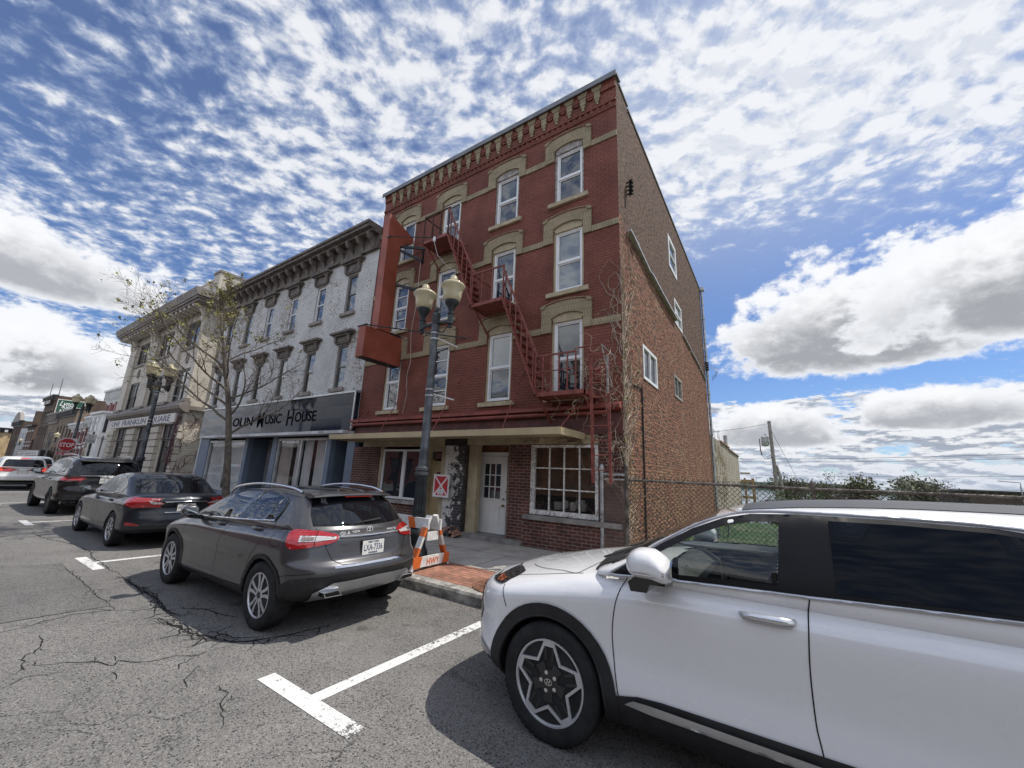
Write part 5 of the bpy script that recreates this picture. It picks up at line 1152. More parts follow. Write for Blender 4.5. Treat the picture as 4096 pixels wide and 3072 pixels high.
        h.bar((x-.012, ye, z-.012), (x-.006, ye, z+.013), .005, .006, (0, 1, 0)); h.bar((x+.006, ye, z-.013), (x+.012, ye, z+.012), .005, .006, (0, 1, 0)); h.bar((x-.010, ye, z-.003), (x+.010, ye, z+.004), .004, .006, (0, 1, 0))
        h.build('lug_nuts', M_chrome, ro, 30)
    return wo
def empty_part(name, parent):
    o = bpy.data.objects.new(name, None); o.empty_display_size = .1; C.objects.link(o); o.parent = parent; return o
M_wheelwell = pm('black_wheel_well', (.012, .012, .012), .95, var=.3, spec=.1); M_tyre = pm('tyre_rubber', (.022, .022, .023), .8, var=.3, vs=9, spec=.25)
M_seam = pm('panel_gap_black', (.006, .006, .007), .8, spec=.1); M_chrome = pm('bright_chrome', (.72, .73, .75), .12, 1, var=.05, vs=3); M_satin = pm('satin_silver', (.50, .51, .53), .34, .85, var=.08, vs=3)
M_rim = pm('alloy_silver', (.55, .56, .58), .32, .5, var=.08, vs=6); M_disc = pm('brake_disc', (.10, .10, .10), .5, .6); M_rimdk = pm('dark_alloy', (.045, .046, .048), .4, .4)
M_plastic = pm('black_trim_plastic', (.022, .022, .023), .62, var=.2, vs=8, spec=.35); M_badge = pm('bright_badge', (.80, .81, .83), .3, .3, var=.03); M_pillar = pm('black_pillar_film', (.007, .007, .008), .4, var=.1, spec=.25)
M_gloss = pm('gloss_black_trim', (.008, .008, .009), .08, var=.1, coat=.6)
M_cglass = glass('tinted_car_glass', (.006, .007, .009), 1.55, 0, 0, .008); M_cglass2 = glass('clear_car_glass', (.01, .012, .012), 1.48, .90, 0, .005, (.80, .86, .84)); M_cglass3 = glass('privacy_car_glass', (.006, .008, .012), 1.20, 0, 0, .05)
def lens(name, c, rough=.12):
    m, b, pr, o = newmat(name); P = b.pos(); st = b.m('SINE', b.m('MULTIPLY', b.sep(P)[2], 420)); n = b.noise(P, 30, 2)
    b.put(pr.inputs['Base Color'], b.mix(b.ss(st, -.2, .8), hsc(c, .55), hsc(c, 1.15))); pr.inputs['Roughness'].default_value = rough; pr.inputs['Coat Weight'].default_value = 1; pr.inputs['Coat Roughness'].default_value = .02; pr.inputs['Metallic'].default_value = .15
    return m
M_red_l = lens('red_lamp_lens', (.42, .012, .016)); M_clr_l = lens('clear_lamp_lens', (.60, .58, .58)); M_amb_l = lens('amber_lamp_lens', (.40, .10, .04)); M_head_l = lens('dark_headlamp_lens', (.05, .05, .055))
M_plate = pm('number_plate_white', (.68, .68, .64), .4, var=.04); M_platetx = pm('number_plate_blue', (.02, .035, .12), .5); M_platedk = pm('plate_frame_black', (.02, .02, .022), .4)
def plate(car, txt, c, ux, un, w=.305, h=.155, top='NEW YORK', bot='EXCELSIOR', parent=None):
    """plate centred at c, facing un, text running along ux"""
    c = Vector(c); ux = Vector(ux).normalized(); un = Vector(un).normalized(); uz = un.cross(ux)
    def B(mb, cx, cz, ww, hh, d0, d1):
        P = [c+ux*(cx+sx*ww/2)+uz*(cz+sz*hh/2)+un*d for d in (d0, d1) for sx, sz in ((-1, -1), (1, -1), (1, 1), (-1, 1))]; mb.add(P, [(3, 2, 1, 0), (4, 5, 6, 7), (0, 1, 5, 4), (1, 2, 6, 5), (2, 3, 7, 6), (3, 0, 4, 7)])
    mb = MB(); B(mb, 0, 0, w+.022, h+.022, -.01, .004); fr = mb.build('number_plate', M_platedk, parent or car.root)
    mb = MB(); B(mb, 0, 0, w, h, .0042, .007); mb.build('plate_face', M_plate, fr)
    t = MB()
    for tx, zz, sz, ww in ((txt, -.035, .098, w*.86), (top, .048, .030, w*.5), (bot, -.068, .024, w*.42)):
        if tx: text_mb(t, tx, sz, c+ux*(-ww/2)+uz*zz+un*.0075, ux, uz, .0006, ww, 0, .001)
    t.build('lettering', M_platetx, fr)
def mirror(car, x, y, z, side, body_m, base_m=None, L=.24, H=.17, D=.15, dome=0):
    sg = -1 if side == 'L' else 1
    vs, fs = rbox(D*1.0, L, H, min(H, D)*.42, 6, 6, 6); mb = MB()
    P = []
    for a, b, c in vs:
        yy = b*sg; k = 1-.22*max(0, yy)
        P.append((x+a*D/2*(1.15 if a < 0 else .8)*k, y+sg*L/2*(yy+1)*.95, z+c*H/2*(1-.18*max(0, yy))*((1+.12*dome-dome*.55*(a+.25)**2) if c > 0 else .85)-dome*.02*max(0, a)))
    mb.add(P, fs if sg < 0 else fs); o = mb.build('mirror', body_m, car.root, 180)
    bm_ = bmesh.new(); bm_.from_mesh(o.data); bmesh.ops.recalc_face_normals(bm_, faces=bm_.faces); bm_.to_mesh(o.data); bm_.free()
    mb = MB(); mb.bar((x+.02, y-sg*.07, z-H*.62), (x+.02, y+sg*L*.55, z-H*.42), .09, .055); mb.build('mirror_arm', base_m or M_gloss, o)
    mb = MB(); mb.prism([(y+sg*L*(.10+.76*q_[0]), z+H*.40*q_[1]) for q_ in ((0, -.7), (.12, -.85), (.8, -.8), (1, -.4), (1, .35), (.82, .8), (.12, .85), (0, .6))], 'x', x+D*.385, x+D*.425); mb.build('mirror_glass', M_mirror, o)
    return o
M_mirror = pm('mirror_glass_silver', (.55, .58, .60), .03, 1, var=.02)
def arch_ring(cx, cz, r0, r1, a0=-12, a1=192, n=22, sx=1.0):
    return [(cx+r1*sx*math.cos(R(a0+(a1-a0)*i/n)), cz+r1*math.sin(R(a0+(a1-a0)*i/n))) for i in range(n+1)] + [(cx+r0*math.cos(R(a1-(a1-a0)*i/n)), cz+r0*math.sin(R(a1-(a1-a0)*i/n))) for i in range(n+1)]
def inner(poly, d):
    """shrink a polygon a little towards its centroid direction normals"""
    n = len(poly); out = []; A = sum(poly[i][0]*poly[(i+1) % n][1]-poly[(i+1) % n][0]*poly[i][1] for i in range(n)); sg = 1 if A > 0 else -1
    for i in range(n):
        p0, p1, p2 = Vector(poly[i-1]), Vector(poly[i]), Vector(poly[(i+1) % n]); e1 = (p1-p0).normalized(); e2 = (p2-p1).normalized()
        n1 = Vector((-e1.y, e1.x))*sg; n2 = Vector((-e2.y, e2.x))*sg; b = (n1+n2); b = b/max(.3, b.length_squared/2); out.append(tuple(p1+b*d*.5*2/2))
    return out
def handles(car, spots, mt, L=.21):
    for (x, z) in spots:
        for sd, sg in (('L', -1), ('R', 1)):
            p, n = car.hit(sd, x, z)
            if p is None: continue
            mb = MB(); mb.tube([p+Vector((-L/2, -sg*.012, 0)), p+Vector((-L*.42, sg*.018, 0)), p+Vector((-L*.25, sg*.03, .004)), p+Vector((L*.25, sg*.03, .006)), p+Vector((L*.42, sg*.018, .004)), p+Vector((L/2, -sg*.012, .004))], [v*(1.45 if L > .24 else 1) for v in (.008, .014, .016, .017, .017, .012)], 10); mb.build('door_handle', mt, car.root, 60)
# ---------------------------------------------------------------- white SUV in the foreground
M_pwhite = paint('pearl_white_paint', (.75, .75, .755), .0, .25, .03)
def white_suv():
    root = empty('suv', 'large white SUV parked nearest, black wheel arches and dark rear windows', 'car', (-1.44, 3.665, 0)); c = Car(root, M_pwhite)
    body = dict(X0=-.93, X1=3.84, H=.9, r=.17, zt=[(-.93, .90), (-.75, .955), (-.5, 1.02), (-.2, 1.08), (.1, 1.125), (.35, 1.155), (.6, 1.165), (1.5, 1.185), (2.5, 1.21), (3.4, 1.22), (3.84, 1.16)],
        zb=[(-.93, .30), (-.5, .24), (0, .22), (2.8, .22), (3.3, .26), (3.84, .36)], hw=[(-.93, .86), (-.6, .925), (-.2, .95), (.4, .95), (1.5, .95), (2.7, .955), (3.3, .945), (3.84, .87)],
        ins=[(.2, .07), (.34, .03), (.46, .004), (.56, .016), (.66, .028), (.80, .022), (.92, .012), (1.0, .010), (1.045, .014), (1.08, .030), (1.12, .060), (1.16, .094), (1.22, .13)],
        xF=[(.25, -.82), (.45, -.93), (.7, -.935), (.85, -.90), (.93, -.80), (1.0, -.72)], xR=[(.3, 3.72), (.5, 3.84), (.75, 3.83), (1.0, 3.78), (1.2, 3.72)], bF=.36, bR=.20, pw=3.2, crown=.035)
    c.mesh('body', body, (90, 26, 22), cut=[(0, .37, .408, .60, 1.1), (2.765, .37, .408, .60, 1.1)], drop=lambda p, n: n.z > .6 and .70 < p.x < 3.4 and abs(p.y) < .74 and p.z > .9)
    fw = [(.52, 1.155), (.64, 1.235), (.78, 1.325), (.95, 1.425), (1.13, 1.505), (1.28, 1.540), (1.44, 1.553), (1.40, 1.195), (1.13, 1.185)]
    rw = [(1.64, 1.215), (1.655, 1.56), (1.95, 1.567), (2.28, 1.563), (2.46, 1.54), (2.62, 1.49), (2.66, 1.43), (2.66, 1.245), (2.2, 1.235)]
    fwi = inner(fw, .018)
    cab = dict(X0=1.17, X1=3.45, H=.62, r=.105, zt=[(1.17, 1.60), (1.5, 1.65), (2.1, 1.682), (2.7, 1.688), (3.2, 1.665), (3.45, 1.64)], zb=[(1, 1.08), (3.5, 1.08)], hw=[(-1, .895), (2, .895), (3.3, .885), (3.8, .84)],
        ins=[(1.08, .0), (1.2, .022), (1.35, .07), (1.45, .112), (1.53, .150), (1.58, .178), (1.62, .205), (1.68, .26)],
        xF=[(1.05, .05), (1.1, .16), (1.17, .33), (1.24, .47), (1.35, .64), (1.45, .82), (1.50, .92), (1.56, 1.06), (1.61, 1.2), (1.66, 1.3)], xR=[(1.1, 3.76), (1.3, 3.70), (1.5, 3.58), (1.62, 3.45), (1.7, 3.38)], bF=.12, bR=.14, pw=2.5, crown=.05)
    def dropf(p, n):
        if abs(n.y) > .5 and inpoly((p.x, p.z), fwi): return True
        if n.z < -.8: return True
        return n.x < -.3 and 1.165 < p.z < 1.56 and abs(p.y) < .80-.45*(p.z-1.16) and abs(n.y) < .35
    c.mesh('cabin', cab, (170, 60, 60), drop=dropf)
    c.both('side_window', fw, M_cglass2, st=.05, off=.001); c.both('side_window', rw, M_cglass3, off=.010, st=.10)
    frame = [(.44, 1.128)] + [(.545, 1.185), (.64, 1.26), (.78, 1.352), (.95, 1.452), (1.13, 1.53), (1.28, 1.565), (1.52, 1.583), (1.95, 1.590), (2.30, 1.585), (2.50, 1.56), (2.78, 1.48), (2.80, 1.24), (2.2, 1.218), (1.5, 1.185), (1.13, 1.170), (.7, 1.15)]
    c.both('window_frame', frame, M_pillar, holes=[inner(fw, .03), inner(rw, .004)], off=.0065, st=.03)
    c.patch('windscreen', 'F', [(-.76, 1.15), (.76, 1.15), (.70, 1.30), (.62, 1.57), (-.62, 1.57), (-.70, 1.30)], M_cglass2, st=.05, off=.001)
    c.patch('rear_window', 'B', [(-.66, 1.18), (.66, 1.18), (.58, 1.53), (-.58, 1.53)], M_cglass)
    c.patch('roof_glass', 'T', [(1.22, -.52), (3.25, -.52), (3.25, .52), (1.22, .52)], pm('grey_roof_panel', (.045, .046, .05), .5, var=.1), st=.06)
    for sd in 'LR':
        t = MB(); c.line(t, sd, smooth_poly([(.43, 1.12), (.7, 1.142), (1.13, 1.162), (1.5, 1.177), (2.2, 1.210), (2.85, 1.235)], 4), .02, .009, tube=.009); c.line(t, sd, smooth_poly([(.44, 1.13), (.56, 1.205), (.68, 1.298), (.80, 1.375), (.95, 1.464), (1.13, 1.541), (1.28, 1.575), (1.52, 1.593), (1.95, 1.600), (2.30, 1.595), (2.52, 1.57), (2.82, 1.49)], 4), .02, .007, tube=.008); t.build('window_trim', M_satin, root, 60)
    # shut lines
    c.seams([('L', smooth_poly([(.55, 1.12), (.51, 1.04), (.475, .90), (.46, .77), (.47, .62), (.495, .47), (.53, .30)], 4)), ('L', smooth_poly([(1.525, 1.18), (1.505, 1.05), (1.49, .85), (1.49, .62), (1.50, .53), (1.515, .42), (1.53, .3)], 4)), ('L', [(2.60, 1.2), (2.62, .95), (2.55, .80), (2.42, .62), (2.36, .48)]),
             ('L', smooth_poly([(-.42, .985), (-.30, 1.0), (0, 1.045), (.14, 1.06), (.19, 1.085), (.26, 1.13)], 4)), ('L', [(-.44, .90), (-.40, .84), (-.37, .77)]), ('T', [(-.70, -.62), (-.4, -.72), (0, -.77), (.2, -.78)]), ('T', [(-.70, .62), (-.4, .72), (0, .77), (.2, .78)]), ('L', [(1.585, 1.555), (1.575, 1.22)])])
    # black arches, sills and bumper, silver strips
    for cx in (0, 2.765):
        c.both('wheel_arch', arch_ring(cx, .37, .412, .495, -14, 194, 26), M_plastic, off=.012, st=.03)
        for sd in 'LR': lp = MB(); c.line(lp, sd, [(cx+.414*math.cos(R(a_)), .37+.414*math.sin(R(a_))) for a_ in range(-18, 199, 6)], .02, .006, tube=.014); lp.build('arch_lip', M_plastic, root, 60)
    c.both('sill', [(.43, .30), (.47, .44), (.52, .455), (.62, .478), (.76, .488), (1.5, .492), (2.2, .498), (2.32, .44), (2.34, .30), (2.3, .25), (.45, .25)], M_plastic, off=.008)
    c.both('silver_strip', [(.545, .430), (.60, .458), (.70, .462), (1.50, .455), (1.50, .418), (.70, .420)], M_satin, off=.028); c.both('silver_strip', [(1.525, .418), (1.525, .455), (2.22, .458), (2.26, .43), (2.2, .42)], M_satin, off=.028)
    c.both('lower_bumper', [(-.75, .40), (-.60, .385), (-.38, .355), (-.34, .23), (-.75, .2)], M_plastic, off=.006); c.both('bumper_trim', [(-.72, .485), (-.58, .455), (-.50, .425), (-.53, .40), (-.62, .405), (-.72, .44)], M_satin, off=.012)
    c.patch('grille', 'F', [(-.72, .50), (.72, .50), (.78, .66), (.62, .80), (-.62, .80), (-.78, .66)], M_gloss, off=.008); c.patch('lower_bumper', 'F', [(-.8, .28), (.8, .28), (.8, .42), (-.8, .42)], M_plastic, off=.008)
    for o in c.both('headlamp', smooth_poly([(-.68, .935), (-.58, .952), (-.375, .972), (-.42, .93), (-.47, .895), (-.60, .885), (-.68, .885)], 2, True), M_head_l, off=.006): pass
    c.both('amber_marker', [(-.59, .918), (-.47, .925), (-.49, .900), (-.58, .893)], M_amb_l, off=.009, st=.015)
    # cowl and wipers
    c.patch('cowl', 'T', [(.26, -.70), (.42, -.74), (.52, -.74), (.42, -.55), (.36, 0), (.42, .55), (.52, .74), (.42, .74), (.26, .70), (.17, 0)], M_plastic, off=.006)
    w = MB(); w.bar((.30, -.62, 1.175), (.44, -.05, 1.215), .012); w.bar((.32, -.02, 1.185), (.45, .55, 1.215), .012); w.build('wiper', M_plastic, root)
    handles(c, [(1.32, 1.045), (2.42, 1.065)], pm('satin_chrome_handle', (.62, .63, .65), .25, .8, var=.05), .25)
    for sd, sg in (('L', -1), ('R', 1)):
        mo = mirror(c, .775, sg*.965, 1.25, sd, M_pwhite, L=.24, H=.17, D=.285, dome=1.0)
        s_ = MB(); s_.bar((.685, sg*1.185, 1.218), (.855, sg*1.172, 1.226), .022, .026); s_.build('turn_signal', M_clr_l, mo)
        s_ = MB(); s_.prism([(.645, 1.10), (.63, 1.15), (.68, 1.192), (.86, 1.196), (.84, 1.168), (.76, 1.15), (.74, 1.105)], 'y', sg*.93, sg*1.12); s_.build('mirror_foot', M_gloss, mo)
    for x in (0, 2.765):
        for sd in 'LR': wheel(c, x, .37, .935, .37, .264, .235, 5, sd, M_rim, M_rimdk, 'star')
    # cabin inside
    i_ = empty_part('interior', root); M_int = pm('dark_interior', (.028, .027, .026), .8, var=.2); M_int2 = pm('grey_door_lining', (.075, .075, .075), .7, var=.15)
    b = MB(); b.box(.5, 3.3, -.78, .78, .32, .36); b.prism([(.42, 1.165), (.80, 1.13), (.93, 1.06), (.95, .85), (.80, .62), (.42, .5)], 'y', -.78, .78); b.box(1.62, 1.68, -.76, .76, .36, 1.5); b.build('dash_and_dark_panel', M_int, i_)  # dash, floor, and a panel added across the seats to darken the rear
    for sg in (-1, 1):
        b = MB(); b.prism([(.62, .4), (.62, 1.14), (1.55, 1.165), (1.55, .4)], 'y', sg*.80, sg*.84); b.prism([(.9, .80), (.95, .90), (1.5, .93), (1.52, .82)], 'y', sg*.70, sg*.80); b.build('door_lining', M_int2, i_); b = MB(); b.bar((1.02, sg*.785, 1.03), (1.16, sg*.785, 1.045), .03, .02); b.build('inner_handle', M_satin, i_)
    for y in (-.38, .38):
        b = MB(); b.prism([(1.18, .62), (1.20, .74), (1.62, .72), (1.75, 1.28), (1.88, 1.26), (1.74, .60)], 'y', y-.24, y+.24); b.prism([(1.80, 1.28), (1.80, 1.46), (1.90, 1.46), (1.90, 1.28)], 'y', y-.13, y+.13); b.build('seat', M_int, i_)
    b = MB(); cx, cy, cz = 1.03, -.38, 1.0; tl = R(25)
    ring = [(cx+.185*math.sin(a)*math.sin(tl), cy+.185*math.cos(a), cz+.185*math.sin(a)*math.cos(tl)) for a in [2*PI*k/28 for k in range(29)]]; b.tube(ring, .016, 8, False)
    for a in (0, PI, -PI/2): b.bar((cx, cy, cz), (cx+.18*math.sin(a)*math.sin(tl), cy+.18*math.cos(a), cz+.18*math.sin(a)*math.cos(tl)), .05, .02)
    b.lathe([(.06, -.03), (.065, .0), (.04, .02)], (cx, cy, cz), 16, 'x'); b.bar((cx, cy, cz), (.85, cy, .90), .07); b.build('steering_wheel', M_int, i_)
    c.patch('tail_lamp', 'B', [(-.85, .95), (-.45, .98), (-.45, 1.06), (-.85, 1.08)], M_red_l); c.patch('tail_lamp', 'B', [(.85, .95), (.45, .98), (.45, 1.06), (.85, 1.08)], M_red_l)
    return c
white_suv()
# ---------------------------------------------------------------- grey compact crossover
M_pgrey = paint('dark_grey_metallic', (.066, .065, .070), .5, .30, .25, .75, 1.5)
def grey_crossover():
    root = empty('crossover', 'dark grey metallic compact crossover with chrome roof rails parked beside the barricade', 'car', (-7.57, 3.31, 0)); c = Car(root, M_pgrey)
    body = dict(X0=-.84, X1=3.52, H=.85, r=.16, zt=[(-.84, .80), (-.6, .90), (-.3, .96), (0, 1.0), (.3, 1.02), (.6, 1.03), (1.5, 1.05), (2.6, 1.09), (3.2, 1.10), (3.52, 1.06)],
        zb=[(-.84, .28), (-.4, .23), (0, .21), (2.7, .21), (3.1, .27), (3.52, .34)], hw=[(-.84, .80), (-.5, .87), (0, .898), (1.2, .895), (2.5, .902), (3.0, .90), (3.52, .83)],
        ins=[(.2, .06), (.32, .022), (.42, .02), (.54, .026), (.64, .020), (.74, .0), (.82, .004), (.92, .022), (.98, .04), (1.03, .065), (1.1, .10)],
        xF=[(.25, -.74), (.45, -.85), (.65, -.84), (.8, -.72), (.9, -.6), (1.0, -.5)], xR=[(.28, 3.30), (.42, 3.47), (.52, 3.53), (.62, 3.545), (.69, 3.52), (.74, 3.45), (.85, 3.42), (.95, 3.40), (1.03, 3.34), (1.1, 3.25)], bF=.30, bR=.26, pw=3.0, crown=.03)
    c.mesh('body', body, (96, 40, 30), cut=[(0, .345, .378, .55, 1.1), (2.70, .345, .378, .55, 1.1)])
    cab = dict(X0=1.25, X1=2.92, H=.5, r=.10, zt=[(1.25, 1.41), (1.55, 1.452), (2.0, 1.475), (2.45, 1.462), (2.75, 1.435), (2.92, 1.41)], zb=[(0, .95), (4, .95)], hw=[(-1, .845), (1.8, .845), (2.5, .83), (2.9, .80), (3.2, .755), (3.5, .715)],
        ins=[(.95, 0), (1.05, .018), (1.15, .055), (1.25, .10), (1.33, .145), (1.39, .18), (1.45, .24)], xF=[(.9, .1), (1.02, .32), (1.1, .50), (1.2, .73), (1.3, .96), (1.37, 1.14), (1.42, 1.3), (1.46, 1.42)], xR=[(.95, 3.37), (1.05, 3.29), (1.15, 3.20), (1.25, 3.11), (1.35, 3.01), (1.42, 2.93), (1.47, 2.85)], bF=.16, bR=.20, pw=2.5, crown=.035)
    c.mesh('cabin', cab, (90, 40, 34))
    dlo = smooth_poly([(.50, 1.005), (.70, 1.105), (.93, 1.205), (1.18, 1.30), (1.40, 1.362), (1.62, 1.393), (1.85, 1.405), (2.15, 1.398), (2.42, 1.375), (2.60, 1.335), (2.655, 1.28), (2.645, 1.17), (2.61, 1.115)], 3) + [(2.2, 1.085), (1.65, 1.057), (1.1, 1.03)]
    c.both('side_window', dlo, M_cglass, off=.005, st=.11)
    c.both('window_pillar', [(1.66, 1.062), (1.77, 1.067), (2.03, 1.398), (1.90, 1.40)], M_gloss, off=.0055, st=.03); c.both('window_pillar', [(2.36, 1.094), (2.40, 1.096), (2.55, 1.345), (2.52, 1.355)], M_gloss, off=.0055, st=.03)
    for sd in 'LR': t = MB(); c.line(t, sd, [(.46, .995), (1.1, 1.022), (1.65, 1.049), (2.2, 1.077), (2.63, 1.108)], .02, .009, tube=.011); t.build('window_trim', M_chrome, root, 60)
    for sd in 'LR': t = MB(); c.line(t, sd, smooth_poly([(.46, .995), (.70, 1.118), (.93, 1.219), (1.18, 1.314), (1.40, 1.377), (1.62, 1.407), (1.85, 1.419), (2.15, 1.412), (2.43, 1.389), (2.62, 1.347), (2.672, 1.285), (2.66, 1.17), (2.63, 1.108)], 3), .02, .004, tube=.009); t.build('window_seal', M_gloss, root, 60)
    c.patch('windscreen', 'F', [(-.70, 1.04), (.70, 1.04), (.60, 1.39), (-.60, 1.39)], M_cglass, st=.05)
    rwin = smooth_poly([(-.615, 1.085), (0, 1.068), (.615, 1.085)], 4)+smooth_poly([(.60, 1.2), (.545, 1.32), (.47, 1.362), (0, 1.375), (-.47, 1.362), (-.545, 1.32), (-.60, 1.2)], 3)
    c.patch('rear_window', 'B', rwin, M_cglass, off=.007, st=.09)
    c.patch('roof_panel', 'T', [(1.25, -.50), (2.75, -.50), (2.75, .50), (1.25, .50)], M_gloss, st=.06)
    # spoiler
    s = MB()
    n = 12; top = [(-.56+1.12*i/n) for i in range(n+1)]
    P = []
    for y in top: k = 1-abs(y/.56)**3; P += [(2.74, y, 1.425+.015*k), (2.88, y, 1.425+.02*k), (2.98+.06*k, y, 1.402+.025*k), (2.99+.06*k, y, 1.385+.02*k), (2.86, y, 1.365)]
    s.add(P, [(5*i+j, 5*i+5+j, 5*i+5+(j+1) % 5, 5*i+(j+1) % 5) for i in range(n) for j in range(5)] + [(0, 1, 2, 3, 4), tuple(5*n+j for j in range(5))[::-1]]); sp_ = s.build('spoiler', M_pgrey, root, 40)
    s = MB(); s.box(3.02, 3.052, -.20, .20, 1.387, 1.396); s.build('brake_light', M_red_l, sp_)
    # roof rails
    for sg in (-1, 1):
        s = MB(); pts = [(.98, sg*.625, 1.335), (1.12, sg*.625, 1.415), (1.4, sg*.62, 1.462), (1.75, sg*.615, 1.492), (2.15, sg*.61, 1.495), (2.5, sg*.60, 1.478), (2.66, sg*.59, 1.455), (2.76, sg*.585, 1.43)]; s.tube(smooth_poly(pts, 4), .016, 10); s.build('roof_rail', M_chrome, root, 60)
    # lamps: rear wrap-round clusters
    for sg, sd in ((-1, 'L'), (1, 'R')):
        vw = sd+'B'
        o = c.patch('tail_lamp', vw, smooth_poly([(1.555, .965), (1.565, 1.02), (1.61, 1.052), (1.74, 1.047), (1.88, 1.028), (2.03, .998), (2.065, .975), (2.06, .945), (2.0, .915), (1.78, .880), (1.63, .868), (1.575, .90)], 4, True), M_red_l, off=.010, st=.02)
        c.patch('reverse_lamp', vw, [(1.69, .992), (1.84, .987), (2.045, .973), (2.045, .950), (1.84, .938), (1.69, .938)], M_clr_l, parent=o, off=.014, st=.015)
        c.patch('lamp_inner', vw, [(1.715, .978), (1.835, .973), (1.835, .951), (1.715, .951)], pm('lamp_reflector', (.30, .24, .22), .2, .6, var=.3, vs=60), parent=o, off=.0165, st=.015)
        dv = MB(); c.line(dv, vw, [(1.845, 1.036), (1.852, .885)], .006, .0175); dv.build('lamp_joint', M_seam, o)
    # tailgate trim, badges, plate
    t = MB(); c.line(t, 'B', [(-.41, .968), (0, .962), (.41, .968)], .03, .01, tube=.012); t.build('tailgate_trim', M_chrome, root, 60)
    xb = c.hit('B', 0, .85)[0].x; plate(c, 'LXA-7336', (xb+.012, 0, .835), (0, 1, 0), (1, 0, .04))
    xg = c.hit('B', -.3, 1.005)[0].x; t = MB(); text_mb(t, 'GLA 250', .055, (xg+.012, -.40, .985), (0, 1, 0), (0, 0, 1), .003, .26, 0, .001); text_mb(t, '4MATIC', .04, (xg+.012, .26, .99), (0, 1, 0), (0, 0, 1), .003, .15)
    xe = c.hit('B', 0, 1.01)[0].x+.006
    for k in range(24): a1, a2 = 2*PI*k/24, 2*PI*(k+1)/24; t.bar((xe, .042*math.cos(a1), 1.012+.042*math.sin(a1)), (xe, .042*math.cos(a2), 1.012+.042*math.sin(a2)), .006, .008, (1, 0, 0))
    for k in range(3): a = PI/2+2*PI*k/3; t.bar((xe, 0, 1.012), (xe, .042*math.cos(a), 1.012+.042*math.sin(a)), .009, .008, (1, 0, 0))
    t.build('badge', M_badge, root)
    t = MB(); p0 = Vector(c.hit('B', -.16, 1.095)[0])+Vector((.02, 0, 0)); p1 = Vector(c.hit('B', .22, 1.125)[0])+Vector((.025, 0, 0)); t.tube([p0, p0.lerp(p1, .5)+Vector((.01, 0, .004)), p1], [.008, .012, .014], 8); t.build('rear_wiper', M_plastic, root)
    # bumper cladding, silver diffuser, exhausts
    c.patch('bumper_cladding', 'B', [(-.88, .36), (-.88, .575), (-.7, .60), (0, .605), (.7, .60), (.88, .575), (.88, .36)], M_plastic, off=.006, st=.04); c.both('bumper_cladding', [(3.02, .28), (3.06, .40), (3.10, .52), (3.2, .575), (3.5, .60), (3.5, .36), (3.3, .30)], M_plastic, off=.007)
    c.patch('diffuser', 'B', [(-.62, .30), (-.66, .45), (-.50, .535), (0, .55), (.50, .535), (.66, .45), (.62, .30), (0, .33)], M_satin, off=.020, st=.035)
    c.patch('sill_plate', 'B', [(-.5, .672), (.5, .672), (.5, .694), (-.5, .694)], M_chrome, off=.006, st=.02)
    for sg in (-1, 1):
        s = MB(); s.prism([(sg*y, z) for y, z in ((.40, .395), (.60, .405), (.62, .455), (.44, .46))], 'x', 3.30, 3.505); eo = s.build('exhaust', M_chrome, root); s = MB(); s.prism([(sg*y, z) for y, z in ((.415, .406), (.59, .414), (.605, .446), (.45, .45))], 'x', 3.48, 3.508); s.build('exhaust_bore', M_wheelwell, eo)
    for cx in (0, 2.70): c.both('wheel_arch', arch_ring(cx, .345, .381, .425, -16, 196, 26), M_plastic, off=.009, st=.03)
    c.both('sill', [(.38, .22), (.38, .285), (.46, .30), (1.3, .335), (2.28, .375), (2.30, .22)], M_plastic, off=.006)
    c.seams([('L', smooth_poly([(.50, 1.0), (.36, .86), (.32, .70), (.31, .45), (.31, .27)], 4)), ('L', smooth_poly([(1.70, 1.05), (1.60, .92), (1.51, .72), (1.45, .5), (1.47, .38), (1.5, .33)], 4)), ('L', smooth_poly([(2.66, 1.11), (2.63, 1.0), (2.50, .82), (2.33, .62), (2.26, .42)], 4)), ('L', [(-.5, .87), (-.2, .925), (.1, .96), (.38, .985)]),
             ('L', smooth_poly([(2.75, .92), (2.80, 1.03), (2.93, 1.035), (2.985, .95), (2.95, .88), (2.82, .87), (2.75, .92)], 3)), ('B', [(-.60, 1.06), (-.56, .88), (-.50, .75), (-.42, .70), (0, .69), (.42, .70), (.50, .75), (.56, .88), (.60, 1.06)]), ('B', [(-.57, 1.045), (-.56, .885)]), ('B', [(.57, 1.045), (.56, .885)]), ('L', [(3.02, .585), (3.2, .62), (3.4, .64)])], w=.005)
    handles(c, [(1.36, .965), (2.34, 1.0)], M_pgrey, .23)
    for sd, sg in (('L', -1), ('R', 1)): mirror(c, .72, sg*.90, 1.075, sd, M_pgrey, L=.20, H=.15, D=.17)
    for x in (0, 2.70):
        for sd in 'LR': wheel(c, x, .345, .892, .345, .232, .235, 5, sd, M_rim, M_rimdk)
    return c
grey_crossover()
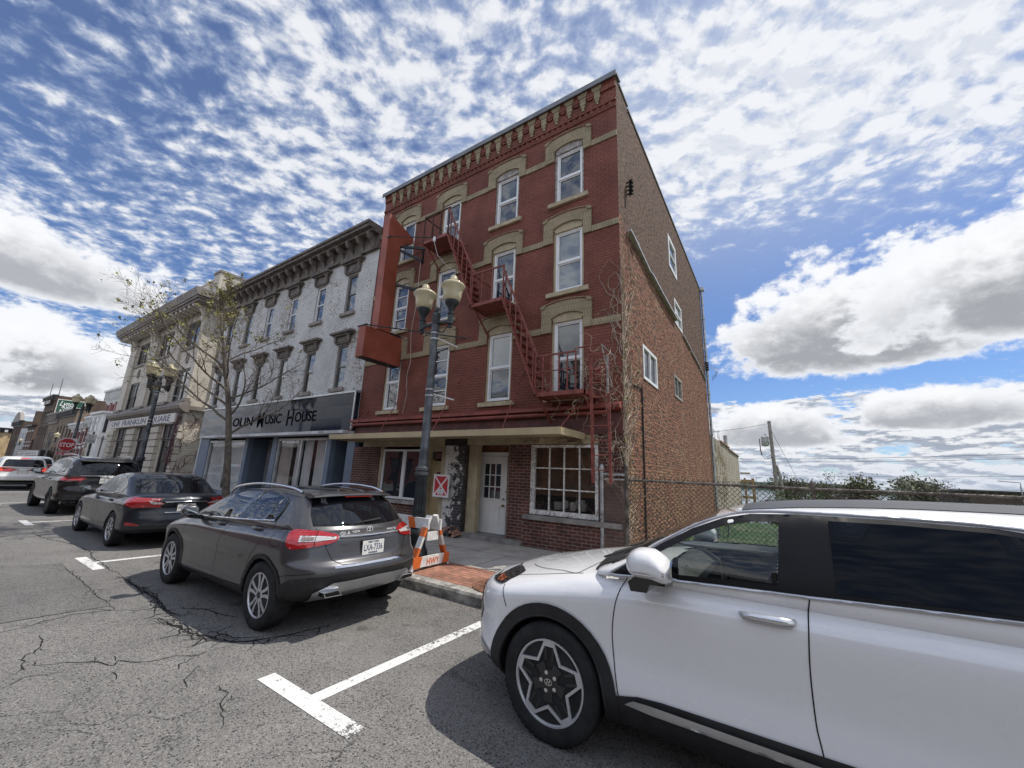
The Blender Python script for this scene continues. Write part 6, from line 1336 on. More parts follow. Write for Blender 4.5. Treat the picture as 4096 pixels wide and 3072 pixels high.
# ---------------------------------------------------------------- dark sedan
M_pnavy = paint('dark_blue_grey_paint', (.012, .015, .023), .2, .3, .2, .55, 1.45)
def dark_sedan():
    root = empty('sedan', 'black blue four door sedan parked ahead of the grey crossover', 'car', (-14.22, 3.455, 0)); c = Car(root, M_pnavy)
    body = dict(X0=-.92, X1=3.80, H=.8, r=.16, zt=[(-.92, .72), (-.5, .84), (0, .91), (.5, .955), (1.5, .965), (2.6, .985), (3.1, 1.03), (3.5, 1.045), (3.80, 1.03)], zb=[(-.92, .22), (0, .18), (2.8, .18), (3.3, .24), (3.80, .32)],
        hw=[(-.92, .78), (-.5, .87), (0, .91), (1.5, .917), (2.8, .917), (3.3, .90), (3.80, .80)], ins=[(.18, .05), (.3, .012), (.45, .004), (.6, .018), (.72, .012), (.80, .0), (.88, .02), (.95, .06), (1.05, .12)],
        xF=[(.25, -.85), (.45, -.95), (.65, -.92), (.75, -.85), (.9, -.7)], xR=[(.25, 3.66), (.42, 3.80), (.55, 3.83), (.66, 3.80), (.80, 3.76), (.95, 3.80), (1.04, 3.80)], bF=.30, bR=.30, pw=2.8, crown=.03)
    c.mesh('body', body, (80, 34, 26), cut=[(0, .335, .365, .55, 1.1), (2.795, .335, .365, .55, 1.1)])
    cab = dict(X0=1.25, X1=2.45, H=.5, r=.10, zt=[(1.25, 1.405), (1.6, 1.45), (2.0, 1.455), (2.45, 1.415)], zb=[(0, .90), (4, .90)], hw=[(-1, .855), (2.2, .855), (3.3, .80)], ins=[(.9, 0), (1.0, .02), (1.1, .06), (1.2, .105), (1.3, .15), (1.37, .19), (1.43, .25)],
        xF=[(.88, .1), (.97, .38), (1.1, .66), (1.2, .86), (1.3, 1.07), (1.38, 1.25), (1.43, 1.36)], xR=[(.9, 3.42), (1.0, 3.26), (1.1, 3.06), (1.2, 2.86), (1.3, 2.66), (1.38, 2.5), (1.43, 2.4)], bF=.14, bR=.10, pw=2.4, crown=.035)
    c.mesh('cabin', cab, (80, 36, 30))
    dlo = smooth_poly([(.55, .965), (.80, 1.10), (1.05, 1.225), (1.28, 1.32), (1.55, 1.378), (1.85, 1.39), (2.10, 1.37), (2.35, 1.315), (2.58, 1.23), (2.68, 1.15), (2.62, 1.07)], 3)+[(2.2, 1.015), (1.4, .985)]
    c.both('side_window', dlo, M_cglass, off=.005, st=.11); c.both('window_pillar', [(1.55, .99), (1.63, .993), (1.68, 1.385), (1.62, 1.382)], M_gloss, off=.0055); c.both('window_pillar', [(2.30, 1.02), (2.34, 1.023), (2.36, 1.31), (2.33, 1.32)], M_gloss, off=.0055)
    for sd in 'LR': t = MB(); c.line(t, sd, [(-.3, .875), (.1, .915), (.5, .955), (1.4, .975), (2.2, 1.005), (2.64, 1.06)], .02, .006, tube=.008); t.build('window_trim', M_chrome, root, 60)
    c.patch('rear_window', 'B', [(-.70, 1.06), (0, 1.045), (.70, 1.06), (.62, 1.25), (.52, 1.375), (0, 1.39), (-.52, 1.375), (-.62, 1.25)], M_cglass, st=.04); c.patch('windscreen', 'F', [(-.7, 1.0), (.7, 1.0), (.56, 1.37), (-.56, 1.37)], M_cglass, st=.05)
    for sg, sd in ((-1, 'L'), (1, 'R')):
        o = c.patch('tail_lamp', 'B', [(sg*y, z) for y, z in ((.88, .95), (.80, .975), (.62, .955), (.36, .885), (.37, .865), (.50, .81), (.80, .79), (.88, .83))], M_red_l, off=.008, st=.025)
        c.patch('tail_lamp', sd, [(3.25, .95), (3.40, .99), (3.72, .97), (3.72, .80), (3.45, .83), (3.30, .90)], M_red_l, off=.009, st=.03)
        if o: c.patch('reverse_lamp', 'B', [(sg*y, z) for y, z in ((.60, .93), (.37, .880), (.40, .862), (.56, .875))], M_clr_l, parent=o, off=.013, st=.02)
        c.patch('reflector', 'B', [(sg*y, z) for y, z in ((.84, .46), (.66, .46), (.72, .50), (.84, .52))], M_red_l, off=.008, st=.02)
    t = MB(); c.line(t, 'B', [(-.36, .905), (0, .915), (.36, .905)], .03, .008, tube=.010); c.line(t, 'B', [(-.34, .70), (0, .695), (.34, .70)], .03, .006, tube=.010); t.build('boot_trim', M_chrome, root, 60)
    xb = c.hit('B', 0, .80)[0].x; plate(c, 'HCT 5617', (xb+.012, 0, .79), (0, 1, 0), (1, 0, -.05))
    xe = c.hit('B', 0, .965)[0].x+.006; t = MB()
    for k in range(24): a1, a2 = 2*PI*k/24, 2*PI*(k+1)/24; t.bar((xe, .065*math.cos(a1), .967+.033*math.sin(a1)), (xe, .065*math.cos(a2), .967+.033*math.sin(a2)), .007, .008, (1, 0, 0))
    t.bar((xe, -.03, .94), (xe, -.012, .992), .010, .008, (1, 0, 0)); t.bar((xe, .012, .942), (xe, .03, .994), .010, .008, (1, 0, 0)); t.bar((xe, -.02, .962), (xe, .022, .972), .010, .008, (1, 0, 0)); text_mb(t, 'SONATA', .045, (c.hit('B', -.45, .95)[0].x+.006, -.58, .945), (0, 1, 0), (0, 0, 1), .003, .24); t.build('badge', M_badge, root)
    c.seams([('L', smooth_poly([(.52, .95), (.46, .75), (.45, .45), (.5, .25)], 4)), ('L', smooth_poly([(1.56, .98), (1.55, .7), (1.56, .4), (1.6, .25)], 4)), ('L', smooth_poly([(2.66, 1.06), (2.60, .85), (2.42, .6), (2.36, .4)], 4)), ('B', [(-.66, 1.03), (-.5, .80), (-.42, .67), (.42, .67), (.5, .80), (.66, 1.03)]), ('L', smooth_poly([(2.95, .80), (2.98, .92), (3.12, .92), (3.15, .80), (2.95, .80)], 3))], w=.006)
    handles(c, [(1.35, .85), (2.36, .88)], M_pnavy, .2)
    s = MB(); s.prism([(2.36, 1.435), (2.52, 1.435), (2.50, 1.49), (2.46, 1.49)], 'y', -.015, .015); s.build('antenna_fin', M_pnavy, root)
    for sd, sg in (('L', -1), ('R', 1)): mirror(c, .78, sg*.92, 1.03, sd, M_pnavy, L=.20, H=.13, D=.15)
    for x in (0, 2.795):
        for sd in 'LR': wheel(c, x, .335, .905, .335, .225, .215, 5, sd, M_rim, M_rimdk)
dark_sedan()
# ---------------------------------------------------------------- black three-row SUV
M_pblack = paint('black_paint', (.008, .008, .010), .1, .25, .1, .6, 1.45)
def black_suv():
    root = empty('suv', 'tall black SUV with roof rails and twin square exhausts parked ahead of the dark sedan', 'car', (-21.68, 3.61, 0)); c = Car(root, M_pblack)
    body = dict(X0=-.92, X1=4.08, H=.95, r=.17, zt=[(-.92, .95), (-.5, 1.05), (0, 1.10), (.5, 1.13), (1.5, 1.14), (3, 1.18), (3.7, 1.20), (4.08, 1.16)], zb=[(-.92, .3), (0, .25), (3, .25), (3.5, .3), (4.08, .40)],
        hw=[(-.92, .85), (-.4, .96), (0, .99), (1.5, .99), (3.0, 1.0), (3.6, .98), (4.08, .90)], ins=[(.25, .06), (.4, .02), (.5, .0), (.65, .02), (.85, .015), (.98, .0), (1.06, .03), (1.15, .08), (1.2, .12)],
        xF=[(.3, -.88), (.6, -.92), (.9, -.85), (1.0, -.75)], xR=[(.35, 3.95), (.5, 4.08), (.72, 4.10), (.85, 4.04), (1.1, 4.02), (1.2, 3.98)], bF=.28, bR=.22, pw=3, crown=.03)
    c.mesh('body', body, (80, 32, 26), cut=[(0, .39, .425, .65, 1.2), (3.025, .39, .425, .65, 1.2)])
    cab = dict(X0=1.1, X1=3.72, H=.65, r=.11, zt=[(1.1, 1.66), (1.6, 1.74), (2.4, 1.76), (3.2, 1.73), (3.72, 1.68)], zb=[(0, 1.05), (5, 1.05)], hw=[(-1, .93), (2.5, .93), (4, .88)], ins=[(1.05, 0), (1.2, .03), (1.35, .075), (1.5, .13), (1.62, .18), (1.7, .24)],
        xF=[(1.0, .15), (1.15, .45), (1.3, .66), (1.45, .86), (1.6, 1.05), (1.7, 1.2)], xR=[(1.1, 4.04), (1.3, 3.97), (1.5, 3.86), (1.65, 3.74), (1.72, 3.66)], bF=.14, bR=.18, pw=2.5, crown=.04)
    c.mesh('cabin', cab, (80, 36, 32))
    dlo = smooth_poly([(.62, 1.16), (.80, 1.30), (1.0, 1.45), (1.22, 1.57), (1.5, 1.63), (2.3, 1.645), (3.0, 1.63), (3.3, 1.60)], 3)+[(3.42, 1.25), (2.5, 1.20), (1.4, 1.17)]
    c.both('side_window', dlo, M_cglass, off=.005, st=.11); c.both('window_pillar', [(1.60, 1.18), (1.72, 1.183), (1.72, 1.635), (1.64, 1.635)], M_gloss, off=.0055); c.both('window_pillar', [(2.62, 1.21), (2.72, 1.212), (2.74, 1.635), (2.66, 1.638)], M_gloss, off=.0055)
    c.patch('rear_window', 'B', [(-.68, 1.20), (.68, 1.20), (.66, 1.40), (.60, 1.56), (-.60, 1.56), (-.66, 1.40)], M_cglass, st=.04)
    c.both('side_window', [(3.52, 1.27), (3.46, 1.58), (3.62, 1.54), (3.80, 1.30)], M_cglass, off=.003)
    s = MB(); s.prism([(3.55, 1.70), (3.82, 1.64), (3.84, 1.60), (3.6, 1.62)], 'y', -.62, .62); s.build('spoiler', M_pblack, root)
    for sg in (-1, 1): s = MB(); s.tube(smooth_poly([(1.3, sg*.66, 1.70), (1.5, sg*.66, 1.775), (2.4, sg*.65, 1.80), (3.3, sg*.63, 1.765), (3.5, sg*.62, 1.70)], 4), .02, 8); s.build('roof_rail', M_gloss, root, 60)
    for sg, sd in ((-1, 'L'), (1, 'R')):
        c.patch('tail_lamp', 'B', [(sg*y, z) for y, z in ((.93, 1.14), (.60, 1.12), (.60, 1.02), (.80, .98), (.93, 1.0))], M_red_l if sg > 0 else M_gloss, off=.008, st=.03); c.patch('tail_lamp', sd, [(3.55, 1.12), (3.98, 1.14), (3.98, 1.0), (3.75, 1.02)], M_red_l, off=.009, st=.03)
    t = MB(); c.line(t, 'B', [(-.58, 1.165), (.58, 1.165)], .02, .005, tube=.007); c.line(t, 'B', [(-.16, 1.135), (.16, 1.135)], .02, .01, tube=.013); t.build('tailgate_trim', M_satin, root, 60)
    xb = c.hit('B', 0, 1.02)[0].x; plate(c, 'LVR 2741', (xb+.012, 0, 1.02), (0, 1, 0), (1, 0, .02))
    for sg in (-1, 1):
        s = MB()
        for k in range(2): s.prism([(sg*(.55+.17*k), .36), (sg*(.70+.17*k), .36), (sg*(.69+.17*k), .43), (sg*(.56+.17*k), .43)], 'x', 3.9, 4.09)
        e = s.build('exhaust', M_chrome, root); s = MB()
        for k in range(2): s.prism([(sg*(.565+.17*k), .37), (sg*(.69+.17*k), .37), (sg*(.68+.17*k), .42), (sg*(.575+.17*k), .42)], 'x', 4.07, 4.095)
        s.build('exhaust_bore', M_wheelwell, e)
    c.patch('bumper_cladding', 'B', [(-.9, .42), (-.9, .62), (.9, .62), (.9, .42)], M_plastic, off=.006); t = MB()
    for z_ in (.50, .56, .70): c.line(t, 'B', [(-.8, z_), (.8, z_)], .012, .01)
    t.build('bumper_lines', M_rimdk, root)
    c.seams([('L', smooth_poly([(.56, 1.1), (.5, .8), (.52, .4)], 4)), ('L', smooth_poly([(1.63, 1.15), (1.60, .8), (1.62, .4)], 4)), ('L', smooth_poly([(2.72, 1.18), (2.70, .95), (2.56, .7), (2.5, .5)], 4)), ('B', [(-.72, 1.18), (-.66, .8), (-.62, .72), (.62, .72), (.66, .8), (.72, 1.18)])])
    handles(c, [(1.42, 1.0), (2.45, 1.03)], M_pblack, .22)
    s = MB(); s.prism([(3.25, 1.72), (3.42, 1.72), (3.38, 1.80), (3.34, 1.80)], 'y', -.015, .015); s.build('antenna_fin', M_pblack, root)
    for sd, sg in (('L', -1), ('R', 1)): mirror(c, .82, sg*1.0, 1.23, sd, M_pblack, L=.24, H=.17, D=.17)
    for x in (0, 3.025):
        for sd in 'LR': wheel(c, x, .39, .985, .39, .265, .25, 5, sd, M_rimdk, M_rimdk)
black_suv()
# ---------------------------------------------------------------- waiting wagons further on
def wagon(label, loc, pm_, on=True, glow=True):
    root = empty('wagon', label, 'car', loc); c = Car(root, pm_)
    body = dict(X0=-.9, X1=3.62, H=.85, r=.16, zt=[(-.9, .85), (-.4, .95), (.4, 1.02), (2, 1.05), (3.2, 1.10), (3.62, 1.06)], zb=[(-.9, .28), (0, .22), (2.8, .22), (3.62, .36)], hw=[(-.9, .80), (0, .90), (2.7, .91), (3.62, .84)],
        ins=[(.2, .05), (.4, .01), (.6, 0), (.9, .01), (1.0, .05), (1.1, .1)], xF=[(.3, -.85), (.6, -.9), (.9, -.7)], xR=[(.3, 3.45), (.45, 3.62), (.65, 3.63), (.75, 3.55), (1.1, 3.48)], bF=.28, bR=.24, pw=3, crown=.03)
    c.mesh('body', body, (60, 26, 20), cut=[(0, .35, .385, .55, 1.1), (2.70, .35, .385, .55, 1.1)])
    cab = dict(X0=1.1, X1=3.2, H=.6, r=.1, zt=[(1.1, 1.55), (1.8, 1.62), (2.6, 1.61), (3.2, 1.56)], zb=[(0, .98), (5, .98)], hw=[(-1, .85), (4, .82)], ins=[(1.0, 0), (1.2, .05), (1.4, .12), (1.5, .17), (1.6, .23)], xF=[(.95, .2), (1.1, .5), (1.4, .9), (1.55, 1.15)], xR=[(1.05, 3.5), (1.3, 3.38), (1.5, 3.22), (1.6, 3.12)], bF=.14, bR=.16, pw=2.5, crown=.035)
    c.mesh('cabin', cab, (60, 30, 26))
    c.both('side_window', [(.65, 1.06), (1.0, 1.33), (1.35, 1.48), (2.0, 1.52), (2.9, 1.49), (3.2, 1.2), (3.1, 1.13), (2, 1.09)], M_cglass); c.patch('rear_window', 'B', [(-.68, 1.10), (.68, 1.10), (.60, 1.42), (.52, 1.46), (-.52, 1.46), (-.60, 1.42)], M_cglass)
    ml = M_red_l
    if glow:
        ml, b, pr, o = newmat('lit_brake_lamp'); b.put(pr.inputs['Base Color'], (.6, .03, .02)); b.put(pr.inputs['Emission Color'], (1, .12, .08)); pr.inputs['Emission Strength'].default_value = .7
    for sg, sd in ((-1, 'L'), (1, 'R')):
        c.patch('tail_lamp', 'B', [(sg*y, z) for y, z in ((.86, 1.08), (.66, 1.06), (.62, .92), (.72, .88), (.86, .86))], ml, off=.008); c.patch('tail_lamp', sd, [(3.15, 1.06), (3.5, 1.08), (3.5, .86), (3.3, .9)], M_red_l, off=.008)
    c.patch('high_brake_light', 'B', [(-.15, 1.495), (.15, 1.495), (.15, 1.52), (-.15, 1.52)], ml, off=.012, st=.02)
    xb = c.hit('B', 0, .84)[0].x; plate(c, '', (xb+.012, 0, .84), (0, 1, 0), (1, 0, 0), top='', bot='')
    c.patch('bumper_cladding', 'B', [(-.85, .36), (-.85, .47), (.85, .47), (.85, .36)], M_plastic, off=.006)
    for sd, sg in (('L', -1), ('R', 1)): mirror(c, .75, sg*.90, 1.13, sd, pm_, L=.2, H=.15, D=.16)
    for x in (0, 2.70):
        for sd in 'LR': wheel(c, x, .35, .895, .35, .23, .225, 5, sd, M_rim, M_rimdk)
    return root
M_pw2 = paint('plain_white_paint', (.68, .68, .66), 0, .25, .02)
wagon('white wagon with lit brake lamps waiting at the corner', (-34.65, 3.30, 0), M_pw2)
wagon('white car just beyond the black SUV, roof and windows showing', (-45.5, 5.0, 0), M_pw2, glow=False)
wagon('blue car at the left edge beyond the white wagon', (-46.5, 2.6, 0), paint('blue_lilac_paint', (.17, .18, .30), .3, .3, .1), glow=False)
# ================================================================ STREET FURNITURE
M_lamp = pm('dark_green_iron', (.028, .034, .038), .45, .4, var=.35, vs=6, bump=.15)
M_post = pm('weathered_lamp_post', (.035, .042, .048), .5, .35, var=.4, vs=3, col2=(.13, .14, .15))
def globe_mat():
    m, b, pr, o = newmat('cream_lamp_globe'); z = b.sep(b.t.nodes.new('ShaderNodeTexCoord').outputs['Object'])[2]; P = b.pos()
    b.put(pr.inputs['Base Color'], b.mix(b.noise(P, 5, 4), (.56, .50, .33), (.70, .64, .46))); pr.inputs['Roughness'].default_value = .22
    pr.inputs['Transmission Weight'].default_value = .30; pr.inputs['IOR'].default_value = 1.15; pr.inputs['Subsurface Weight'].default_value = .25; pr.inputs['Subsurface Radius'].default_value = (.1, .1, .08); pr.inputs['Coat Weight'].default_value = .5
    return m
M_globe = globe_mat()
def street_lamp(label, loc, arms, banner=True, rz=0, grp='acorn globe street lamps along the pavement'):
    L = empty('street_lamp', label, 'street lamp', loc, grp, rz)
    b = MB(); b.lathe([(.27, 0), (.27, .06), (.23, .10), (.21, .22), (.17, .30), (.15, .44), (.17, .48), (.165, .55), (.135, .60)], n=20); b.build('base', M_lamp, L, 35)
    b = MB(); b.lathe([(.115, .60), (.098, 1.50)], n=32, flute=.13); b.build('fluted_shaft', M_lamp, L)
    b = MB(); b.lathe([(.105, 1.50), (.135, 1.515), (.14, 1.55), (.115, 1.565), (.115, 1.585), (.135, 1.60), (.13, 1.64), (.10, 1.66), (.084, 1.70), (.064, 4.15), (.066, 4.25), (.085, 4.26), (.085, 4.30), (.075, 4.31), (.08, 4.36), (.08, 4.58), (.085, 4.59), (.07, 4.65), (.03, 4.68), (.05, 4.72), (.052, 4.76), (.03, 4.80), (.008, 4.84)], n=20); b.build('shaft', M_post, L, 35)
    for a in arms:
        ca, sa = math.cos(a), math.sin(a); r = .385; x, y = r*ca, r*sa
        b = MB(); b.tube([(ca*.06, sa*.06, 4.45), (x, y, 4.42)], .034, 10); b.tube([(ca*.07, sa*.07, 4.25), (ca*.22, sa*.22, 4.22), (x*.9, y*.9, 4.36)], .012, 6); b.build('arm', M_post, L, 60)
        b = MB(); b.lathe([(.01, 4.27), (.03, 4.29), (.035, 4.32), (.025, 4.345), (.055, 4.36), (.058, 4.54), (.05, 4.55), (.065, 4.565), (.065, 4.585), (.05, 4.60), (.06, 4.66), (.075, 4.70), (.12, 4.76), (.135, 4.80), (.135, 4.83), (.12, 4.84)], (x, y, 0), 20); hd = b.build('lamp_holder', M_lamp, L, 35)
        g = MB(); g.lathe([(.125, 4.825), (.155, 4.85), (.175, 4.92), (.185, 5.02), (.205, 5.09), (.235, 5.125), (.238, 5.15), (.215, 5.185), (.15, 5.225), (.125, 5.235), (.128, 5.25), (.085, 5.27), (.075, 5.32), (.06, 5.355), (.03, 5.375), (.005, 5.38)], (x, y, 0), 28); g.build('globe', M_globe, hd, 60)
    if banner:
        for z in (4.16, 3.03):
            b = MB(); b.tube([(0, .06, z), (-.02, .70, z)], .014, 8); b.build('banner_arm', M_vinyl, L)
            b = MB(); b.lathe([(.081, -.015), (.081, .015)], (0, 0, z+.07)); b.lathe([(.081, -.015), (.081, .015)], (0, 0, z-.05)); b.build('clamp_band', M_galv, L)
    return L
street_lamp('dark lamp post with two cream globes and white banner arms before the red facade', (-5.37, 5.2, .155), (0, PI))
street_lamp('lamp post with cream globes partly behind the bare tree, before the name board', (-20.35, 4.95, .155), (.4, .4+PI/2, .4+PI, .4+1.5*PI))
street_lamp('lamp post at the street corner beside the octagonal stop sign', (-36.0, 5.42, .155), (PI/2+.5, PI/2-1.2, -PI/2+.3), False)
for (x, y, lb) in ((-62, 7.7, 'small distant lamp post in front of the white cinema marquee'), (-58, 10.75, 'small distant lamp post in front of the white bay front'), (-100, 9.0, 'tiny distant lamp post before the dark ornate gable')):
    street_lamp(lb, (x, y, -1.3 if x < -60 else -.9), (PI/2, ), False)
# stop sign with a plate below
M_stop = pm('sign_red', (.36, .014, .022), .45, var=.06); M_swhite = pm('sign_white', (.62, .62, .62), .45, var=.04); M_sgreen = pm('sign_green', (.02, .12, .10), .45)
ST = empty('stop_sign', 'red octagonal stop sign with a small red plate below it', 'sign', (-35.0, 5.06, .15))
b = MB(); b.tube([(-.05, 0, 0), (-.05, 0, 2.55)], .03, 8); b.build('pole', M_black, ST)
oc = lambda r: [(r*math.cos(PI/8+k*PI/4), 2.22+r*math.sin(PI/8+k*PI/4)) for k in range(8)]
b = MB(); b.prism(oc(.40), 'x', 0, .008); s0 = b.build('octagon', M_swhite, ST); b = MB(); b.prism(oc(.375), 'x', .0085, .011); b.build('red_face', M_stop, s0)
b = MB(); text_mb(b, 'STOP', .33, (.012, -.30, 2.10), (0, 1, 0), (0, 0, 1), .001, .60, 0, .008); b.build('lettering', M_swhite, s0)
b = MB(); b.box(0, .008, -.32, .32, 1.60, 1.80); s0 = b.build('plate', M_swhite, ST); b = MB(); b.box(.0085, .011, -.305, .305, 1.615, 1.785); b.build('red_face', M_stop, s0); b = MB(); text_mb(b, 'ALL WAY', .15, (.012, -.25, 1.645), (0, 1, 0), (0, 0, 1), .001, .5, 0, .004); b.build('lettering', M_swhite, s0)
PS = empty('parking_sign', 'white and green parking notice on the corner lamp post by the stop sign', 'sign', (-35.9, 5.40, 0))
b = MB(); b.box(.09, .10, -.17, .17, 2.30, 2.78); s0 = b.build('plate', M_swhite, PS); b = MB(); b.box(.101, .104, -.16, -.02, 2.60, 2.76)
for k in range(5): b.box(.101, .104, -.12, .13-.02*(k % 2), 2.34+.05*k, 2.362+.05*k)
b.build('printing', M_sgreen, s0)
BS = empty('block_sign', 'white intersection notice on a dark mast arm before the red brick building', 'sign', (-40, 6.75, .1))
b = MB(); b.tube([(0, .15, 0), (0, .15, 3.35)], .05, 8); b.tube([(0, -.75, 3.12), (0, .15, 3.1)], .025, 6); b.build('mast', M_black, BS)
b = MB(); b.box(.06, .075, -.18, .32, 2.55, 3.18); s0 = b.build('plate', M_swhite, BS); b = MB()
for tx, z in (('DO', 3.0), ('NOT', 2.86), ('BLOCK', 2.72), ('INTERSECTION', 2.61)): text_mb(b, tx, .12, (.077, .07-(.2 if len(tx) > 4 else .12), z), (0, 1, 0), (0, 0, 1), .001, .40 if len(tx) > 4 else .24)
b.build('lettering', M_black, s0)
# highway barricade
M_bw = pm('barricade_white', (.66, .66, .64), .6, var=.14, vs=6, bump=.2); M_bo = pm('barricade_orange', (.62, .135, .025), .55, var=.12, vs=5)
BR = empty('barricade', 'white wooden A-frame barricade with orange stripes and hand painted letters', 'barricade', (0, 0, 0))
def striped(y, x0, x1, z0, z1, stripes, name):
    b = MB(); b.box(x0, x1, y, y+.035, z0, z1); o = b.build(name, M_bw, BR); b = MB()
    for xa in stripes: b.prism([(xa, z0-.001), (xa+.16, z0-.001), (xa+.10, z1+.001), (xa-.06, z1+.001)], 'y', y-.0025, y-.0004)
    b.build('stripe', M_bo, o); return o
r1 = striped(5.085, -7.35, -5.0, .78, .955, (-5.45, -6.35, -6.75, -7.2), 'rail'); b = MB(); text_mb(b, 'HWY', .14, (-5.98, 5.083, .815), (1, 0, 0), (0, 0, 1), .001, .33, 0, .003); b.build('lettering', M_bo, r1)
striped(5.36, -7.35, -4.98, .75, .93, (-5.5, -6.3), 'rail')
for X in (-5.06, -7.25):
    for (ya, yb) in ((4.80, 5.16), (5.68, 5.30)):
        b = MB(); b.bar((X, ya, .13), (X, yb, 1.0), .045, .10, (1, 0, 0)); lg = b.build('leg', M_bw, BR); b = MB()
        for t0, t1 in ((.26, .42), (.62, .78)):
            pa = Vector((X, ya, .13)).lerp(Vector((X, yb, 1.0)), t0); pb = Vector((X, ya, .13)).lerp(Vector((X, yb, 1.0)), t1); b.bar(pa, pb, .049, .104, (1, 0, 0))
        b.build('stripe', M_bo, lg)
    b = MB(); b.box(X+.025, X+.05, 4.83, 5.67, .20, .36); cb = b.build('crossbar', M_bw, BR); b = MB()
    b.prism([(4.829, .199), (4.98, .199), (5.02, .361), (4.829, .361)], 'x', X+.0255, X+.0525); b.prism([(5.50, .199), (5.671, .199), (5.671, .361), (5.54, .361)], 'x', X+.0255, X+.0525); b.build('stripe', M_bo, cb)
    b = MB(); text_mb(b, 'HWY', .14, (X+.0515, 5.13, .225), (0, 1, 0), (0, 0, 1), .001, .30, 0, .003); b.build('lettering', M_bo, cb)
    b = MB(); b.box(X+.026, X+.05, 5.10, 5.36, .60, .74); b.build('spacer', M_bw, BR)
# manhole cover in the brick paving
M_rust = pm('rusty_iron', (.16, .075, .045), .8, .2, var=.35, vs=10, bump=.4)
MH = empty('manhole_cover', 'round rusty iron cover set in the brick paving by the kerb', 'manhole cover', (-3.50, 5.12, .152))
b = MB(); b.lathe([(.40, 0), (.40, .012), (.355, .014), (.355, .002)], n=40); b.build('rim', M_rust, MH, 40); b = MB(); b.lathe([(.35, 0), (.35, .012), (.0, .0121)], n=40)
for k in range(9):
    for j in range(9):
        xx, yy = (k-4)*.065, (j-4)*.065
        if xx*xx+yy*yy < .085: b.box(xx-.018, xx+.018, yy-.018, yy+.018, .012, .017)
b.build('lid', M_rust, MH)
# ================================================================ CHAIN-LINK FENCE
M_wire = pm('galvanised_wire', (.055, .05, .046), .65, .3, var=.3, vs=5); M_rail = pm('rusty_rail', (.085, .07, .06), .7, .4, var=.45, vs=6, col2=(.20, .18, .16))
FN = empty('chain_link_fence', 'rusty chain link fence running along the vacant lot', 'fence', (0, 0, 0))
FY = 8.0
for X, h, r, mt in ((-2.53, 1.95, .04, M_rail), (.45, 1.74, .03, M_rail), (3.45, 1.74, .03, M_rail), (6.45, 1.74, .03, M_rail), (9.45, 1.74, .03, M_rail)):
    b = MB(); b.lathe([(r, .05), (r, h), (r*1.25, h+.01), (r*1.25, h+.05), (r*.7, h+.10), (.002, h+.12)], (X, FY, 0), 12); b.build('post', mt, FN, 40)
b = MB(); b.tube([(-2.5, FY, 1.735), (.4, FY, 1.715), (3.4, FY, 1.728), (9.5, FY, 1.73)], .024, 8); b.build('top_rail', M_rail, FN, 60)
def mesh_panel(x0, x1, z0, z1, y, p, name, parent, mt, r=.0042):
    b = MB(); H = z1-z0; k = int((x0-H)/p)-1
    while k*p < x1:
        for s in (1, -1):
            a, c = (k*p, z0), (k*p+H, z1)
            if s < 0: a, c = (k*p+H, z0), (k*p, z1)
            ts = sorted([max(0, min(1, (xx-a[0])/(c[0]-a[0]))) for xx in (x0, x1)])
            if ts[1]-ts[0] > .01:
                P = [(a[0]+(c[0]-a[0])*t, y+.004*s, a[1]+(c[1]-a[1])*t) for t in ts]; b.tube(P, r, 3, False)
        k += 1
    return b.build(name, mt, parent)
mesh_panel(-2.5, 9.4, .12, 1.79, FY, .082, 'wire_mesh', FN, M_wire)
GT = empty('gate_panel', 'short galvanised fence panel with domed posts against the brick corner', 'fence', (0, 0, 0))
b = MB(); b.lathe([(.042, .05), (.042, 1.90), (.056, 1.905), (.056, 1.95), (.05, 1.99), (.03, 2.03), (.003, 2.045)], (-3.03, FY-.02, 0), 14); b.build('post', M_galv, GT, 40)
b = MB(); b.tube([(-3.0, FY-.02, 1.83), (-2.55, FY-.02, 1.83)], .028, 10); b.tube([(-2.98, FY-.02, 1.735), (-2.55, FY-.01, 1.735)], .022, 10); b.build('top_rail', M_galv, GT, 60)
for j in range(2): mesh_panel(-3.0, -2.55, .12, 1.72, FY-.03+.05*j, .058, 'wire_mesh', GT, pm('brown_wire', (.24, .19, .17), .7, .2, var=.3))
# ================================================================ BEHIND THE LOT
M_block = brick('tan_concrete_block', (.35, .315, .255), (.30, .265, .215), (.21, .19, .16), .41, .205, .012, .5, .012, .9, nscale=1.3, var=.25, stain=(.4, (.20, .16, .12)))
AX = empty('block_building', 'low tan concrete block building behind the tall brick side wall', 'building')
mb = MB(); mb.box(-11, -2.575, 21.5, 30.2, -1, 4.05); mb.box(-11, -2.60, 30.2, 38.4, -5, 3.95); mb.build('wall', M_block, AX)
mb = MB(); mb.box(-11, -2.50, 25.5, 30.3, 4.05, 4.14); mb.box(-11, -2.53, 30.3, 38.5, 3.95, 4.04); mb.build('coping', pm('red_tile_coping', (.22, .12, .09), .8, var=.3, vs=5), AX)
mb = MB(); mb.tube([(-2.75, 30.6, 4), (-2.75, 30.6, 4.95)], .12, 10); mb.build('vent_pipe', M_galv, AX)
M_timber = pm('yellow_timber', (.34, .235, .12), .8, var=.25, vs=4)
TD = empty('timber_deck', 'raw timber deck frame at the far corner of the block building', 'deck')
for (x, y) in ((-2.3, 38.9), (-1.75, 38.9), (-1.75, 40.5)): b = MB(); b.box(x-.07, x+.07, y-.07, y+.07, -3, 2.25); b.build('post', M_timber, TD)
b = MB(); b.box(-2.6, -1.6, 38.82, 38.9, 1.9, 2.12); b.box(-2.6, -1.6, 38.82, 38.9, .6, .8); b.box(-2.6, -1.9, 38.8, 39.9, 2.6, 2.7); b.build('beam', M_timber, TD)
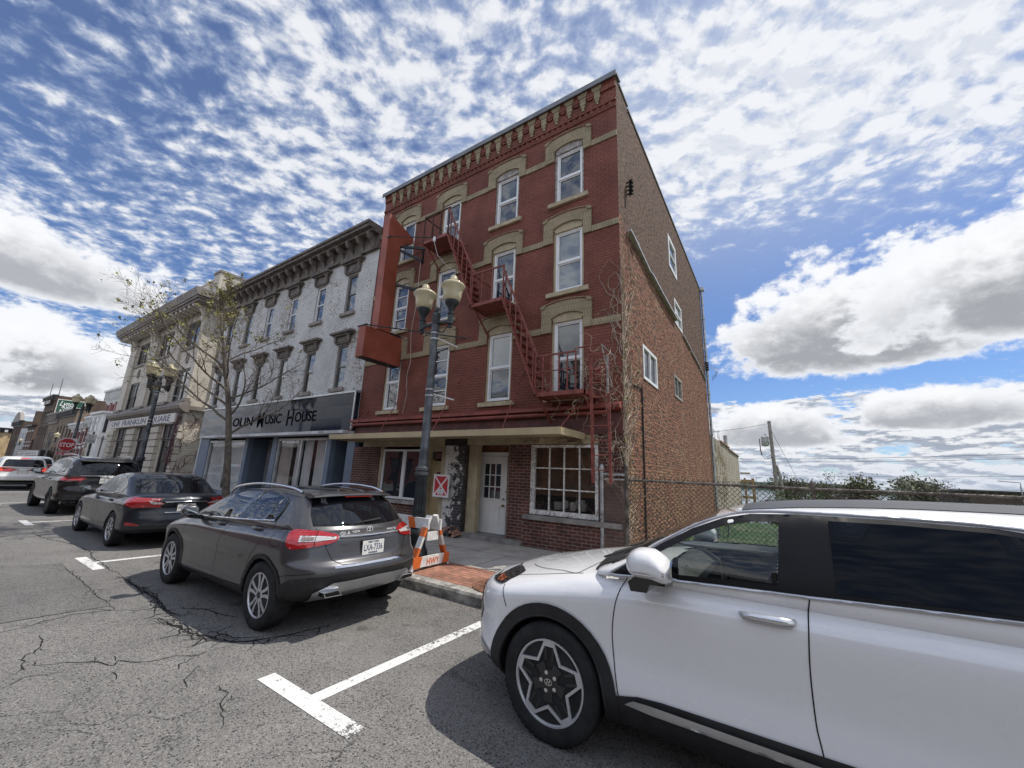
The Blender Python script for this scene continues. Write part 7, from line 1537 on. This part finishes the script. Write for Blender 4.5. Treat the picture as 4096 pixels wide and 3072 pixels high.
# utility pole
M_pole = pm('weathered_pole', (.27, .25, .23), .9, var=.3, vs=4, bump=.4)
UP = empty('utility_pole', 'weathered wooden utility pole carrying a grey transformer', 'utility pole', (0, 40, 0))
b = MB(); b.tube([(-.02, 0, -6), (-.18, 0, 7.1)], [.17, .13], 12); b.build('pole', M_pole, UP, 60); b = MB(); b.tube([(.30, .1, -6), (.22, .1, 2.2), (.0, .05, 3.4)], [.14, .13, .12], 10); b.build('brace_pole', M_pole, UP, 60)
b = MB(); b.lathe([(.05, 4.95), (.25, 5.0), (.27, 5.05), (.27, 5.75), (.22, 5.8), (.05, 5.82)], (-.62, 0, 0), 18); b.lathe([(.05, 5.8), (.06, 5.95), (.03, 6.05)], (-.55, 0, 0), 8); b.box(-.4, -.1, -.05, .05, 5.2, 5.3); b.box(-.4, -.1, -.05, .05, 5.6, 5.7); b.build('transformer', M_galv, UP, 40)
b = MB(); b.tube([(-1.0, 0, 5.6), (-1.0, 0, 4.6), (-.95, 0, 4.2)], .04, 6); b.tube([(-1.0, 0, 4.3), (-.7, 0, 3.9), (-.3, 0, 4.0), (-.1, 0, 4.6)], .025, 6); b.tube([(-.95, 0, 4.5), (-.6, 0, 4.05), (-.2, 0, 4.3)], .02, 6); b.build('cables', M_black, UP)
def sagwire(a, b_, sag, r=.014, n=14):
    a, b_ = Vector(a), Vector(b_); return [a.lerp(b_, i/n)-Vector((0, 0, 4*sag*(i/n)*(1-i/n))) for i in range(n+1)]
for i, (a, b_, sg, lb) in enumerate((((-.18, 40, 6.9), (-9.5, 35, 5.6), .3, 'thin wire from the pole top towards the brick building'), ((-9, 41, 3.95), (30, 42, 5.9), .6, 'power line crossing behind the utility pole, highest of the long wires'), ((-9, 41, 3.72), (30, 42, 5.55), .6, 'power line just under the highest long wire'), ((-9, 60, 2.9), (40, 62, 4.9), .5, 'low power line above the distant trees'), ((-9, 70, 1.9), (45, 70, 3.3), .4, 'lowest power line close above the treetops'), ((-.05, 40, 6.2), (3.4, 52, -2), .1, 'slack guy wire slanting down from the pole'))):
    b = MB(); b.tube(sagwire(a, b_, sg), .014 if a[1] < 50 else .018, 5); tag(b.build('power_line', M_black), lb, 'wire')
# low dark building by the lake
LW = empty('lakeside_building', 'long low dark brown building with flat roof beyond the fence', 'building')
mb = MB(); mb.box(15.5, 46, 58, 72, -8, 1.95); mb.build('wall', pm('dark_brown_cladding', (.075, .055, .045), .8, var=.2, vs=.5), LW); mb = MB(); mb.box(15.2, 46.3, 57.7, 72, 1.95, 2.12); mb.build('roof_edge', M_dk, LW)
mb = MB()
for k in range(5): mb.box(17+k*4, 19.5+k*4, 57.95, 57.99, -1.0, .9)
mb.build('garage_door', M_brownl, LW)
for (x, y, lb, h, d_) in ((-2.7, 70, 'thin lamp mast left of the utility pole near the lake', 2.85, -1), (18.3, 56, 'curved lamp mast above the low dark building', 3.0, -1)):
    b = MB(); b.tube([(x, y, -8), (x, y, h-.5), (x+.25*d_*-.2, y, h-.1), (x+.8*d_*-1 if d_ > 0 else x-1.3 if x > 0 else x+.9, y, h)], .05, 6); tag(b.build('lamp_mast', M_galv), lb, 'lamp post')
# buildings across the street, behind the viewpoint; the shop windows and cars mirror them
def across(label, x0, x1, h, mt, n, rows):
    B = empty('street_building', label, 'building', group='buildings on the opposite side of the street')
    hl = wgrid(x0, x1, n, rows, 1.1); mb = MB()
    mb.grid_wall('y', -17, (x0, x1), (0, h), hl, -.2); mb.box(x0, x1, -28, -17.5, 0, h-.1); mb.build('wall', mt, B)
    mb = MB(); mb.box(x0, x1, -17, -16.6, h, h+.5); mb.build('cornice', M_whtrim, B); mb = MB(); mb.box(x0, x1, -17.24, -17.21, 0, h); mb.build('window_glass', M_g1, B)
across('red brick row opposite, seen only in reflections', -30, -8, 9.5, M_redbr, 9, ((4, 5.8), (6.8, 8.5), (.5, 3)))
across('brown brick row opposite, seen only in reflections', -7.9, 9, 8.0, M_dkbr, 7, ((3.8, 5.2), (6, 7.3), (.5, 3)))
across('pale row opposite, seen only in reflections', 9.1, 30, 10.5, M_tanbr, 8, ((4, 5.8), (7, 8.8), (.5, 3)))
across('dark brown row opposite, far down the street, seen only in reflections', -230, -62.1, 4.6, M_dkbr, 40, ((.5, 3),))
across('tan row opposite, seen only in reflections', -62, -30.1, 7, M_redbr, 12, ((4, 5.8), (.5, 3)))
# ================================================================ PLANTS
M_bark = pm('grey_bark', (.145, .125, .105), .9, var=.4, vs=9, bump=.7, bs=55, col2=(.21, .18, .145)); M_twig = pm('brown_twig', (.13, .105, .085), .9, var=.3, vs=5)
M_leaf = pm('spring_leaf', (.25, .24, .055), .75, var=.35, vs=6, col2=(.33, .30, .10)); M_vine = pm('dry_vine', (.36, .29, .225), .9, var=.4, vs=4); M_vine2 = pm('brown_vine', (.12, .08, .065), .9, var=.35, vs=5)
rt = random.Random(11)
def rv(s=1): return Vector((rt.gauss(0, s), rt.gauss(0, s), rt.gauss(0, s)))
def street_tree():
    T = empty('tree', 'bare young street tree with first yellow green leaves before the white building', 'tree', (0, 0, 0))
    tr = MB(); br = MB(); tw = MB(); lf = MB()
    trunk = [Vector(p) for p in ((-12.95, 5.2, .1), (-12.98, 5.12, 1.0), (-13.0, 5.0, 2.0), (-13.02, 4.84, 3.05), (-13.0, 4.68, 3.75), (-13.05, 4.52, 4.35), (-13.0, 4.36, 5.0), (-13.05, 4.15, 5.8), (-13.0, 4.0, 6.6))]
    rad = [.118, .092, .083, .073, .063, .05, .037, .024, .010]
    tr.tube(smooth_poly(trunk, 4), [rad[min(8, int(i/4))]*(1-(i % 4)/4)+rad[min(8, int(i/4)+1)]*((i % 4)/4) for i in range(len(smooth_poly(trunk, 4)))], 12)
    tr.lathe([(.02, 0), (.045, .015), (.05, .03), (.03, .045)], (-12.93, 4.75, 2.35), 10)
    def leaves(p, n, s):
        for _ in range(n):
            c = p+rv(.028); d = rv().normalized(); u = d.orthogonal().normalized(); w = d.cross(u); k = s*rt.uniform(.6, 1.3)
            lf.add([c, c+u*k*.5+w*k*.45, c+w*k*1.1, c-u*k*.5+w*k*.45], [(0, 1, 2, 3)])
    def grow(p, d, L, r, lev):
        n = max(3, int(L/.16)); P = [p]; q_ = p; dd = d.normalized()
        for i in range(n):
            dd = (dd+rv(.10)+Vector((0, 0, .035 if lev < 3 else .02))).normalized(); q_ = q_+dd*(L/n); P.append(q_)
        rs = [max(.0024, r*.85*(1-.8*i/n)) for i in range(n+1)]
        (br if lev < 2 else tw).tube(P, rs, 7 if lev == 0 else 5 if lev == 1 else 3, False)
        if lev < 3:
            k = {0: 9, 1: 7, 2: 4}[lev]
            for j in range(k):
                t = .25+.72*(j+rt.random()*.8)/k; i = min(n-1, int(t*n)); b0 = P[i]; bd = (P[i+1]-P[i]).normalized(); side = bd.cross(rv()).normalized()
                grow(b0, bd*.65+side*.75+Vector((0, 0, .12)), L*rt.uniform(.32, .55)*(1-.25*t), rs[i]*.6, lev+1)
        top = q_.z+.35*(4.4-q_.y)*.5
        if lev >= 2 and (top > 4.9 or (q_.y < 3.2 and rt.random() < .5)) and rt.random() < .075: leaves(q_, rt.randint(4, 8), .055)
        elif lev >= 2 and rt.random() < .05: leaves(q_, 2, .035)
    limbs = [(2.55, (.75, .55, .42), 2.0, .045), (2.9, (-.35, -.9, .28), 2.6, .045), (3.05, (.9, .1, .5), 2.1, .04), (3.3, (-.5, -.75, .5), 2.7, .045), (3.5, (.5, .8, .5), 1.9, .04), (3.75, (.1, -.95, .55), 2.5, .042), (3.95, (-.9, .1, .6), 2.0, .038), (4.1, (.85, -.4, .7), 1.9, .035), (4.35, (-.3, -.8, .75), 2.2, .036), (4.6, (.3, .75, .8), 1.7, .03), (4.8, (-.6, -.3, .9), 1.7, .028), (5.1, (.5, -.5, .9), 1.4, .025), (5.4, (-.2, .5, 1), 1.2, .02), (5.7, (.1, -.5, 1), 1.0, .018), (6.1, (.2, .2, 1), .7, .012)]
    sp = smooth_poly(trunk, 6)
    for z, d, L, r in limbs:
        p = min(sp, key=lambda v: abs(v[2]-z)); grow(Vector(p), Vector(d), L*1.22, r*.9, 0)
    o = tr.build('trunk', M_bark, T, 60); br.build('limb', M_bark, o, 60); cr = tw.build('crown', M_twig, T); lf.build('leaf', M_leaf, cr)
street_tree()
def vine_thing(label, paths, mt=M_vine, leaf=0, lm=None, thick=.006):
    V = MB(); lf = MB()
    for P in paths:
        V.tube(P, [thick*rt.uniform(.7, 1.2)*(1-.7*i/len(P)) for i in range(len(P))], 4, False)
        if leaf:
            for p in P:
                if rt.random() < leaf:
                    for _ in range(3):
                        c = Vector(p)+rv(.03); d = rv().normalized(); u = d.orthogonal().normalized(); w = d.cross(u); k = rt.uniform(.02, .045); lf.add([c, c+u*k*.5+w*k*.5, c+w*k, c-u*k*.5+w*k*.5], [(0, 1, 2, 3)])
    T = empty('vine', label, 'vine'); V.build('stem', mt, T)
    if lf.v: lf.build('leaf', lm or M_leaf, T)
    return T
def climb(p, n, step, fn, wob=.03, drift=(0, 0, 1)):
    P = [Vector(p)]; d = Vector(drift)
    for _ in range(n):
        d = (d*.8+Vector(drift)*.2+rv(wob*8)).normalized(); q_ = fn(P[-1]+d*step); P.append(q_)
    return P
def on_side(p): return Vector((XR+.015+abs(rt.gauss(0, .012)), max(8.06, p.y), p.z))
def on_front(p): return Vector((min(XR+.02, p.x), YF-.02-abs(rt.gauss(0, .012)), p.z))
paths = []
for _ in range(70): paths.append(climb((XR+.02, 8.06+abs(rt.gauss(0, .10)), rt.uniform(.2, 5.5)), rt.randint(10, 30), .12, on_side, .035, (0, .0, 1)))
for _ in range(34): paths.append(climb((XR+.02, 8.1, rt.uniform(.6, 6.5)), rt.randint(6, 18), .09, on_side, .06, (0, .55, .5)))
for _ in range(26): paths.append(climb((XR, YF-.02, rt.uniform(.3, 6.0)), rt.randint(8, 24), .10, on_front, .05, (-.15, 0, 1)))
vine_thing('thick mat of dry vines climbing the sunlit corner of the red brick building', paths, M_vine, .10, M_leaf, .009)
paths = []
for _ in range(30): paths.append(climb((rt.uniform(-3.4, -2.6), rt.uniform(7.3, 8.0), rt.uniform(3.2, 4.4)), rt.randint(6, 16), .09, lambda p: Vector((p.x, min(YF-.03, p.y), p.z)), .09, (0, 0, rt.choice((-1, .5, -.6)))))
for _ in range(12): paths.append(climb((rt.uniform(-4.3, -3.1), 7.4, rt.uniform(3.4, 4.0)), rt.randint(6, 12), .08, lambda p: p, .09, (0, 0, -.8)))
for _ in range(16): paths.append(climb((-2.7, 7.8, rt.uniform(1.6, 3.5)), rt.randint(6, 14), .08, lambda p: p, .10, (-.5, -.3, .3)))
vine_thing('tangle of dry creepers hanging around the drop ladder and lowest platform', paths, M_vine, .03, M_leaf, .006)
paths = []
for _ in range(46): paths.append(climb((rt.uniform(-4.9, -2.7), YF-.05, 2.50+rt.uniform(0, .14)), rt.randint(5, 16), .08, lambda p: Vector((p.x, YF-.05-abs(rt.gauss(0, .01)), max(2.38, min(2.66, p.z)))), .07, (-1 if rt.random() < .7 else 1, 0, 0)))
for _ in range(20): paths.append(climb((rt.choice((-4.72, -4.6, -3.16)), YF-.04, rt.uniform(.8, 2.3)), rt.randint(6, 16), .07, lambda p: Vector((p.x, YF-.05, p.z)), .07, (0, 0, 1)))
for _ in range(34): paths.append(climb((rt.uniform(-4.8, -2.7), YF-.10, rt.uniform(.3, .95)), rt.randint(5, 14), .07, lambda p: Vector((p.x, YF-.11-abs(rt.gauss(0, .012)), max(.2, min(1.05, p.z)))), .08, (.8, 0, .3)))
vine_thing('brown creeper stems over the many paned window and its lintel', paths, M_vine2, 0, None, .006)
paths = []
for _ in range(60): paths.append(climb((rt.choice((FR-.3, FR-.1)) + rt.uniform(-.2, .1), YF-.25, rt.uniform(1.5, 4.0)), rt.randint(6, 16), .12, lambda p: Vector((min(FR+.02, p.x), YF-.26, p.z)), .08, (rt.uniform(-.4, .3), 0, .6)))
for _ in range(30): paths.append(climb((FR+.04, YF+rt.uniform(0, .8), rt.uniform(.6, 4.0)), rt.randint(6, 16), .12, lambda p: Vector((FR+.05, p.y, p.z)), .07, (0, .2, .8)))
vine_thing('dark red ivy stems on the banded corner pier of the cream building', paths, pm('red_ivy', (.10, .05, .05), .9, var=.3), .25, pm('red_ivy_leaf', (.12, .04, .045), .8, var=.3), .012)
paths = []
for _ in range(50): paths.append(climb((-2.54, rt.uniform(21.7, 27), rt.uniform(.3, 3.2)), rt.randint(8, 18), .16, lambda p: Vector((-2.54, p.y, min(4.5, p.z))), .07, (0, .1, 1)))
vine_thing('green creeper over the top of the tan block wall', paths, M_vine, .35, pm('creeper_green', (.10, .16, .04), .8, var=.35), .014)
paths = []
for _ in range(26): x0 = rt.uniform(-2.45, -1.6); paths.append(climb((x0, 8.2+rt.random()*.5, .08), rt.randint(6, 13), .11, lambda p: p, .05, (rt.uniform(-.2, .2), 0, 1)))
vine_thing('thin brown shrub stems growing behind the chain link fence at the wall', paths, M_vine2, .06, M_leaf, .006)
# far trees and shrubs by the lake
def far_tree(name, label, x, y, base, h, r, cols, dens, bare=False, grp='trees between the lot and the lake', squash=1.):
    T = empty(name, label, 'tree' if name == 'tree' else 'shrub', (x, y, base), grp); t = MB(); f = MB(); t.tube([(0, 0, 0), (.05, 0, h*.35), (0, 0, h*.7)], [.16*h/8, .12*h/8, .04*h/8], 7)
    cl = []
    for i in range(14 if name == 'tree' else 9):
        a = rt.uniform(0, 6.28); rr_ = r*rt.uniform(.2, .9); zc = h*rt.uniform(.38, .92) if name == 'tree' else h*rt.uniform(.25, .8); k = math.sqrt(max(.1, 1-((zc/h-.6)/.45)**2)); c = Vector((rr_*math.cos(a)*k, rr_*math.sin(a)*k, zc)); cl.append(c)
        p0 = Vector((0, 0, h*rt.uniform(.15, .5))); t.tube([p0, p0.lerp(c, .5)+rv(.1*r), c], [.05*h/8, .035*h/8, .01*h/8], 4, False)
        for _ in range(7):
            e = c+Vector((rt.gauss(0, .3*r), rt.gauss(0, .3*r), abs(rt.gauss(0, .28*r)))); t.tube([c, c.lerp(e, .5)+rv(.04*r), e], [.016*h/8, .012*h/8, .005*h/8], 3, False)
    for _ in range(dens):
        c = rt.choice(cl)+Vector((rt.gauss(0, .30*r), rt.gauss(0, .30*r), rt.gauss(0, .24*r*squash))); d = rv().normalized(); u = d.orthogonal().normalized(); w = d.cross(u); k = rt.uniform(.5, 1.3)*(.15 if not bare else .075)*h/6
        f.mat(rt.randrange(len(cols))); f.add([c-u*k*.5, c+w*k*.6, c+u*k*.5, c-w*k*.6], [(0, 1, 2, 3)])
    t.build('trunk', M_bark, T); f.build('crown', cols, T)
FG = lambda c: pm('far_foliage', c, .9, var=.35, vs=1.5)
G1 = [FG((.075, .080, .045)), FG((.105, .105, .060))]; G2 = [FG((.125, .125, .060)), FG((.095, .095, .05))]; G3 = [FG((.20, .205, .15)), FG((.145, .15, .10))]; B1 = [FG((.085, .055, .05)), FG((.11, .075, .06))]; P1 = [FG((.10, .05, .06)), FG((.07, .04, .045))]
for nm, lb, x, y, b0, h, r, cols, dn, br in (
    ('tree', 'green rounded tree just right of the utility pole', 1.0, 58, -5.5, 7.9, 1.7, G1, 2600, False), ('tree', 'bare twiggy tree beside the green rounded tree', 1.95, 56, -5.5, 7.9, .9, B1, 500, True),
    ('tree', 'tall brown bare crowned tree in the middle of the far trees', 5.3, 58, -5.5, 8.6, 1.6, B1, 1500, True), ('tree', 'light green tree left of the tall brown crowned tree', 4.4, 60, -5.5, 7.2, 1.4, G2, 2000, False),
    ('tree', 'olive green tree right of the tall brown crowned tree', 7.3, 59, -5.5, 8.1, 1.7, G2, 2600, False), ('tree', 'small pale tree beside the olive green tree', 8.9, 61, -5.5, 7.0, .9, G3, 900, False),
    ('tree', 'greyish blossoming tree, left one of the pale pair', 11.5, 58, -5.5, 8.6, 1.5, G3, 2600, False), ('tree', 'greyish blossoming tree, right one of the pale pair', 12.7, 59, -5.5, 8.2, 1.2, G3, 2000, False),
    ('tree', 'bare purple brown tree left of the low dark building', 14.4, 60, -5.5, 8.3, 1.5, P1, 900, True),
    ('shrub', 'dark red shrub left of the utility pole foot', -1.0, 52, -3.6, 4.3, 1.0, P1, 1500, False), ('shrub', 'broad dark red shrub right of the utility pole', 2.0, 50, -3.6, 4.2, 1.7, P1, 2200, False), ('shrub', 'brown thicket below the middle trees', 6.2, 50, -3.6, 4.0, 2.2, B1, 2200, False), ('shrub', 'green brown thicket below the blossoming trees', 10.4, 50, -3.6, 3.8, 2.2, G1, 2200, False),
    ('shrub', 'leafy green bush in the lot, seen through the car window', .5, 19, 0, 1.9, .9, [FG((.09, .16, .045)), FG((.06, .11, .03))], 2600, False), ('shrub', 'brown brush in the lot beside the green bush', -1.5, 15, 0, 1.2, .5, B1, 900, True)):
    fz = nm == 'tree' or y > 40
    far_tree(nm, lb, x, y, b0, h+(.50 if fz else 0), r*(1.15 if fz else 1), cols, int(dn*(1.5 if fz else 1)), br)
# rough grass tufts in the lot
gm = MB()
for _ in range(2600):
    x, y = rt.uniform(-2.5, 7), 8.1+abs(rt.gauss(0, 5)); z = lz(x, y); h = rt.uniform(.05, .22); a = rt.uniform(0, 6.28); w = .012; gm.add([(x-w*math.cos(a), y-w*math.sin(a), z), (x+w*math.cos(a), y+w*math.sin(a), z), (x+rt.gauss(0, .05), y+rt.gauss(0, .05), z+h)], [(0, 1, 2)])
o = gm.build('grass', [pm('grass_blade', (.09, .14, .035), .8, var=.4, vs=3)]); o['kind'] = 'stuff'; tag(o, 'rough grass tufts in the vacant lot', 'grass')
